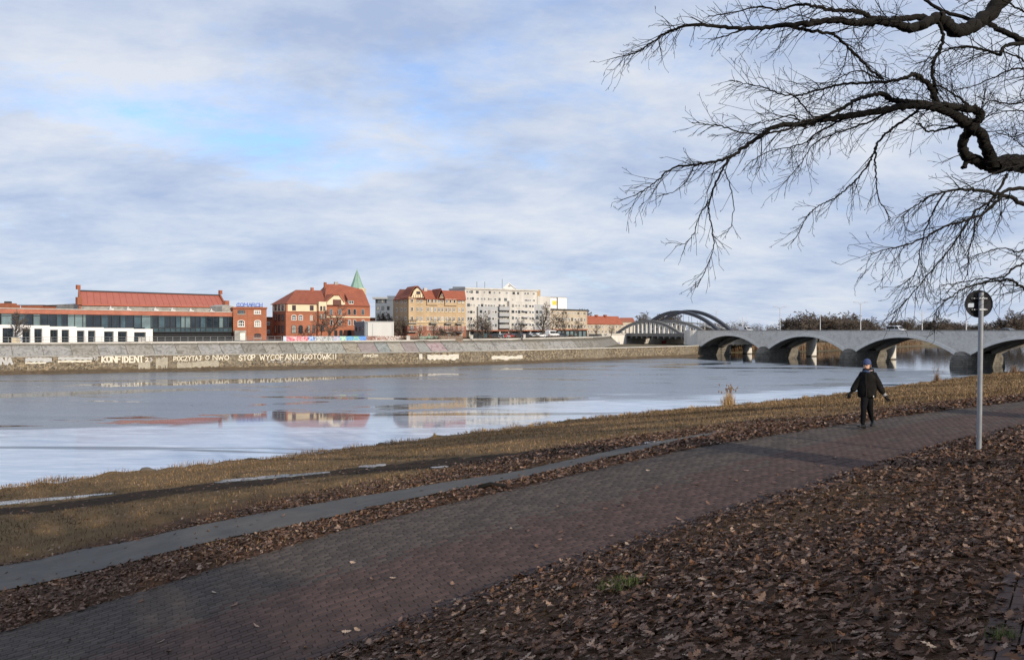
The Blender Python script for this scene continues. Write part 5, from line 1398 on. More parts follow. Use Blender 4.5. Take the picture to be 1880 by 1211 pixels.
# white abutment wing at the city end
ew = Fac(1104, 300, 1142, 312)
o = bldg('white_wing_wall', ew, 1120, 'whitewashed sloping wing wall at the city end of the steel arch', 'abutment')
m = MB(); ew.poly(m, [(1104, 613.5), (1150, 613.5), (1150, 632), (1118, 632)], -6, 0); m.build('wall', M_COLW, o); ew.part('cap', 1103, 612, 1150, 614, -6.2, .3, M_CONCLT, o)
m = MB(); ew.poly(m, [(1114, 627.5), (1138, 627.5), (1138, 632.5), (1117, 632.5)], 0, .08); m.build('blue_graffiti', m_graf(40, (.55, .53, .5), (.10, .12, .30), (.3, .3, .42)), o)
hd = Fac(1135, 318, 1285, 335); g_ = bldg('underpass_wall', hd, 1180, 'dark retaining wall in the shade under the steel arch span', 'wall')
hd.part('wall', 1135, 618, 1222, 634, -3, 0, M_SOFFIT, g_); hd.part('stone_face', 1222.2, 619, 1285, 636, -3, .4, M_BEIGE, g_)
hd.part('red_graffiti', 1215, 626, 1222, 633.5, 0, .3, plain('red_paint', (.45, .06, .07), .7), g_)

# ------------------------------------------------------------------ lamp posts and tram poles on the bridge
M_POLE = plain('galvanised_pole', (0.45, 0.46, 0.47), 0.5, 0.06)
def lamp(px, ptop, Y, label, style):
    g = at(px, 607, Y); top = at(px, ptop, Y); base = Vector((g.x, g.y, 7.95 if Y < 330 else 7.9))
    o = empty('street_lamp' if style == 'lamp' else 'tram_pole', base, label, 'street lamp' if style == 'lamp' else 'pole', 'street lamps on the bridge' if style == 'lamp' else 'tram wire poles on the bridge')
    MB().tube([base, top], [.16, .09], 8).build('pole', M_POLE, o)
    k = Y / F
    if style == 'lamp':
        for s_ in (-1, 1):
            e = top + Vector((s_ * 8 * k, 0, 1.4 * k))
            MB().tube([top + Vector((0, 0, -4 * k)), top.lerp(e, .5) + Vector((0, 0, .8 * k * .5)), e], .07, 5).build('arm', M_POLE, o)
            MB().box(e + Vector((s_ * .35, 0, 0)), (1.0, .35, .16)).build('lamp_head', M_METAL, o)
    elif style == 'tee':
        MB().tube([top + Vector((-4 * k, 0, 0)), top + Vector((4 * k, 0, 0))], .06, 5).build('cross_arm', M_POLE, o)
    else:
        for s_ in (-1, 1): MB().tube([top + Vector((0, 0, -12 * k)), top + Vector((s_ * 9 * k, 0, -1 * k))], .05, 5).build('bracket', M_POLE, o)
    return o
lamp(1432, 564, 262, 'double armed street lamp on the bridge, left of the tree clump', 'lamp')
lamp(1580, 556, 236, 'tallest double armed street lamp, above the middle concrete arch', 'lamp')
lamp(1774, 557, 208, 'plain lamp mast rising beside the round road sign', 'tee')
lamp(1506, 577, 262, 'tee topped tram pole before the tree clump', 'tee')
lamp(1363, 582, 290, 'tram pole with spread brackets behind the white van at the arch foot', 'y')
lamp(1693, 568, 225, 'tram pole with spread brackets right of the grey van', 'y')
lamp(1315, 571, 300, 'twin tram pole between the dark arches', 'tee')
lamp(1221, 580, 330, 'slim tram pole over the pale arch crown', 'tee')
lamp(1294, 588, 300, 'short tram pole at the right foot of the pale arches', 'tee')

# ------------------------------------------------------------------ vehicles
M_VWHITE = plain('white_paint_car', (0.72, 0.73, 0.74), 0.35, 0.03, spec=0.6); M_VDARK = plain('dark_paint_car', (0.035, 0.04, 0.05), 0.3, 0.05, spec=0.6); M_VRED = plain('red_paint_car', (0.38, 0.05, 0.04), 0.3, 0.05, spec=0.6); M_VGREY = plain('silver_paint_car', (0.33, 0.35, 0.38), 0.3, 0.05, spec=0.6)
M_TYRE = plain('tyre', (0.02, 0.02, 0.02), 0.9); M_LAMPR = plain('tail_lamp', (0.4, 0.02, 0.02), 0.3); M_LAMPW = plain('head_lamp', (0.8, 0.8, 0.75), 0.2)
VAN = [(-2.5, .45), (2.35, .45), (2.5, .8), (2.45, 1.1), (1.75, 1.25), (1.15, 2.05), (.6, 2.2), (-2.35, 2.2), (-2.5, 2.0)]
CAR = [(-2.1, .4), (2.05, .4), (2.15, .65), (2.0, .88), (1.1, .98), (.45, 1.42), (-.9, 1.45), (-1.7, 1.02), (-2.12, .95)]
VANW = [(1.62, 1.28), (1.12, 1.95), (.35, 1.98), (.35, 1.28)]; VANW2 = [(.2, 1.28), (.2, 1.98), (-2.2, 1.98), (-2.2, 1.28)]
CARW = [(.95, 1.0), (.40, 1.36), (-.2, 1.38), (-.2, 1.0)]; CARW2 = [(-.3, 1.0), (-.3, 1.38), (-.85, 1.38), (-1.5, 1.03)]
def vehicle(loc, heading, kind, mat, label, cat, group, panel=False):
    o = empty('van' if kind == 'van' else 'car', loc, label, cat, group)
    ca, sa = math.cos(heading), math.sin(heading); hw = .95 if kind == 'van' else .87
    def T(x, y, z): return Vector((loc[0] + x * ca - y * sa, loc[1] + x * sa + y * ca, loc[2] + z))
    prof = VAN if kind == 'van' else CAR
    rings = []
    for y, ins in ((-hw, .06), (-hw + .1, 0), (hw - .1, 0), (hw, .06)):
        rings.append([T(x * (1 - ins * .4), y * (1 if z < (1.3 if kind == 'van' else 1.0) else .88), z - (ins if z > 1 else -ins * .5)) for x, z in prof])
    m = MB(); m.loft(rings); m.build('body', mat, o)
    for s_ in (-1, 1):
        for w_ in ((VANW,) if panel else (VANW, VANW2) if kind == 'van' else (CARW, CARW2)):
            m = MB(); m.prism([T(x, s_ * (hw * .955 + .01), z) for x, z in w_], T(0, s_ * .03, 0) - T(0, 0, 0)); m.build('side_window', M_GLS, o)
        for x in ((1.6, -1.55) if kind == 'van' else (1.35, -1.3)):
            m = MB(); c = T(x, s_ * (hw - .1), .34)
            ax = T(0, s_ * .12, 0) - T(0, 0, 0); ring = [c + (T(math.cos(q * math.pi / 7) * .34, 0, math.sin(q * math.pi / 7) * .34) - T(0, 0, 0)) for q in range(14)]
            m.prism(ring, ax); wh = m.build('wheel', M_TYRE, o)
            m = MB(); m.prism([c + ax * 1.02 + (p - c) * .6 for p in ring], ax * .05); m.build('rim', M_METAL, wh)
        x1 = 2.46 if kind == 'van' else 2.06; x0 = -2.5 if kind == 'van' else -2.12
        MB().box(T(x1, s_ * hw * .72, .78), (.12, .3, .2), heading).build('headlight', M_LAMPW, o); MB().box(T(x0, s_ * hw * .78, .85), (.1, .22, .3), heading).build('tail_light', M_LAMPR, o)
    ws = [(1.72, 1.3), (1.18, 2.0)] if kind == 'van' else [(1.06, 1.01), (.48, 1.37)]
    m = MB(); q = [T(ws[0][0] + .03, -hw * .82, ws[0][1]), T(ws[0][0] + .03, hw * .82, ws[0][1]), T(ws[1][0] + .03, hw * .76, ws[1][1]), T(ws[1][0] + .03, -hw * .76, ws[1][1])]; m.prism(q, (0, 0, .03)); m.build('windscreen', M_GLS, o)
    return o
hb = math.atan2(BD.y, BD.x)
def on_bridge(px, off):
    k = (px - CX) / F; o = BO + BN * off; a = (k * o.y - o.x) / (BD.x - k * BD.y); q = o + BD * a; return Vector((q.x, q.y, 7.96))
vehicle(on_bridge(1369, 3.0), hb, 'van', M_VWHITE, 'white delivery van on the bridge at the foot of the dark arches', 'van', 'traffic on the bridge', True)
vehicle(on_bridge(1645, 3.0), hb, 'van', M_VWHITE, 'white minibus with dark windows driving over the third concrete arch', 'van', 'traffic on the bridge')
vehicle(on_bridge(1852, 3.0), hb, 'car', M_VGREY, 'silver car whose roof shows above the parapet right of the sign', 'car', 'traffic on the bridge')
parked = [(940, 'car', M_VDARK, 'dark car parked below the leaning tree'), (953, 'car', M_VGREY, 'silver car parked before the white flats shop window'), (970, 'car', M_VRED, 'red car parked before the right half of the white flats'), (986, 'car', M_VDARK, 'dark car parked left of the tall tree by the flats'), (1002, 'car', M_VDARK, 'dark car parked right of the tall tree by the flats'),
          (1016, 'car', M_VGREY, 'silver car parked where the white flats meet the beige block'), (1028, 'car', M_VWHITE, 'white car parked before the beige block'), (1051, 'van', M_VWHITE, 'white box van parked before the right half of the beige block'), (1067, 'car', M_VDARK, 'dark car parked at the right corner of the beige block')]
for px, kd, mt, lb in parked:
    t = revP.at_px(px); p, u = revP.pt(t); q = rev_pt(t, 1.0); nn = Vector((-u.y, u.x)); q = Vector((q.x + nn.x * 4.5, q.y + nn.y * 4.5, q.z + .02)); vehicle(q, math.atan2(u.y, u.x), kd, mt, lb, kd, 'cars parked along the far quay')
# small boxes on the quay edge
for px, w_, lb in ((27, 12, 'cream concrete block with dark scrawl beside the bare tree at the left'), (259.5, 11, 'white concrete block standing before the white frame end'), (749.5, 6, 'small white box before the brown graffiti wall'), (866, 5, 'small grey box on the quay below the white flats'), (963, 4, 'small cream box on the quay edge near the red car')):
    t = revP.at_px(px); q = rev_pt(t, 1.0); g = Fac(px - w_ / 2, q.y + .4, px + w_ / 2, q.y + .4)
    o = empty('concrete_block', Vector((q.x, q.y + .4, q.z)), lb, 'block', 'blocks on the quay edge'); zb = q.z + .15; u0, u1 = g.U(px - w_ / 2), g.U(px + w_ / 2)
    g.hexa(MB(), u0, u1, zb, zb + 1.0, -.6, 0).build('body', M_CREAM if px < 200 else M_CONCLT, o); g.hexa(MB(), u0 - .05, u1 + .05, zb + 1.0, zb + 1.12, -.65, .05).build('lid', M_CONCLT, o)
# bare hedge on the quay
M_HEDGE = plain('bare_hedge', (0.085, 0.060, 0.042), 0.95, 0.4, 2.0)
# ------------------------------------------------------------------ bare trees: skeleton -> tapered tubes
def tubes(segs, sides):
    """segs: (n,8) p0 p1 r0 r1 -> V, quads"""
    A = np.asarray(segs, float); p0, p1, r0, r1 = A[:, 0:3], A[:, 3:6], A[:, 6], A[:, 7]
    d = p1 - p0; L = np.linalg.norm(d, axis=1, keepdims=True); d = d / np.maximum(L, 1e-6)
    ref = np.where(np.abs(d[:, 2:3]) > 0.9, np.array([[1., 0, 0]]), np.array([[0, 0, 1.]]))
    a = np.cross(d, ref); a /= np.linalg.norm(a, axis=1, keepdims=True); b_ = np.cross(d, a)
    th = 2 * np.pi * np.arange(sides) / sides
    off = a[:, None, :] * np.cos(th)[None, :, None] + b_[:, None, :] * np.sin(th)[None, :, None]
    V = np.concatenate([p0[:, None, :] + off * r0[:, None, None], p1[:, None, :] + off * r1[:, None, None]], 1)
    n = len(A); base = (np.arange(n) * 2 * sides)[:, None]
    k = np.arange(sides); k2 = (k + 1) % sides
    Q = np.stack([base + k, base + k2, base + sides + k2, base + sides + k], -1).reshape(-1, 4)
    return V.reshape(-1, 3), Q
def unit_v(rg):
    v = np.array([rg.gauss(0, 1) for _ in range(3)]); return v / np.linalg.norm(v)
def uv3(rg):
    z = rg.random() * 2 - 1; a = rg.random() * 6.2831853; q = math.sqrt(1 - z * z)
    return q * math.cos(a), q * math.sin(a), z
def grow(rg, p, d, L, r, depth, out, prm):
    """one branch as a bent chain that throws side branches"""
    seg, bare = prm['seg'], prm['bare']
    n = max(2, int(L / seg[min(depth, len(seg) - 1)])); st = L / n; rr = r
    px, py, pz = p; dx, dy, dz = d
    bend = prm['bend'] * 1.7; up = prm['up'] * (1 if depth < 2 else prm.get('tip', 1)); bf = bare[min(depth, len(bare) - 1)]
    lst = out[min(depth, 2)]
    for i in range(n):
        ux, uy, uz = uv3(rg); k = bend * rg.random()
        dx += ux * k; dy += uy * k; dz += uz * k + up
        m = 1 / math.sqrt(dx * dx + dy * dy + dz * dz); dx *= m; dy *= m; dz *= m
        qx, qy, qz = px + dx * st, py + dy * st, pz + dz * st
        r2 = max(prm['rmin'], r * (1 - (i + 1) / n * prm['taper']))
        lst.append((px, py, pz, qx, qy, qz, rr, r2))
        if depth < prm['depth'] and (i + 1) / n > bf and rg.random() < prm.get('prob', 1):
            for _ in range(prm['kids'][depth]):
                ux, uy, uz = uv3(rg); w = ux * dx + uy * dy + uz * dz; ux -= dx * w; uy -= dy * w; uz -= dz * w
                m = 1 / (math.sqrt(ux * ux + uy * uy + uz * uz) + 1e-9)
                a = rg.uniform(*prm['ang']); c, s = math.cos(a), math.sin(a) * m
                grow(rg, (qx, qy, qz), (dx * c + ux * s, dy * c + uy * s, dz * c + uz * s), L * prm['len'] * (1 - 0.55 * (i + 1) / n) * rg.uniform(.7, 1.2), max(prm['rmin'], r2 * prm['rad']), depth + 1, out, prm)
        px, py, pz, rr = qx, qy, qz, r2
def chain_tube(S_, sides=8):
    P = S_[:, :3]; d = np.gradient(P, axis=0); d /= np.linalg.norm(d, axis=1, keepdims=True) + 1e-9
    a = np.cross(d[0], [0.3, 0.9, 0.2]); a /= np.linalg.norm(a); fr = []
    for i in range(len(P)):
        a = a - d[i] * (a @ d[i]); a /= np.linalg.norm(a) + 1e-9; fr.append((a, np.cross(d[i], a)))
    th = 2 * np.pi * np.arange(sides) / sides
    V = np.concatenate([P[i] + (np.outer(np.cos(th), fr[i][0]) + np.outer(np.sin(th), fr[i][1])) * S_[i, 3] for i in range(len(P))])
    n = len(P); k = np.arange(sides); k2 = (k + 1) % sides; b_ = (np.arange(n - 1) * sides)[:, None]
    return V, np.stack([b_ + k, b_ + k2, b_ + sides + k2, b_ + sides + k], -1).reshape(-1, 4)
def join_chains(lst, sides):
    Vs, Qs, nv = [], [], 0
    for S_ in lst:
        V, Q = chain_tube(S_, sides); Vs.append(V); Qs.append(Q + nv); nv += len(V)
    return np.concatenate(Vs), np.concatenate(Qs)
M_BARK = plain('bark', (0.060, 0.047, 0.036), 0.95, 0.35, 3, 0.5)
M_TWIG = plain('twig', (0.075, 0.056, 0.043), 0.95, 0.25, 2)
M_TWIGF = plain('far_twig', (0.135, 0.108, 0.088), 0.95, 0.3, 0.4)
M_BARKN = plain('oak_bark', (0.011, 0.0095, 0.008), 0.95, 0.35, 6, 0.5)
def tree_template(seed, h, r, prm, bark=M_BARK, twig=M_TWIGF, lean=(0, 0), clear=0.22):
    rg = random.Random(seed); out = [[], [], []]
    d = np.array([lean[0], lean[1], 1.0]); d /= np.linalg.norm(d)
    prm = dict(prm); prm['bare'] = [clear] + prm['bare'][1:]
    grow(rg, np.array([0., 0, 0]), d, h * .72, r, 0, out, prm)
    def me_of(nm, segs, sides, mat):
        V, Q = tubes(segs, sides); me = bpy.data.meshes.new(nm)
        me.from_pydata(V.tolist(), [], Q.tolist()); me.materials.append(mat); me.update(); return me
    return me_of('trunk', out[0] + out[1], 6, bark), me_of('crown', out[2], 3, twig)
PRM = dict(seg=[.9, .8, .7, .5], bend=.16, up=.07, taper=.82, rmin=.032, depth=4, bare=[.2, .25, .2, .2], kids=[3, 2, 2, 2], ang=(.5, 1.05), len=.55, rad=.55, prob=.9)
TT = [tree_template(3, 12, .24, PRM), tree_template(8, 12, .22, dict(PRM, up=.03, ang=(.6, 1.2), kids=[4, 2, 2, 1])), tree_template(15, 12, .26, dict(PRM, ang=(.4, .9), up=.1)), tree_template(21, 12, .22, dict(PRM, up=.04), lean=(.38, .05))]
WIDE = [tree_template(31, 12, .3, dict(PRM, kids=[4, 3, 2, 2], depth=4, ang=(.6, 1.3), rmin=.05, len=.6), clear=.12), tree_template(37, 12, .3, dict(PRM, kids=[4, 3, 2, 2], ang=(.5, 1.1), rmin=.05, up=.05, len=.6), clear=.1)]
def place_tree(tpl, loc, h, label, group, rz=0.0, wide=1.0, name='bare_tree', cat='tree'):
    tr, cr = tpl; o = empty(name, loc, label, cat, group)
    s_ = h / 12
    for nm, me in (('trunk', tr), ('crown', cr)):
        c = bpy.data.objects.new(nm, me); COL.objects.link(c); c.parent = o; c.scale = (s_ * wide, s_ * wide, s_); c.rotation_euler = (0, 0, rz)
    return o
ORD = ['first', 'second', 'third', 'fourth', 'fifth', 'sixth', 'seventh', 'eighth', 'ninth', 'tenth', 'eleventh', 'twelfth', 'thirteenth', 'fourteenth', 'fifteenth']
def quay_tree(px, ptop, Y, tpl, label, rz=0, wide=1.0, group='bare trees along the far quay', z=None, k=1.0):
    g = at(px, 620, Y); z0 = GQ if z is None else z; top = CZ + (CY - ptop) * Y / F
    place_tree(tpl, (g.x, g.y, z0 - .1), (top - z0) * k, label, group, rz, wide)
quay_tree(30, 560, 166, TT[0], 'bare tree beside the white framed office windows at the left', 0, 1.2)
quay_tree(600, 548, 206, TT[3], 'bare tree leaning over the front gable of the brick school', 0, 1.25)
quay_tree(590, 556, 208, TT[1], 'bare bushy tree before the school oriel', 2.0, 1.1)
quay_tree(697, 566, 240, WIDE[0], 'dense bare tree behind the grey cabin', .5, .8)
quay_tree(716, 563, 238, WIDE[1], 'bare tree before the shaded side of the yellow tenement', 1.5, .8)
quay_tree(738, 575, 224, WIDE[0], 'low bare tree at the corner of the yellow tenement', 2.5, .9)
quay_tree(795, 588, 212, TT[1], 'small bare tree before the left half of the yellow tenement', 1.0, 1.2)
quay_tree(812, 592, 214, WIDE[1], 'small dense bare tree before the middle of the yellow tenement', 3.0, 1.0)
quay_tree(887, 568, 216, WIDE[0], 'bare spreading tree before the left half of the white flats', 1.2, .95)
quay_tree(930, 588, 224, TT[3], 'bare tree leaning right before the white flats balconies', .3, 1.2)
quay_tree(996, 545, 240, TT[2], 'tallest bare street tree, before the right end of the white flats', .8, 1.1)
quay_tree(1036, 560, 252, TT[0], 'bare tree before the beige block', 2.2, 1.0)
quay_tree(1060, 580, 262, TT[1], 'smaller bare tree at the right corner of the beige block', 3.1, 1.2)
quay_tree(1068, 550, 345, WIDE[1], 'big rounded bare tree crown rising behind the beige block', .2, 1.25)
quay_tree(1095, 590, 292, TT[2], 'bare tree before the orange roofed house', 1.9, 1.2)
quay_tree(1122, 592, 300, TT[0], 'bare tree at the right end of the orange roofed house', 4.0, 1.2)
quay_tree(868, 578, 220, TT[0], 'thin bare tree at the left end of the white flats', 1.0, 1.1)
quay_tree(955, 582, 230, TT[2], 'thin bare tree before the middle shop windows of the white flats', 2.0, 1.2)
quay_tree(1015, 566, 248, TT[1], 'bare tree at the joint of the white flats and the beige block', 2.6, 1.1)
quay_tree(770, 592, 214, TT[2], 'small bare tree before the brown plinth of the yellow tenement', .6, 1.2)
quay_tree(833, 590, 215, TT[0], 'bare tree before the right half of the yellow tenement', 1.6, 1.2)
k_ = 0
for px, pt, Y, w_ in ((1152, 592, 380, 1.1), (1170, 584, 400, 1.2), (1190, 576, 410, 1.2), (1212, 571, 405, 1.2), (1230, 575, 415, 1.1), (1300, 588, 420, 1.2), (1322, 592, 430, 1.2)):
    quay_tree(px, pt, Y, WIDE[k_ % 2], ORD[k_] + ' bare tree in the grove behind the steel arches, counted from the left', k_ * 1.3, w_, 'trees behind the steel arches', 5.0, 1.2); k_ += 1
k_ = 0
for px, pt, Y, w_ in ((1448, 579, 415, 1.2), (1466, 574, 410, 1.3), (1484, 571, 405, 1.3), (1502, 577, 420, 1.2), (1520, 575, 412, 1.3), (1540, 571, 408, 1.35), (1560, 573, 415, 1.3), (1580, 577, 425, 1.3), (1600, 582, 430, 1.2), (1456, 578, 436, 1.4), (1494, 575, 440, 1.4), (1530, 574, 438, 1.4), (1568, 576, 442, 1.4), (1552, 578, 398, 1.4), (1476, 580, 396, 1.4)):
    quay_tree(px, pt, Y, WIDE[k_ % 2], ORD[k_] + ' bare brown tree in the round clump beyond the bridge, counted from the left', k_ * 1.7, w_, 'tree clump beyond the bridge', 2.6, 1.12); k_ += 1
k_ = 0
for px, pt, Y, w_ in ((1642, 592, 560, 1.5), (1660, 586, 555, 1.5), (1680, 588, 560, 1.5), (1700, 586, 570, 1.5), (1722, 587, 560, 1.5), (1742, 590, 580, 1.5), (1762, 594, 590, 1.5), (1786, 594, 580, 1.5), (1812, 594, 575, 1.5), (1836, 582, 540, 1.4), (1852, 577, 535, 1.4), (1872, 580, 540, 1.4), (1893, 578, 545, 1.4)):
    quay_tree(px, pt, Y, WIDE[k_ % 2], ORD[k_] + ' bare grey tree on the far shore right of the clump, counted from the left', k_ * 1.1, w_, 'trees on the far shore', 3.0, 1.3); k_ += 1
# the distant wood along the horizon reads as one mass
V_, Q_ = [], []; nv = 0
cv = np.empty(len(WIDE[0][1].vertices) * 3); WIDE[0][1].vertices.foreach_get('co', cv); cv = cv.reshape(-1, 6, 3)
cv = cv[R.random(len(cv)) < 0.30]; nsg = len(cv); mid_ = cv.mean(1, keepdims=True); cv = (mid_ + (cv - mid_) * 1.0).reshape(-1, 3)
kk = np.arange(3); cp = np.stack([kk, (kk + 1) % 3, 3 + (kk + 1) % 3, 3 + kk], -1)[None] + (np.arange(nsg) * 6)[:, None, None]; cp = cp.reshape(-1, 4)
for px in np.arange(1120, 1960, 11):
    Yd = 760 + 60 * math.sin(px * .13); top = 595 + 2.2 * math.sin(px * .05) + random.uniform(-1.5, 1.5)
    g = at(px, 606, Yd); h = (CZ + (CY - top) * Yd / F - 3) * 1.35; sc = h / 12; a = random.uniform(0, 6.3)
    rot = np.array([[math.cos(a), -math.sin(a), 0], [math.sin(a), math.cos(a), 0], [0, 0, 1]])
    V_.append((cv * [sc * 1.3, sc * 1.3, sc]) @ rot.T + [g.x, g.y, 2.0]); Q_.append(cp + nv); nv += len(cv)
tag(np_mesh('distant_wood', np.concatenate(V_), np.concatenate(Q_), M_TWIGF), 'grey brown bare wood along the horizon beyond the bridge', 'wood', kind='stuff')

# ------------------------------------------------------------------ the oak whose branches hang into the picture
oak_base = (12.3, 9.4)
oz = gz(*oak_base)
oak = empty('oak_tree', (oak_base[0], oak_base[1], oz), 'big bare oak whose dark branches hang into the upper right of the picture', 'tree')
rgo = random.Random(42)
OUT = {'trunk': [], 'limb': [], 'twig': []}
def smooth_pl(pts, n=6):
    P = np.array(pts, float); out = []
    for i in range(len(P) - 1):
        a, b_, c, d = P[max(i - 1, 0)], P[i], P[i + 1], P[min(i + 2, len(P) - 1)]
        for k in range(n):
            t = k / n; out.append(0.5 * ((2 * b_) + (-a + c) * t + (2 * a - 5 * b_ + 4 * c - d) * t * t + (-a + 3 * b_ - 3 * c + d) * t ** 3))
    out.append(P[-1]); return np.array(out)
TW = dict(seg=[.09, .08, .07, .06], bend=.30, up=-.012, taper=.72, rmin=.0021, depth=2, bare=[.12, .12, .15], kids=[1, 1, 1], ang=(.35, .9), len=.50, rad=.62, prob=.66, tip=-1.0)
def limb(pts, w0, w1, Y0, Y1, twigs=1.0, tlen=(.35, .9), droop=-.10, start=.1, bias=None):
    """traced limb: photograph points, widths in pixels there, distances"""
    n = len(pts); P3 = []
    for i, (px, py) in enumerate(pts):
        t = i / max(n - 1, 1); Yd = Y0 + (Y1 - Y0) * t; v = at(px, py, Yd); P3.append((v.x, v.y, v.z, (w1 + (w0 - w1) * (1 - t) ** 1.25) * .86 / F * Yd / 2))
    S_ = smooth_pl(P3, 7)
    jit = np.array([[rgo.gauss(0, 1) for _ in range(3)] for _ in S_]) * np.minimum(S_[:, 3:4] * .10 + .004, .014); S_[1:-1, :3] += jit[1:-1]
    S_[:, 3] = np.maximum(S_[:, 3], .0028)
    S_[:, 3] *= 1 + .03 * np.array([rgo.gauss(0, 1) for _ in S_]); OUT['limb'].append(S_)
    m_ = len(S_)
    for i in range(int(m_ * start), m_):
        t = i / m_
        cnt = twigs * .80 * (0.3 + 0.9 * t); k = int(cnt) + (rgo.random() < cnt - int(cnt))
        d0 = S_[min(i + 1, m_ - 1), :3] - S_[max(i - 1, 0), :3]; d0 = d0 / (np.linalg.norm(d0) + 1e-9)
        for _ in range(k):
            s_ = unit_v(rgo); s_[1] *= .7; s_ = s_ - d0 * (s_ @ d0); s_ /= np.linalg.norm(s_) + 1e-9
            a = rgo.uniform(.3, .95); c = d0 * math.cos(a) + s_ * math.sin(a) + np.array([0, 0, droop]) + (np.array(bias) if bias else 0)
            out = [[], [], []]; L = rgo.uniform(*tlen) * (1.1 - .6 * t)
            grow(rgo, S_[i, :3].copy(), c / np.linalg.norm(c), L, min(max(.0035, S_[i, 3] * .5), .0035 + L * .0055), 0, out, dict(TW, up=-.004 + droop * .25))
            for o_ in out: OUT['twig'] += o_
Lb = limb
# upper limb
Lb([(1960, -90), (1900, -50), (1850, -8), (1812, 28), (1783, 50), (1755, 58), (1738, 46), (1722, 30)], 36, 24, 9.6, 9.2, .15)
Lb([(1722, 30), (1700, 44), (1665, 52), (1640, 42), (1610, 40), (1575, 42), (1540, 38), (1500, 41), (1470, 45), (1420, 49), (1370, 53), (1315, 47), (1265, 47), (1235, 56), (1215, 65), (1195, 80), (1170, 96), (1146, 103)], 22, 2, 9.2, 8.2, 1.25, (.25, .75))
Lb([(1710, 44), (1690, 32), (1655, 35), (1610, 34), (1585, 25), (1560, 20), (1520, 18), (1495, 12), (1470, 8), (1430, 18), (1395, 12), (1350, 22), (1300, 30)], 15, 2, 9.3, 8.9, 1.2, (.25, .7))
Lb([(1940, 90), (1880, 75), (1845, 60), (1810, 42), (1780, 36), (1730, 20), (1690, -6)], 15, 6, 9.6, 9.9, .5)
Lb([(1930, 70), (1880, 78), (1845, 85), (1835, 100), (1815, 94), (1780, 86), (1745, 90), (1715, 105), (1680, 118)], 10, 2, 9.4, 9.0, 1.0)
Lb([(1512, 40), (1490, 48), (1455, 53)], 6, 2, 9.0, 8.9, .4)
Lb([(1370, 52), (1345, 62), (1305, 73)], 5, 1.5, 8.8, 8.7, .8, (.2, .5))
# middle limb and its loop
Lb([(2010, 262), (1960, 285), (1915, 297), (1880, 300), (1850, 300), (1825, 306)], 44, 34, 10.2, 9.3, .15)
Lb([(1825, 306), (1815, 285), (1808, 262), (1800, 243), (1785, 235), (1762, 218), (1740, 205), (1705, 196), (1665, 193), (1620, 203), (1560, 213), (1510, 220), (1470, 228), (1425, 232), (1390, 255), (1365, 272), (1340, 288), (1310, 297), (1275, 303), (1235, 308), (1210, 328), (1190, 345), (1162, 360)], 26, 1.8, 9.3, 7.9, .95, (.3, .85))
Lb([(1830, 306), (1800, 298), (1782, 290), (1770, 282), (1767, 262), (1778, 242), (1793, 225), (1800, 208), (1790, 202), (1760, 197), (1720, 193), (1690, 189), (1655, 187), (1635, 182), (1622, 173), (1600, 175), (1575, 183), (1545, 200), (1515, 212), (1480, 222), (1440, 238), (1400, 246), (1360, 243), (1330, 233), (1300, 228), (1270, 225)], 24, 1.8, 9.4, 8.1, .85, (.3, .8))
Lb([(1782, 291), (1774, 300), (1768, 308)], 11, 8, 9.3, 9.2, 0)
Lb([(1722, 200), (1718, 180), (1710, 163), (1695, 148), (1678, 135)], 13, 10, 9.1, 9.0, .3)
Lb([(1678, 135), (1660, 143), (1635, 149), (1600, 152), (1560, 153), (1530, 158), (1490, 168), (1460, 176), (1430, 172), (1400, 160), (1375, 155), (1345, 148)], 8, 1.6, 9.0, 8.4, 1.4, (.25, .75), .0)
Lb([(1720, 32), (1730, 60), (1728, 84), (1718, 105), (1711, 122), (1714, 145), (1718, 165), (1722, 198)], 7, 7, 9.2, 9.1, .6)
Lb([(1455, 48), (1490, 58), (1525, 62), (1550, 80), (1580, 110), (1600, 130), (1622, 146)], 7, 5, 8.9, 9.0, .8)
Lb([(1620, 145), (1605, 142), (1580, 130), (1550, 138), (1530, 150), (1500, 155)], 4, 1.5, 9.0, 8.7, 1.0)
Lb([(1458, 175), (1475, 195), (1490, 212)], 3.5, 3, 8.6, 8.6, .8)
Lb([(1690, 199), (1668, 216), (1640, 235), (1622, 250), (1608, 270), (1600, 290), (1588, 310), (1570, 332), (1555, 345), (1535, 362), (1515, 372), (1495, 384), (1480, 400), (1468, 425), (1452, 447)], 6, 1.6, 9.0, 8.3, .55, (.2, .6), -.25)
Lb([(1608, 268), (1607, 295), (1608, 320), (1610, 350), (1616, 372), (1626, 385), (1634, 402)], 4, 1.5, 8.8, 8.6, .5, (.15, .45), -.25)
Lb([(1340, 288), (1325, 315), (1312, 340), (1303, 365), (1302, 390), (1307, 420), (1310, 450), (1300, 485), (1280, 527)], 5, 1.6, 8.2, 8.0, .9, (.15, .5), -.2)
Lb([(1330, 312), (1340, 340), (1347, 380), (1340, 420), (1322, 432)], 2.5, 1.3, 8.2, 8.1, .4, (.12, .3), -.2)
Lb([(1303, 370), (1285, 395), (1275, 425), (1260, 445), (1240, 452)], 2.8, 1.3, 8.1, 8.0, .8, (.12, .4), -.1)
Lb([(1275, 303), (1262, 330), (1240, 350), (1205, 362)], 2.4, 1.3, 8.0, 7.9, .5, (.12, .3), -.2)
Lb([(1560, 213), (1530, 228), (1500, 245), (1478, 262), (1450, 270), (1410, 278), (1375, 300)], 4.5, 1.5, 8.8, 8.4, 1.0, (.25, .7), -.22)
Lb([(1640, 200), (1600, 222), (1560, 236), (1520, 250), (1490, 268), (1470, 300), (1440, 335)], 5, 1.5, 8.9, 8.4, 1.1, (.25, .75), -.28)
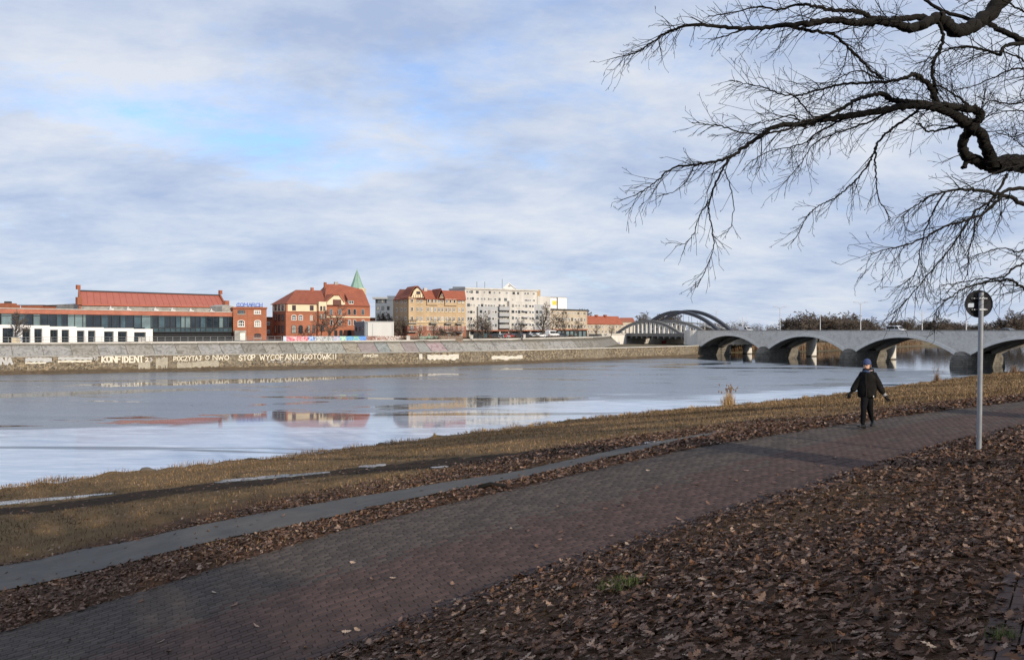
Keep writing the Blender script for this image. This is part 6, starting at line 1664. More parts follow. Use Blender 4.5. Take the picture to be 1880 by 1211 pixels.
Lb([(1470, 228), (1455, 212), (1425, 218), (1395, 226), (1360, 232)], 4, 1.4, 8.6, 8.3, 1.0)
Lb([(1800, 215), (1780, 195), (1755, 175), (1730, 160), (1700, 152)], 7, 2, 9.3, 9.1, .9)
Lb([(1783, 236), (1755, 232), (1725, 240), (1700, 240), (1690, 228), (1682, 228)], 6, 3, 9.2, 9.0, .4)
# hanging lower sprays
Lb([(1990, 410), (1930, 390), (1880, 374), (1840, 358), (1800, 350), (1765, 348), (1735, 352), (1705, 362), (1680, 378), (1655, 398)], 12, 2, 8.6, 7.6, 1.15, (.3, .8), -.32)
Lb([(1960, 340), (1880, 346), (1845, 350), (1832, 368), (1805, 392), (1770, 405), (1735, 416), (1695, 437), (1660, 450), (1632, 456), (1600, 466)], 9, 1.8, 8.5, 7.5, 1.1, (.3, .8), -.34)
Lb([(1850, 320), (1835, 345), (1815, 372), (1790, 388), (1770, 420), (1745, 455), (1715, 490), (1690, 520), (1665, 550), (1640, 575)], 6, 1.6, 8.4, 7.6, .9, (.25, .7), -.35)
Lb([(1735, 352), (1715, 385), (1700, 420), (1690, 460), (1680, 500), (1660, 520)], 4, 1.4, 7.9, 7.6, 1.2, (.2, .6), -.35)
Lb([(1790, 395), (1788, 430), (1778, 460), (1778, 490), (1770, 520)], 3, 1.3, 8.2, 8.0, .5, (.15, .4), -.3)
Lb([(1990, 560), (1930, 540), (1880, 528), (1858, 515), (1825, 516), (1790, 522), (1765, 532), (1745, 545), (1725, 562), (1712, 580)], 7, 1.5, 7.9, 7.2, 1.1, (.2, .6), -.18)
Lb([(1960, 470), (1900, 478), (1865, 490), (1840, 508), (1800, 512), (1765, 518), (1725, 524)], 6, 1.5, 8.0, 7.4, 1.0, (.2, .6), -.14)
Lb([(1960, 440), (1905, 450), (1870, 462), (1845, 455), (1812, 462), (1790, 470)], 5, 1.4, 8.1, 7.7, .9, (.2, .6), -.08)
# thicket of twigs at the right edge
for yy, x0, x1, s_ in ((120, 1990, 1770, 0), (150, 1990, 1740, 1), (178, 1990, 1790, 2), (205, 2000, 1815, 3), (235, 2000, 1830, 4), (262, 1990, 1840, 5), (20, 1990, 1770, 6), (330, 1990, 1760, 7)):
    pts = [(x0 + (x1 - x0) * k / 6, yy + 14 * math.sin(k * 1.1 + s_ * 2) + 12 * math.cos(k * .7 + s_)) for k in range(7)]
    Lb(pts, 7, 1.5, 9.8 - .15 * s_, 9.2 - .15 * s_, 1.1, (.25, .7), -.05)
# trunk and main forks outside the picture
tp = [(oak_base[0], oak_base[1], oz - .3, .62), (oak_base[0] - .1, oak_base[1], oz + .5, .47), (oak_base[0] - .2, oak_base[1] + .05, oz + 2.0, .42), (12.0, 9.6, oz + 3.4, .42), (11.9, 9.7, oz + 5.2, .36), (12.1, 9.8, oz + 7.5, .3), (12.6, 10.1, oz + 10, .22), (13.0, 10.4, oz + 13, .12)]
S_ = smooth_pl(tp, 6)
OUT['trunk'].append(S_)
def join_limb(px, py, Yd, w, z_tr):
    e = at(px, py, Yd); r_ = w / F * Yd / 2; a = (12.0, 9.6, oz + z_tr)
    md = ((a[0] + e.x) / 2, (a[1] + e.y) / 2, (a[2] + e.z) / 2 + .15)
    Sx = smooth_pl([(*a, r_ * 1.35), (*md, r_ * 1.15), (e.x, e.y, e.z, r_)], 8)
    OUT['limb'].append(Sx)
for a in ((2010, 262, 10.2, 44, 3.0), (1960, -90, 9.6, 36, 4.6), (1940, 90, 9.6, 15, 4.2), (1990, 410, 8.6, 12, 2.7), (1960, 340, 8.5, 9, 2.9), (1990, 560, 7.9, 7, 2.6), (1960, 470, 8.0, 6, 2.6), (1960, 440, 8.1, 5, 2.7), (1930, 70, 9.4, 10, 4.0)): join_limb(*a)
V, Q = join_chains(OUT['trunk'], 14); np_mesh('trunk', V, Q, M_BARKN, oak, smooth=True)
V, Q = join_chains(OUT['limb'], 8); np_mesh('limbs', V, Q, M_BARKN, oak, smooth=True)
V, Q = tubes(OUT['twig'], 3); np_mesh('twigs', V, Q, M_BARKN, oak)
print('oak twigs', len(OUT['twig']))
# crown above, out of the picture
rg2 = random.Random(77); out = [[], [], []]
PRO = dict(PRM, seg=[.6, .5, .45, .35], rmin=.012, kids=[2, 2, 2, 2], depth=4, len=.58, prob=.75)
for k in range(6):
    z_ = oz + 6.5 + k * 1.1; a = k * 2.4 + .4; grow(rg2, np.array([12.3 + .1 * k, 9.9, z_]), np.array([math.cos(a) * .9, math.sin(a) * .6 + .1, .55]), 5.5 - k * .35, .16 - .015 * k, 1, out, PRO)
V, Q = tubes(out[1] + out[2], 4); np_mesh('crown', V, Q, M_BARKN, oak)
M_HEDGEN = plain('added_shade_hedge', (0.05, 0.038, 0.028), 0.95, 0.3, 4)  # for the added hedge that only shades the slope
# neighbouring trees on the crest behind and right of the camera throw the long shadows
SH = [tree_template(51, 12, .36, dict(PRM, rmin=.03, kids=[4, 3, 2, 2], len=.58), M_BARKN, M_TWIG, clear=.28), tree_template(58, 12, .34, dict(PRM, rmin=.03, kids=[4, 3, 2, 2], len=.6, ang=(.6, 1.2)), M_BARKN, M_TWIG, clear=.25)]
for i, (x, y, h) in enumerate(((19.0, 14.2, 16), (25.8, 19.6, 17), (34, 26, 17), (7, -8, 16), (14, -16, 17), (1, -12, 17), (-6, -14, 17), (12, -24, 19), (20, -29, 19), (-14, -16, 18), (5, -26, 19), (-4, -28, 19), (-20, -22, 18), (-13, -30, 19), (24, -37, 20), (14, -36, 20))):
    place_tree(SH[i % 2], (x, y, gz(x, y) - .1), h, 'bare tree on the embankment crest outside the picture', 'trees on the near crest', i * 1.9, 1.15, 'crest_tree')
# ------------------------------------------------------------------ round road sign seen from behind
M_SIGN = plain('sign_back', (0.020, 0.021, 0.026), 0.7, 0.1, 3, spec=0.12)
M_GALV = plain('galvanised_steel', (0.27, 0.29, 0.32), 0.45, 0.16, 6, metal=0.35, spec=0.5)
M_STICK = plain('pale_sticker', (0.45, 0.52, 0.62), 0.6, 0.05)
sp = G(1797, 825); Ys = sp.y
sg = empty('road_sign', (sp.x, sp.y, gz(sp.x, sp.y)), 'round road sign seen from behind on a tall galvanised post', 'road sign')
kx = Ys / F
topS = at(1801.5, 536.5, Ys)
m = MB(); m.tube([(sp.x, sp.y, sp.z - .3), (topS.x, topS.y, topS.z)], 4.3 * kx, 16); m.build('post', M_GALV, sg, smooth=False)
MB().tube([(topS.x, topS.y, topS.z), (topS.x, topS.y, topS.z + .015)], 4.5 * kx, 16).build('post_cap', M_SIGN, sg)
cd = at(1801, 557.5, Ys); rd = 25.3 * kx
ysg = cd.y + .075
def disc(r_, y0, y1, n=48, sx=1.0):
    m = MB(); ring = [(cd.x + math.cos(2 * math.pi * q / n) * r_ * sx, y0, cd.z + math.sin(2 * math.pi * q / n) * r_) for q in range(n)]; m.prism(ring, (0, y1 - y0, 0)); return m
pl_ = disc(rd * .955, ysg, ysg + .008).build('plate', M_SIGN, sg)
m = MB(); N = 48; vs = []
for q in range(N):
    a = 2 * math.pi * q / N
    for r_, y_ in ((rd * .95, ysg - .012), (rd, ysg - .016), (rd, ysg + .012), (rd * .95, ysg + .010)): vs.append((cd.x + math.cos(a) * r_, y_, cd.z + math.sin(a) * r_))
m.add(vs, [(4 * q + k, 4 * ((q + 1) % N) + k, 4 * ((q + 1) % N) + (k + 1) % 4, 4 * q + (k + 1) % 4) for q in range(N) for k in range(4)]); m.build('rim', M_SIGN, sg)
for py in (547.5, 568):
    z = at(1801, py, Ys).z
    br = MB().box((cd.x, ysg - .02, z), (29 * kx, .018, 1.6 * kx)).build('clamp_bar', M_GALV, sg)
    for dx in (-11, 11): MB().tube([(cd.x + dx * kx, ysg - .03, z), (cd.x + dx * kx, ysg - .05, z)], 1.2 * kx, 6).build('bolt', M_GALV, br)
    MB().box((cd.x, ysg - .075 - 4.6 * kx, z), (11 * kx, .012, 3.0 * kx)).build('clamp_band', M_GALV, br)
MB().box((at(1786.5, 559, Ys).x, ysg - .004, at(1786, 560, Ys).z), (11.5 * kx, .006, 7.5 * kx)).build('sticker', M_STICK, sg)

# ------------------------------------------------------------------ the walker
M_JACKET = plain('black_jacket', (0.013, 0.012, 0.012), 0.9, 0.5, 5, 0.8, spec=0.12)
M_TROUS = plain('dark_trousers', (0.010, 0.010, 0.012), 0.95, 0.25, 8, 0.3, spec=0.08)
M_HAT = plain('blue_knit_hat', (0.060, 0.085, 0.190), 0.9, 0.2, 60, 0.6)
M_SKIN = plain('skin', (0.58, 0.36, 0.27), 0.55, 0.08, 12)
M_SCARF = plain('blue_scarf', (0.055, 0.085, 0.17), 0.9, 0.2, 30, 0.4)
M_SCARFP = plain('grey_pink_scarf', (0.36, 0.27, 0.29), 0.9, 0.15, 30, 0.4)
M_SHOE = plain('black_shoe', (0.012, 0.012, 0.013), 0.4, 0.2, 10)
M_GLOVE = plain('black_glove', (0.015, 0.015, 0.017), 0.8, 0.2, 20)
M_CUFF = plain('grey_cuff', (0.30, 0.30, 0.31), 0.8, 0.1)
M_HAIR = plain('hair', (0.05, 0.035, 0.025), 0.7, 0.2, 30)
wf = G(1591, 786); kw = wf.y / F
wg = gz(wf.x, wf.y)
pr = empty('person', (wf.x, wf.y, wg), 'person in a black jacket and blue knit hat walking along the brick path', 'person')
vd = Vector((wf.x, wf.y, 0)).normalized(); rt = Vector((vd.y, -vd.x, 0))        # away from the camera / to the picture's right
HS = 1.0
def wp(px, py, dep=0.0):
    """point of the figure: pixel offset from the standing foot, depth towards the camera positive"""
    q = Vector((wf.x, wf.y, 0)) + rt * ((px - 1596) * kw) - vd * dep
    return Vector((q.x, q.y, wf.z + (786.5 - py) * kw))
def skin(name, nodes, edges, mat, parent, root=0, sub=2):
    """nodes: (px,py,dep,rx,ry)"""
    me = bpy.data.meshes.new(name)
    me.from_pydata([wp(*n_[:3]) for n_ in nodes], edges, []); me.materials.append(mat)
    o = link(name, me, parent)
    md = o.modifiers.new('skin', 'SKIN'); md.use_smooth_shade = True
    for i, n_ in enumerate(nodes):
        v = me.skin_vertices[0].data[i]; v.radius = (n_[3], n_[4]); v.use_root = (i == root)
    ss = o.modifiers.new('sub', 'SUBSURF'); ss.levels = sub; ss.render_levels = sub
    return o
chain = lambda *ids: [(a, b_) for a, b_ in zip(ids[:-1], ids[1:])]
# body: pelvis root, spine, neck, head; legs; arms
N_ = [(1597, 722, 0, .15, .13), (1597, 708, 0, .16, .14), (1598, 694, 0, .17, .15), (1598.5, 684, 0, .13, .11), (1598.5, 679.5, .01, .06, .06), (1598, 674, .02, .065, .07), (1597.5, 668, .02, .085, .095),
      (1592.5, 727, .02, .095, .095), (1590.5, 746, .10, .075, .08), (1591.5, 764, .10, .055, .06), (1589.5, 779, .12, .045, .05),
      (1602, 727, -.02, .095, .095), (1602, 746, -.04, .075, .08), (1603.5, 762, -.14, .055, .06), (1605.5, 775, -.28, .045, .05),
      (1587, 688, 0, .085, .085), (1580.5, 703, .0, .06, .06), (1573.5, 716, .06, .048, .048), (1568.5, 723, .08, .036, .036),
      (1610, 688, 0, .085, .085), (1615, 703, -.03, .06, .06), (1621, 717, -.02, .048, .048), (1626.5, 726, .0, .036, .036)]
E_ = chain(0, 1, 2, 3, 4, 5, 6) + chain(0, 7, 8, 9, 10) + chain(0, 11, 12, 13, 14) + chain(2, 15, 16, 17, 18) + chain(2, 19, 20, 21, 22)
body = skin('body', N_, E_, M_TROUS, pr)
# head with face
hx, hy = 1597.0, 670.5
def head_pt(a, el, r_=1.0): return None
m = MB(); hc = wp(1597, 671, .02); rings = []
fwd = (-vd * .93 - rt * .36).normalized(); sd = Vector((fwd.y, -fwd.x, 0)) 
for z, w_, d0, d1 in ((-.135, .035, .055, .035), (-.115, .055, .085, .05), (-.08, .066, .096, .072), (-.03, .074, .098, .092), (.02, .077, .096, .098), (.07, .073, .088, .095), (.11, .055, .066, .075), (.13, .02, .025, .03)):
    ring = []
    for q in range(16):
        a = 2 * math.pi * q / 16; c, s_ = math.cos(a), math.sin(a)
        ring.append(hc + sd * (s_ * w_) + fwd * (c * (d0 if c > 0 else d1)) + Vector((0, 0, z)))
    rings.append(ring)
m.loft(rings); head = m.build('head', M_SKIN, pr, smooth=True)
def hp(f_, s_, z): return hc + fwd * f_ + sd * s_ + Vector((0, 0, z))
m = MB(); m.add([hp(.094, -.012, .0), hp(.094, .012, .0), hp(.122, -.013, -.042), hp(.122, .013, -.042), hp(.092, -.018, -.05), hp(.092, .018, -.05)], [(0, 2, 3, 1), (2, 4, 5, 3), (0, 4, 2), (1, 3, 5)]); m.build('nose', M_SKIN, head, smooth=True)
for s_ in (-1, 1):
    MB().box(hp(.089, s_ * .03, .005), (.024, .014, .012), math.atan2(sd.y, sd.x)).build('eye', M_HAIR, head); MB().box(hp(.09, s_ * .03, .024), (.034, .014, .008), math.atan2(sd.y, sd.x)).build('eyebrow', M_HAIR, head)
    MB().box(hp(-.005, s_ * .079, -.015), (.015, .035, .055), math.atan2(fwd.y, fwd.x)).build('ear', M_SKIN, head)
MB().box(hp(.092, 0, -.074), (.045, .014, .010), math.atan2(sd.y, sd.x)).build('mouth', plain('lips', (.33, .12, .10), .5), head)
m = MB(); rings = []
for z, k_ in ((.018, 1.10), (.03, 1.16), (.055, 1.17), (.075, 1.12), (.11, 1.02), (.14, .80), (.158, .5), (.166, .14)):
    rings.append([hc + sd * (math.sin(2 * math.pi * q / 18) * .079 * k_) + fwd * (math.cos(2 * math.pi * q / 18) * .097 * k_ - .004) + Vector((0, 0, z + .012)) for q in range(18)])
m.loft(rings); hat = m.build('knit_hat', M_HAT, pr, smooth=True)
m = MB(); rings = [[hc + sd * (math.sin(2 * math.pi * q / 18) * .079 * k_) + fwd * (math.cos(2 * math.pi * q / 18) * .097 * k_ - .004) + Vector((0, 0, z)) for q in range(18)] for z, k_ in ((.022, 1.13), (.03, 1.2), (.07, 1.2), (.078, 1.13))]
m.loft(rings); m.build('hat_brim', M_HAT, hat, smooth=True)
# jacket: torso loft with skirt, sleeves, collar
def oval(px, py, dep, rx, ry, n=20): 
    c = wp(px, py, dep); return [c + rt * (math.cos(2 * math.pi * q / n) * rx) - vd * (math.sin(2 * math.pi * q / n) * ry) for q in range(n)]
m = MB()
m.loft([oval(1596.5, 731, 0, .205, .16), oval(1596.3, 728, 0, .225, .18), oval(1596.5, 718, 0, .235, .20), oval(1597, 708, 0, .235, .20), oval(1597.5, 699, 0, .215, .185), oval(1598.2, 692, 0, .21, .17), oval(1598.6, 687, 0, .18, .15), oval(1598.8, 683, 0, .13, .125), oval(1598.8, 680, .0, .10, .105)])
jk = m.build('jacket', M_JACKET, pr, smooth=True)
jk.modifiers.new('sub', 'SUBSURF').render_levels = 1
for nodes in ([(1591, 690, 0, .105, .11), (1584.5, 698, 0, .112, .11), (1577.5, 709.5, .04, .098, .095), (1571, 719.5, .07, .072, .07)], [(1606.5, 690, 0, .105, .11), (1612.5, 699, -.02, .112, .11), (1618.5, 711.5, -.02, .098, .095), (1624.5, 722.5, 0, .072, .07)]):
    skin('sleeve', nodes, chain(0, 1, 2, 3), M_JACKET, jk)
m = MB(); m.loft([oval(1598.6, 683.5, 0, .15, .135), oval(1598.6, 679.5, 0, .135, .13), oval(1598.6, 676.5, -.01, .125, .13)], cap=False); m.build('collar', M_JACKET, jk, smooth=True)
m = MB(); m.loft([oval(1597.4, 683.8, .03, .105, .115), oval(1597.2, 681.2, .035, .112, .118), oval(1597, 679.4, .03, .09, .095)]); m.build('scarf', M_SCARF, pr, smooth=True)
skin('scarf_end', [(1598, 681.5, .12, .03, .02), (1602, 680.3, .11, .032, .02), (1606, 679.6, .07, .03, .02)], chain(0, 1, 2), M_SCARFP, pr, sub=1)
MB().box(wp(1607.5, 726.5, .17), (.02, .012, .035)).build('jacket_tag', M_WFRAME, jk)
m = MB(); m.tube([wp(1595, 683, .15), wp(1595, 700, .20), wp(1595.5, 728, .195)], .007, 5); m.build('zip', M_GLOVE, jk)
# trousers
skin('trouser_leg', [(1594, 722, .02, .115, .115), (1592.5, 736, .12, .092, .10), (1591, 752, .20, .070, .08), (1589.8, 765, .18, .060, .068), (1588.6, 779, .14, .050, .058)], chain(0, 1, 2, 3, 4), M_TROUS, pr)
skin('trouser_leg', [(1600.5, 722, -.02, .115, .115), (1601, 736, -.02, .090, .10), (1601, 751, -.06, .068, .078), (1603.2, 763, -.18, .058, .066), (1605.6, 774.5, -.30, .047, .055)], chain(0, 1, 2, 3, 4), M_TROUS, pr)
def shoe(px, py, dep, yaw, pitch):
    c = wp(px, py, dep); fd = (-vd * math.cos(yaw) - rt * math.sin(yaw)); sd_ = Vector((fd.y, -fd.x, 0)); up = Vector((0, 0, 1))
    f2 = fd * math.cos(pitch) + up * math.sin(pitch); u2 = up * math.cos(pitch) - fd * math.sin(pitch)
    rings = []
    for x, w_, h in ((-.11, .035, .08), (-.095, .046, .10), (-.03, .05, .11), (.05, .054, .08), (.12, .058, .06), (.18, .05, .052), (.205, .024, .036)):
        rings.append([c + f2 * x + sd_ * (w_ * a) + u2 * (h * b_) for a, b_ in ((-1, .0), (-1, .45), (-.6, .95), (.6, .95), (1, .45), (1, 0))])
    m = MB(); m.loft(rings); o = m.build('shoe', M_SHOE, pr, smooth=True)
    return o
shoe(1588.8, 784.6, .13, .5, .2); shoe(1606, 780, -.30, .1, -.25)
# hands in gloves, five fingers each
def hand(px, py, dep, dirv, thumb_side):
    c = wp(px, py, dep); d = Vector(dirv).normalized(); s_ = d.cross(-vd).normalized() * thumb_side; n_ = d.cross(s_).normalized()
    m = MB()
    m.loft([[c + d * x + s_ * (w_ * a) + n_ * (t_ * b_) for a, b_ in ((-1, -.6), (-1, .6), (0, 1), (1, .6), (1, -.6), (0, -1))] for x, w_, t_ in ((-.03, .028, .02), (.0, .036, .022), (.05, .042, .02), (.085, .04, .016))])
    o = m.build('glove', M_GLOVE, pr, smooth=True)
    for k, (off, L) in enumerate(((-.031, .062), (-.011, .078), (.011, .084), (.031, .074))):
        b0 = c + d * .08 + s_ * off; b1 = b0 + d * (L * .5) + n_ * .012; b2 = b1 + d * (L * .38) + n_ * .03
        MB().tube([b0, b1, b2], [.0115, .0105, .008], 7).build('finger', M_GLOVE, o, smooth=True)
    t0 = c + d * .02 + s_ * .036; MB().tube([t0, t0 + d * .03 + s_ * .026, t0 + d * .062 + s_ * .03 + n_ * .012], [.014, .012, .009], 7).build('thumb', M_GLOVE, o, smooth=True)
    return o
down = Vector((0, 0, -1))
hand(1568.2, 722.5, .08, down - rt * .25, 1)
h2 = hand(1627, 726.5, .0, down * .8 + rt * .55, -1)
MB().tube([wp(1624.5, 722.2, 0), wp(1627, 725.8, 0)], .052, 10).build('grey_cuff', M_CUFF, pr)

# ------------------------------------------------------------------ leaves
def leaf_templates():
    """lobed oak leaves as small fans, unit length"""
    T_ = []
    for v in range(5):
        rg = random.Random(v + 3); half = []
        lob = [(0.0, .02), (.10, .05), (.20, .17), (.27, .08), (.40, .27), (.48, .11), (.62, .31), (.70, .13), (.83, .20), (.92, .07), (1.0, 0)]
        half = [(x + rg.uniform(-.02, .02), y * rg.uniform(.8, 1.2)) for x, y in lob]
        ring = half + [(x + rg.uniform(-.02, .02), -y * rg.uniform(.8, 1.2)) for x, y in lob[-2:0:-1]]
        P = np.array([(.5, 0)] + ring); cu, cv = rg.uniform(.1, .55), rg.uniform(-.3, .7)
        z = cu * (P[:, 0] - .5) ** 2 * 1.2 + cv * P[:, 1] ** 2 * 2.2; z[0] -= .03
        n = len(ring); T_.append((np.column_stack([P[:, 0] - .5, P[:, 1], z]), np.array([(0, 1 + k, 1 + (k + 1) % n) for k in range(n)])))
    return T_
LT = leaf_templates()
def m_leaf(src):
    t = NT(f'dry_leaf_{src}')
    r = t.attr('rnd') if src == 'mass' else t.math('ADD', t.math('MULTIPLY', t.node('ShaderNodeObjectInfo').outputs['Random'], .45), .55)
    c = t.ramp(r, [(0.0, (0.028, 0.015, 0.010)), (0.22, (0.060, 0.032, 0.021)), (0.42, (0.125, 0.068, 0.045)), (0.5, (0.19, 0.090, 0.046)), (0.58, (0.150, 0.089, 0.063)), (0.8, (0.25, 0.158, 0.115)), (0.93, (0.37, 0.255, 0.19)), (1.0, (0.50, 0.39, 0.30))])
    n = t.noise(45, 4, 0.7); c = t.mix(t.math('MULTIPLY', n, 0.4), c, (0.045, 0.026, 0.016))
    return t.fin(c, 0.75, spec=0.25)
M_LEAF, M_LEAF1 = m_leaf('mass'), m_leaf('single')
def scatter_leaves(name, x, y, size, lift, tilt, parent=None, rb=(0.0, 1.0)):
    n = len(x); tpl = R.integers(0, len(LT), n); yaw = R.random(n) * 6.283; tx = R.normal(0, tilt, n); ty = R.normal(0, tilt, n)
    z = ground_z(x, y) + lift; nv_ = len(LT[0][0]); nf = len(LT[0][1])
    TV = np.stack([t_[0] for t_ in LT]); VV = TV[tpl] * size[:, None, None]
    flip = R.random(n) < .4; VV[flip, :, 2] *= -1
    cx_, sx_ = np.cos(tx), np.sin(tx); Yv = VV[..., 1] * cx_[:, None] - VV[..., 2] * sx_[:, None]; Zv = VV[..., 1] * sx_[:, None] + VV[..., 2] * cx_[:, None]
    cy_, sy_ = np.cos(ty), np.sin(ty); Xv = VV[..., 0] * cy_[:, None] + Zv * sy_[:, None]; Zv = -VV[..., 0] * sy_[:, None] + Zv * cy_[:, None]
    cz_, sz_ = np.cos(yaw), np.sin(yaw); Xr = Xv * cz_[:, None] - Yv * sz_[:, None]; Yr = Xv * sz_[:, None] + Yv * cz_[:, None]
    V = np.stack([Xr + x[:, None], Yr + y[:, None], np.maximum(Zv, -.012) + z[:, None]], -1)
    # lie along the slope
    e = .25; gx = (ground_z(x + e, y) - ground_z(x - e, y)) / (2 * e); gy = (ground_z(x, y + e) - ground_z(x, y - e)) / (2 * e)
    V[..., 2] += Xr * gx[:, None] + Yr * gy[:, None]
    T = (LT[0][1][None] + (np.arange(n) * nv_)[:, None, None]).reshape(-1, 3)
    rr = np.repeat(rb[0] + (rb[1] - rb[0]) * np.clip(R.beta(1.25, 1.5, n), 0, 1), nv_)
    return np_mesh(name, V.reshape(-1, 3), T, M_LEAF, parent, rnd=rr)
def in_view(x, y, pad=60, ymin=1.5):
    z = ground_z(x, y); px, py = to_px(x, y, z)
    return (y > ymin) & (px > -pad) & (px < 1880 + pad) & (py < 1211 + 2 * pad)
def sample(n, s0, s1, b0, b1, power=1.0):
    s = s0 + (s1 - s0) * R.random(n) ** power; b_ = b0 + (b1 - b0) * R.random(n); x, y = xy(s, b_); return x, y, s, b_
# the near bank
x, y, s, b_ = sample(210000, -2, 45, -17, -2.3); D = np.hypot(x, y)
k = in_view(x, y) & (R.random(len(x)) < leaf_density(x, y) * np.clip(1.15 - D / 60, .35, 1)) & (b_ < -path_w(s) + .05 + R.exponential(.10, len(x)))
x, y, s, b_ = x[k], y[k], s[k], b_[k]; n = len(x); print('bank leaves', n)
tag(scatter_leaves('fallen_leaves', x, y, (.045 + .115 * R.beta(1.5, 1.9, n)) * np.clip(.8 + np.hypot(x, y) / 60, 1, 1.5), R.uniform(.003, .05, n), .33), 'thick litter of dry brown oak leaves on the slope below the sign', 'leaves', kind='stuff')
# verges beyond the path
x, y, s, b_ = sample(130000, -9, 62, -.2, 7.5); D = np.hypot(x, y)
k = in_view(x, y) & (R.random(len(x)) < leaf_density(x, y) * .95) & (b_ > -.02 - R.exponential(.10, len(x)))
k &= ~(on_asph(s, b_, .0 + R.exponential(.05, len(x))) & (R.random(len(x)) < .992))
x, y = x[k], y[k]; n = len(x); print('verge leaves', n)
tag(scatter_leaves('verge_leaves', x, y, (.055 + .09 * R.beta(1.6, 1.8, n)) * np.clip(.75 + np.hypot(x, y) / 55, 1, 1.7), R.uniform(.006, .06, n), .36, rb=(.08, 1.0)), 'drift of brown leaves on the verge between the brick path and the footpath', 'leaves', kind='stuff')
# thin scatter on the meadow
x, y, s, b_ = sample(26000, -12, 110, 6, 40); k = in_view(x, y) & (R.random(len(x)) < .55) & (b_ < crest_b(s) - .5); x, y = x[k], y[k]; n = len(x)
tag(scatter_leaves('meadow_leaves', x, y, R.uniform(.09, .16, n), R.uniform(.01, .04, n), .3, rb=(.35, 1.0)), 'sparse pale leaves scattered over the meadow', 'leaves', kind='stuff')
# single leaves on the paving
lme = []
for V_t, F_t in LT:
    me_l = bpy.data.meshes.new('fallen_leaf'); me_l.from_pydata(V_t.tolist(), [], F_t.tolist()); me_l.materials.append(M_LEAF1); me_l.update(); lme.append(me_l)
spots = [(128, 1176), (296, 1179), (310, 1197), (158, 1115), (394, 1089), (430, 1112), (258, 1105), (683, 1065), (721, 1063), (648, 1034), (830, 1074), (707, 1117), (614, 1159), (656, 1158), (636, 1161), (625, 1141), (735, 1139), (804, 1106), (1033, 924), (1078, 919), (1068, 966), (1112, 935), (1143, 930), (1154, 923), (1028, 978), (1027, 992), (1205, 897), (1260, 879), (1282, 891), (1352, 884), (1340, 878), (1343, 893), (1419, 888), (1430, 873), (1370, 865), (1490, 846), (1508, 857), (1532, 842), (1560, 843), (1574, 841), (1588, 836), (1600, 822), (1605, 860), (1772, 759), (1820, 745), (938, 972), (970, 976), (1025, 931), (1190, 865), (1300, 925), (1247, 955), (1170, 962), (1120, 985), (985, 1005), (520, 1180), (470, 1150), (560, 1190), (1650, 800), (1455, 865), (1395, 905)]
aspots = [(22, 1044), (173, 1035), (240, 1030), (271, 1018), (62, 1066), (33, 1065), (430, 985), (520, 950), (116, 1024)]
for i, (px, py) in enumerate(spots + aspots):
    g = G(px, py); o = bpy.data.objects.new('fallen_leaf', lme[i % len(lme)]); COL.objects.link(o)
    sz = random.uniform(.085, .135) * (1 + .006 * g.y); o.location = (g.x, g.y, gz(g.x, g.y) + (.022 if i < len(spots) else .05)); o.scale = (sz, sz, sz); o.rotation_euler = (random.gauss(0, .2), random.gauss(0, .2), random.uniform(0, 6.28))
    if i < len(spots): tag(o, 'dry oak leaf lying loose on the brick path', 'leaf', 'loose leaves on the brick path')
    else: tag(o, 'dry oak leaf lying loose on the grey asphalt footpath', 'leaf', 'loose leaves on the asphalt footpath')

# ------------------------------------------------------------------ grass
def m_grass():
    t = NT('dry_grass'); r = t.attr('rnd')
    c = t.ramp(r, [(0.0, (0.055, 0.041, 0.021)), (0.3, (0.130, 0.086, 0.045)), (0.6, (0.235, 0.155, 0.084)), (1.0, (0.40, 0.28, 0.17))])
    return t.fin(c, 0.85, spec=0.15)
M_GRASS = m_grass()
def blades(name, x, y, h, w, rnd, mat, lean=.5, parent=None, z=None):
    n = len(x); z = ground_z(x, y) - .01 if z is None else z; a = R.random(n) * 6.283; ln = R.random(n) * lean * h; la = R.random(n) * 6.283
    p0 = np.stack([x - np.cos(a) * w, y - np.sin(a) * w, z], -1); p1 = np.stack([x + np.cos(a) * w, y + np.sin(a) * w, z], -1)
    m0 = np.stack([x + np.cos(la) * ln * .35, y + np.sin(la) * ln * .35, z + h * .6], -1); tip = np.stack([x + np.cos(la) * ln, y + np.sin(la) * ln, z + h * np.sqrt(np.clip(1 - (ln / h) ** 2 * .6, .1, 1))], -1)
    o_ = np.stack([np.cos(a) * w * .7, np.sin(a) * w * .7, np.zeros(n)], -1)
    V = np.stack([p0, p1, m0 + o_, m0 - o_, tip], 1).reshape(-1, 3); b0 = (np.arange(n) * 5)[:, None]
    T = np.concatenate([b0 + [0, 1, 2], b0 + [0, 2, 3], b0 + [3, 2, 4]])
    return np_mesh(name, V, T, mat, parent, rnd=np.repeat(rnd, 5))
x, y, s, b_ = sample(170000, -14, 60, .2, 40, 1.3); D = np.hypot(x, y)
dT_ = pl_dist(x, y, track)
k = in_view(x, y) & (b_ < crest_b(s) - .1) & (R.random(len(x)) < np.clip(22 / D, .25, 1)) & (dT_ > 1.3 + .9 * R.random(len(x))) & ~on_asph(s, b_, -.03) & (R.random(len(x)) < 1 - .55 * leaf_density(x, y))
x, y, D = x[k], y[k], D[k]; n = len(x); print('meadow blades', n)
pat = .5 + .5 * np.sin(x * .55 + 1.4 * np.sin(y * .31)) * np.cos(y * .47 + np.sin(x * .23))
tag(blades('meadow_grass', x, y, R.uniform(.03, .10, n) * (1 + D / 90), .0035 * (1 + D / 14), np.clip(.18 + .42 * pat + R.normal(0, .2, n), 0, 1), M_GRASS, .9), 'short dry winter grass on the river meadow', 'grass', kind='stuff')
x, y, s, b_ = sample(90000, 35, 165, .2, 85, .9); D = np.hypot(x, y)
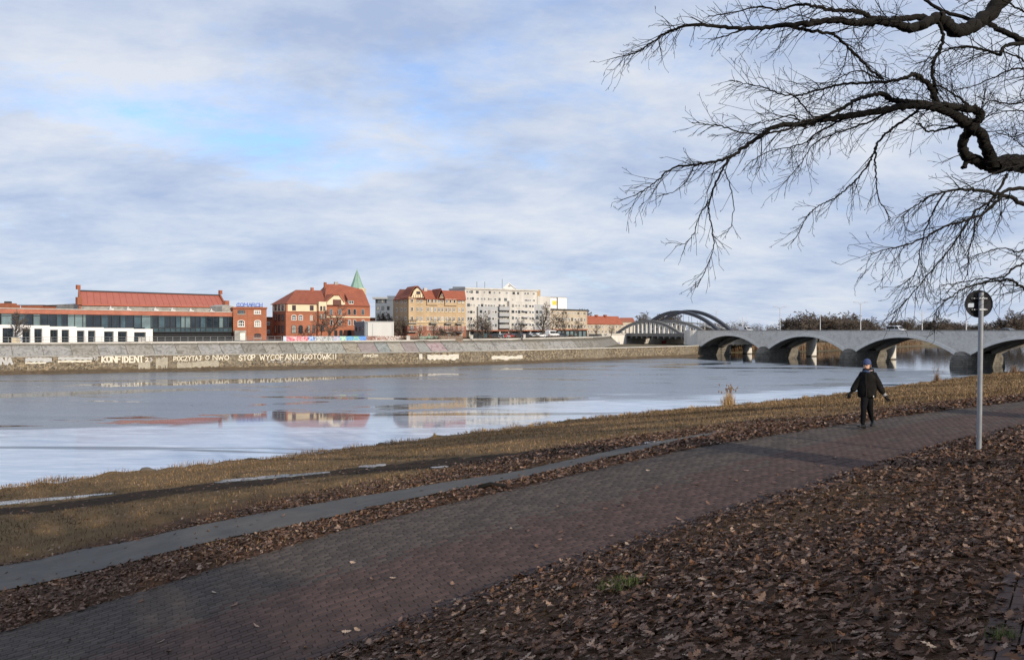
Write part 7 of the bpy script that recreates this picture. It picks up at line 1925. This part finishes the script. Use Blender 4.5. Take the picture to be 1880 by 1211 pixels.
k = in_view(x, y) & (b_ < crest_b(s) - .1) & (R.random(len(x)) < 1 - .5 * leaf_density(x, y)); x, y, D = x[k], y[k], D[k]; n = len(x)
pat = .5 + .5 * np.sin(x * .25 + 1.4 * np.sin(y * .15)) * np.cos(y * .21 + np.sin(x * .11))
tag(blades('far_meadow_grass', x, y, R.uniform(.08, .22, n), .006 * (1 + D / 14), np.clip(.2 + .4 * pat + R.normal(0, .2, n), 0, 1), M_GRASS, .9), 'dry grass on the far right end of the river meadow', 'grass', kind='stuff')
x, y, s, b_ = sample(60000, -2, 40, -16, -3); D = np.hypot(x, y)
k = in_view(x, y) & (b_ < -path_w(s) - .25) & (R.random(len(x)) < np.clip(.75 - .45 * leaf_density(x, y), .12, 1) * np.clip(12 / D, .3, 1)); x, y, D = x[k], y[k], D[k]; n = len(x); print('bank blades', n)
tag(blades('bank_grass', x, y, R.uniform(.03, .10, n), .0018 * (1 + D / 14), np.clip(R.normal(.38, .2, n), 0, 1), M_GRASS, 1.0), 'dry grass blades poking through the leaf litter', 'grass', kind='stuff')
n = 16000; s = -14 + 170 * R.random(n) ** 1.5; b_ = crest_b(s) + R.normal(-.1, .5, n); x, y = xy(s, b_)
wb = .45 * np.sin(s * .37) + .3 * np.sin(s * .83 + 1) + .12 * np.sin(s * 1.9 + 2); x = x + wb * PN[0]; y = y + wb * PN[1]; D = np.hypot(x, y)
clump = np.clip(.5 + .5 * np.sin(s * 1.3 + 2 * np.sin(s * .41)), .1, 1)
tag(blades('shore_grass', x, y, R.uniform(.08, .34, n) * (.4 + clump), .004 * (1 + D / 20), np.clip(R.normal(.5, .22, n), 0, 1), M_GRASS, .8, None, np.maximum(.35, np.minimum(.75, ground_z(x, y) + .05))), 'ragged fringe of dry grass along the near shore edge', 'grass', kind='stuff')
# green tufts
M_GREENG = plain('green_grass', (0.075, 0.105, 0.030), 0.8, 0.35, 10)
for px, py, r_, n, lb in ((1838, 1178, .10, 110, 'fresh green grass tuft beside the crest path in the bottom right corner'), (1140, 1076, .28, 300, 'dull green grass tuft among the leaves below the brick path')):
    g = G(px, py); a = R.random(n) * 6.283; q = np.sqrt(R.random(n)) * r_; x = g.x + np.cos(a) * q; y = g.y + np.sin(a) * q
    tag(blades('grass_tuft', x, y, R.uniform(.06, .15, n), np.full(n, .003), R.random(n), M_GREENG, .8), lb, 'grass tuft', 'green grass tufts')
# ------------------------------------------------------------------ reeds and shore tufts
M_REED = plain('dry_reed', (0.46, 0.31, 0.15), 0.85, 0.25, 6); M_REEDB = plain('reed_plume', (0.22, 0.14, 0.085), 0.9, 0.25, 6)
def reed(px, py, ptop, wpx, n, label, mat=M_REED, plumes=True, Yd=None, lean=.25, name='reed_clump', cat='reeds', z0=None):
    g = on_z(px, py, .5) if Yd is None else at(px, py, Yd)
    kk = g.y / F; z = gz(g.x, g.y); z = .45 if z < .2 else z; g = Vector((g.x, g.y, z)); hm = (py - ptop) * kk; rw = wpx * kk / 2
    o = empty(name, g, label, cat, 'reeds and tufts along the shore')
    a = R.random(n) * 6.283; q = np.abs(R.normal(0, .45, n)) * rw; x = g.x + np.cos(a) * q; y = g.y + np.sin(a) * q * .6; h = hm * R.uniform(.2, 1, n) ** .8 * np.clip(1.05 - .45 * q / rw, .2, 1)
    blades('stalks', x, y, h, np.full(n, .010 + .00010 * g.y), R.random(n), mat, lean * 1.6, o, np.full(n, z - .1))
    if plumes:
        segs = []
        for _ in range(max(6, n // 14)):
            a_ = random.uniform(0, 6.28); q_ = random.random() * rw; p = np.array([g.x + math.cos(a_) * q_ * 1.2, g.y + math.sin(a_) * q_ * .6, z + hm * random.uniform(.6, 1.0)])
            d = np.array([random.gauss(0, .1), random.gauss(0, .05), hm * .13]); segs.append((*p, *(p + d * .5), .02, .07)); segs.append((*(p + d * .5), *(p + d), .07, .01))
        V, Q = tubes(segs, 4); tag(np_mesh('plumes', V, Q, M_REEDB, o), kind='stuff')
    return o
reed(1338, 749, 712, 34, 420, 'tall golden reed clump standing on the near shore', lean=.3)
reed(1270, 757, 745, 18, 120, 'small pale reed clump left of the tall golden reeds', plumes=False)
reed(1478, 735, 726, 22, 130, 'low straw tuft on the shore behind the walker', plumes=False)
reed(1720, 704, 680, 22, 130, 'dark brown seed head weeds on the shore left of the sign post', mat=M_REEDB)
reed(1862, 688, 668, 30, 200, 'brown bush on the shore at the right picture edge', mat=M_REEDB, plumes=False)
reed(798, 811, 795, 12, 110, 'small golden tuft on the shore in the middle', plumes=False)
reed(1072, 779, 768, 14, 90, 'pale tuft on the shore below the tall apartment reflection', plumes=False)
for i, (px, py, pt, w_) in enumerate(((265, 868, 861, 20), (330, 861, 852, 26), (352, 858, 848, 14), (690, 819, 812, 20), (632, 826, 818, 16), (745, 812, 806, 10), (890, 797, 790, 16), (975, 788, 781, 12), (1010, 785, 778, 14), (1045, 781, 774, 16), (1140, 768, 762, 10), (150, 880, 873, 14), (60, 890, 884, 14), (470, 845, 838, 12), (560, 834, 828, 12))):
    reed(px, py + 2, pt - 2, w_, 70, ORD[i] + ' low dry grass tuft placed along the near shore edge', plumes=False, lean=.6, name='shore_tuft', cat='grass tuft')
# stones on the shore
M_STONE = plain('shore_stone', (0.11, 0.10, 0.088), 0.9, 0.3, 4, 0.5)
for i, (px, py, r_) in enumerate(((268, 865, .42), (1215, 760, .4), (818, 806, .35), (1300, 752, .3), (1100, 775, .3), (930, 790, .3), (700, 817, .35))):
    g = on_z(px, py, .55); rg = random.Random(i); m = MB(); rings = []
    for z_, k_ in ((-.4, .7), (-.15, 1), (.15, .95), (.38, .6), (.46, .2)): rings.append([(g.x + math.cos(q * .698) * r_ * k_ * rg.uniform(.8, 1.2), g.y + math.sin(q * .698) * r_ * k_ * rg.uniform(.8, 1.2), .55 + z_ * r_ * 1.3) for q in range(9)])
    m.loft(rings); tag(m.build('shore_stone', M_STONE, smooth=True), 'rounded dark stone on the grassy edge of the near shore', 'stone', 'stones on the near shore')
# reed belt beyond the bridges
n = 9000; t_ = R.random(n) * (len(shore) - 4); i_ = t_.astype(int); f_ = t_ - i_; sh = np.array(shore, float)
x = sh[i_, 0] + (sh[i_ + 1, 0] - sh[i_, 0]) * f_ - R.uniform(-1.5, 7, n); y = sh[i_, 1] + (sh[i_ + 1, 1] - sh[i_, 1]) * f_ + R.uniform(-1.5, 12, n)
tag(blades('far_reeds', x, y, R.uniform(1.2, 3.4, n), np.full(n, .12), R.random(n), plain('far_reed', (0.21, 0.138, 0.082), 0.9, 0.3, 0.4), .3, None, np.full(n, .6)), 'belt of orange brown reeds on the shore beyond the bridge', 'reeds', kind='stuff')
# fallen branch on the verge
g = G(905, 897); m = MB(); m.tube([G(878, 900) + Vector((0, 0, .06)), G(900, 896.5) + Vector((0, 0, .1)), G(930, 897) + Vector((0, 0, .07))], [.06, .05, .03], 7); tag(m.build('fallen_branch', M_BARKN, smooth=True), 'short dark fallen branch on the leafy verge beside the footpath', 'branch')

t0_, t1_ = revP.at_px(742), revP.at_px(1078); n = 5000; tt = R.uniform(t0_, t1_, n); hg = np.clip(.6 + .5 * np.sin(tt * .7) + .3 * np.sin(tt * 1.9), .15, 1.2)
pp_ = [rev_pt(float(t), 1.0) for t in tt]; x = np.array([p.x for p in pp_]) + R.normal(0, .5, n) - .8; y = np.array([p.y for p in pp_]) + R.uniform(1.0, 2.2, n); z = np.array([p.z for p in pp_])
tag(blades('bare_hedge', x, y, R.uniform(.3, 1.25, n) * hg, np.full(n, .035), R.random(n), M_HEDGE, .7, None, z), 'low dark bare hedge along the top of the far embankment', 'hedge', kind='stuff')

# unseen hedge added behind the camera to keep the leaf slope in shade
n = 9000; tt = R.uniform(-16, 9.5, n); x = 8.8 + tt * PU[0] + R.normal(0, .35, n); y = .3 + tt * PU[1] + R.normal(0, .35, n) - .6
tag(blades('added_shade_hedge', x, y, R.uniform(1.2, 2.9, n), np.full(n, .03), R.random(n), M_HEDGEN, .25), 'unseen hedge added on the crest to shade the leaf slope', 'hedge')
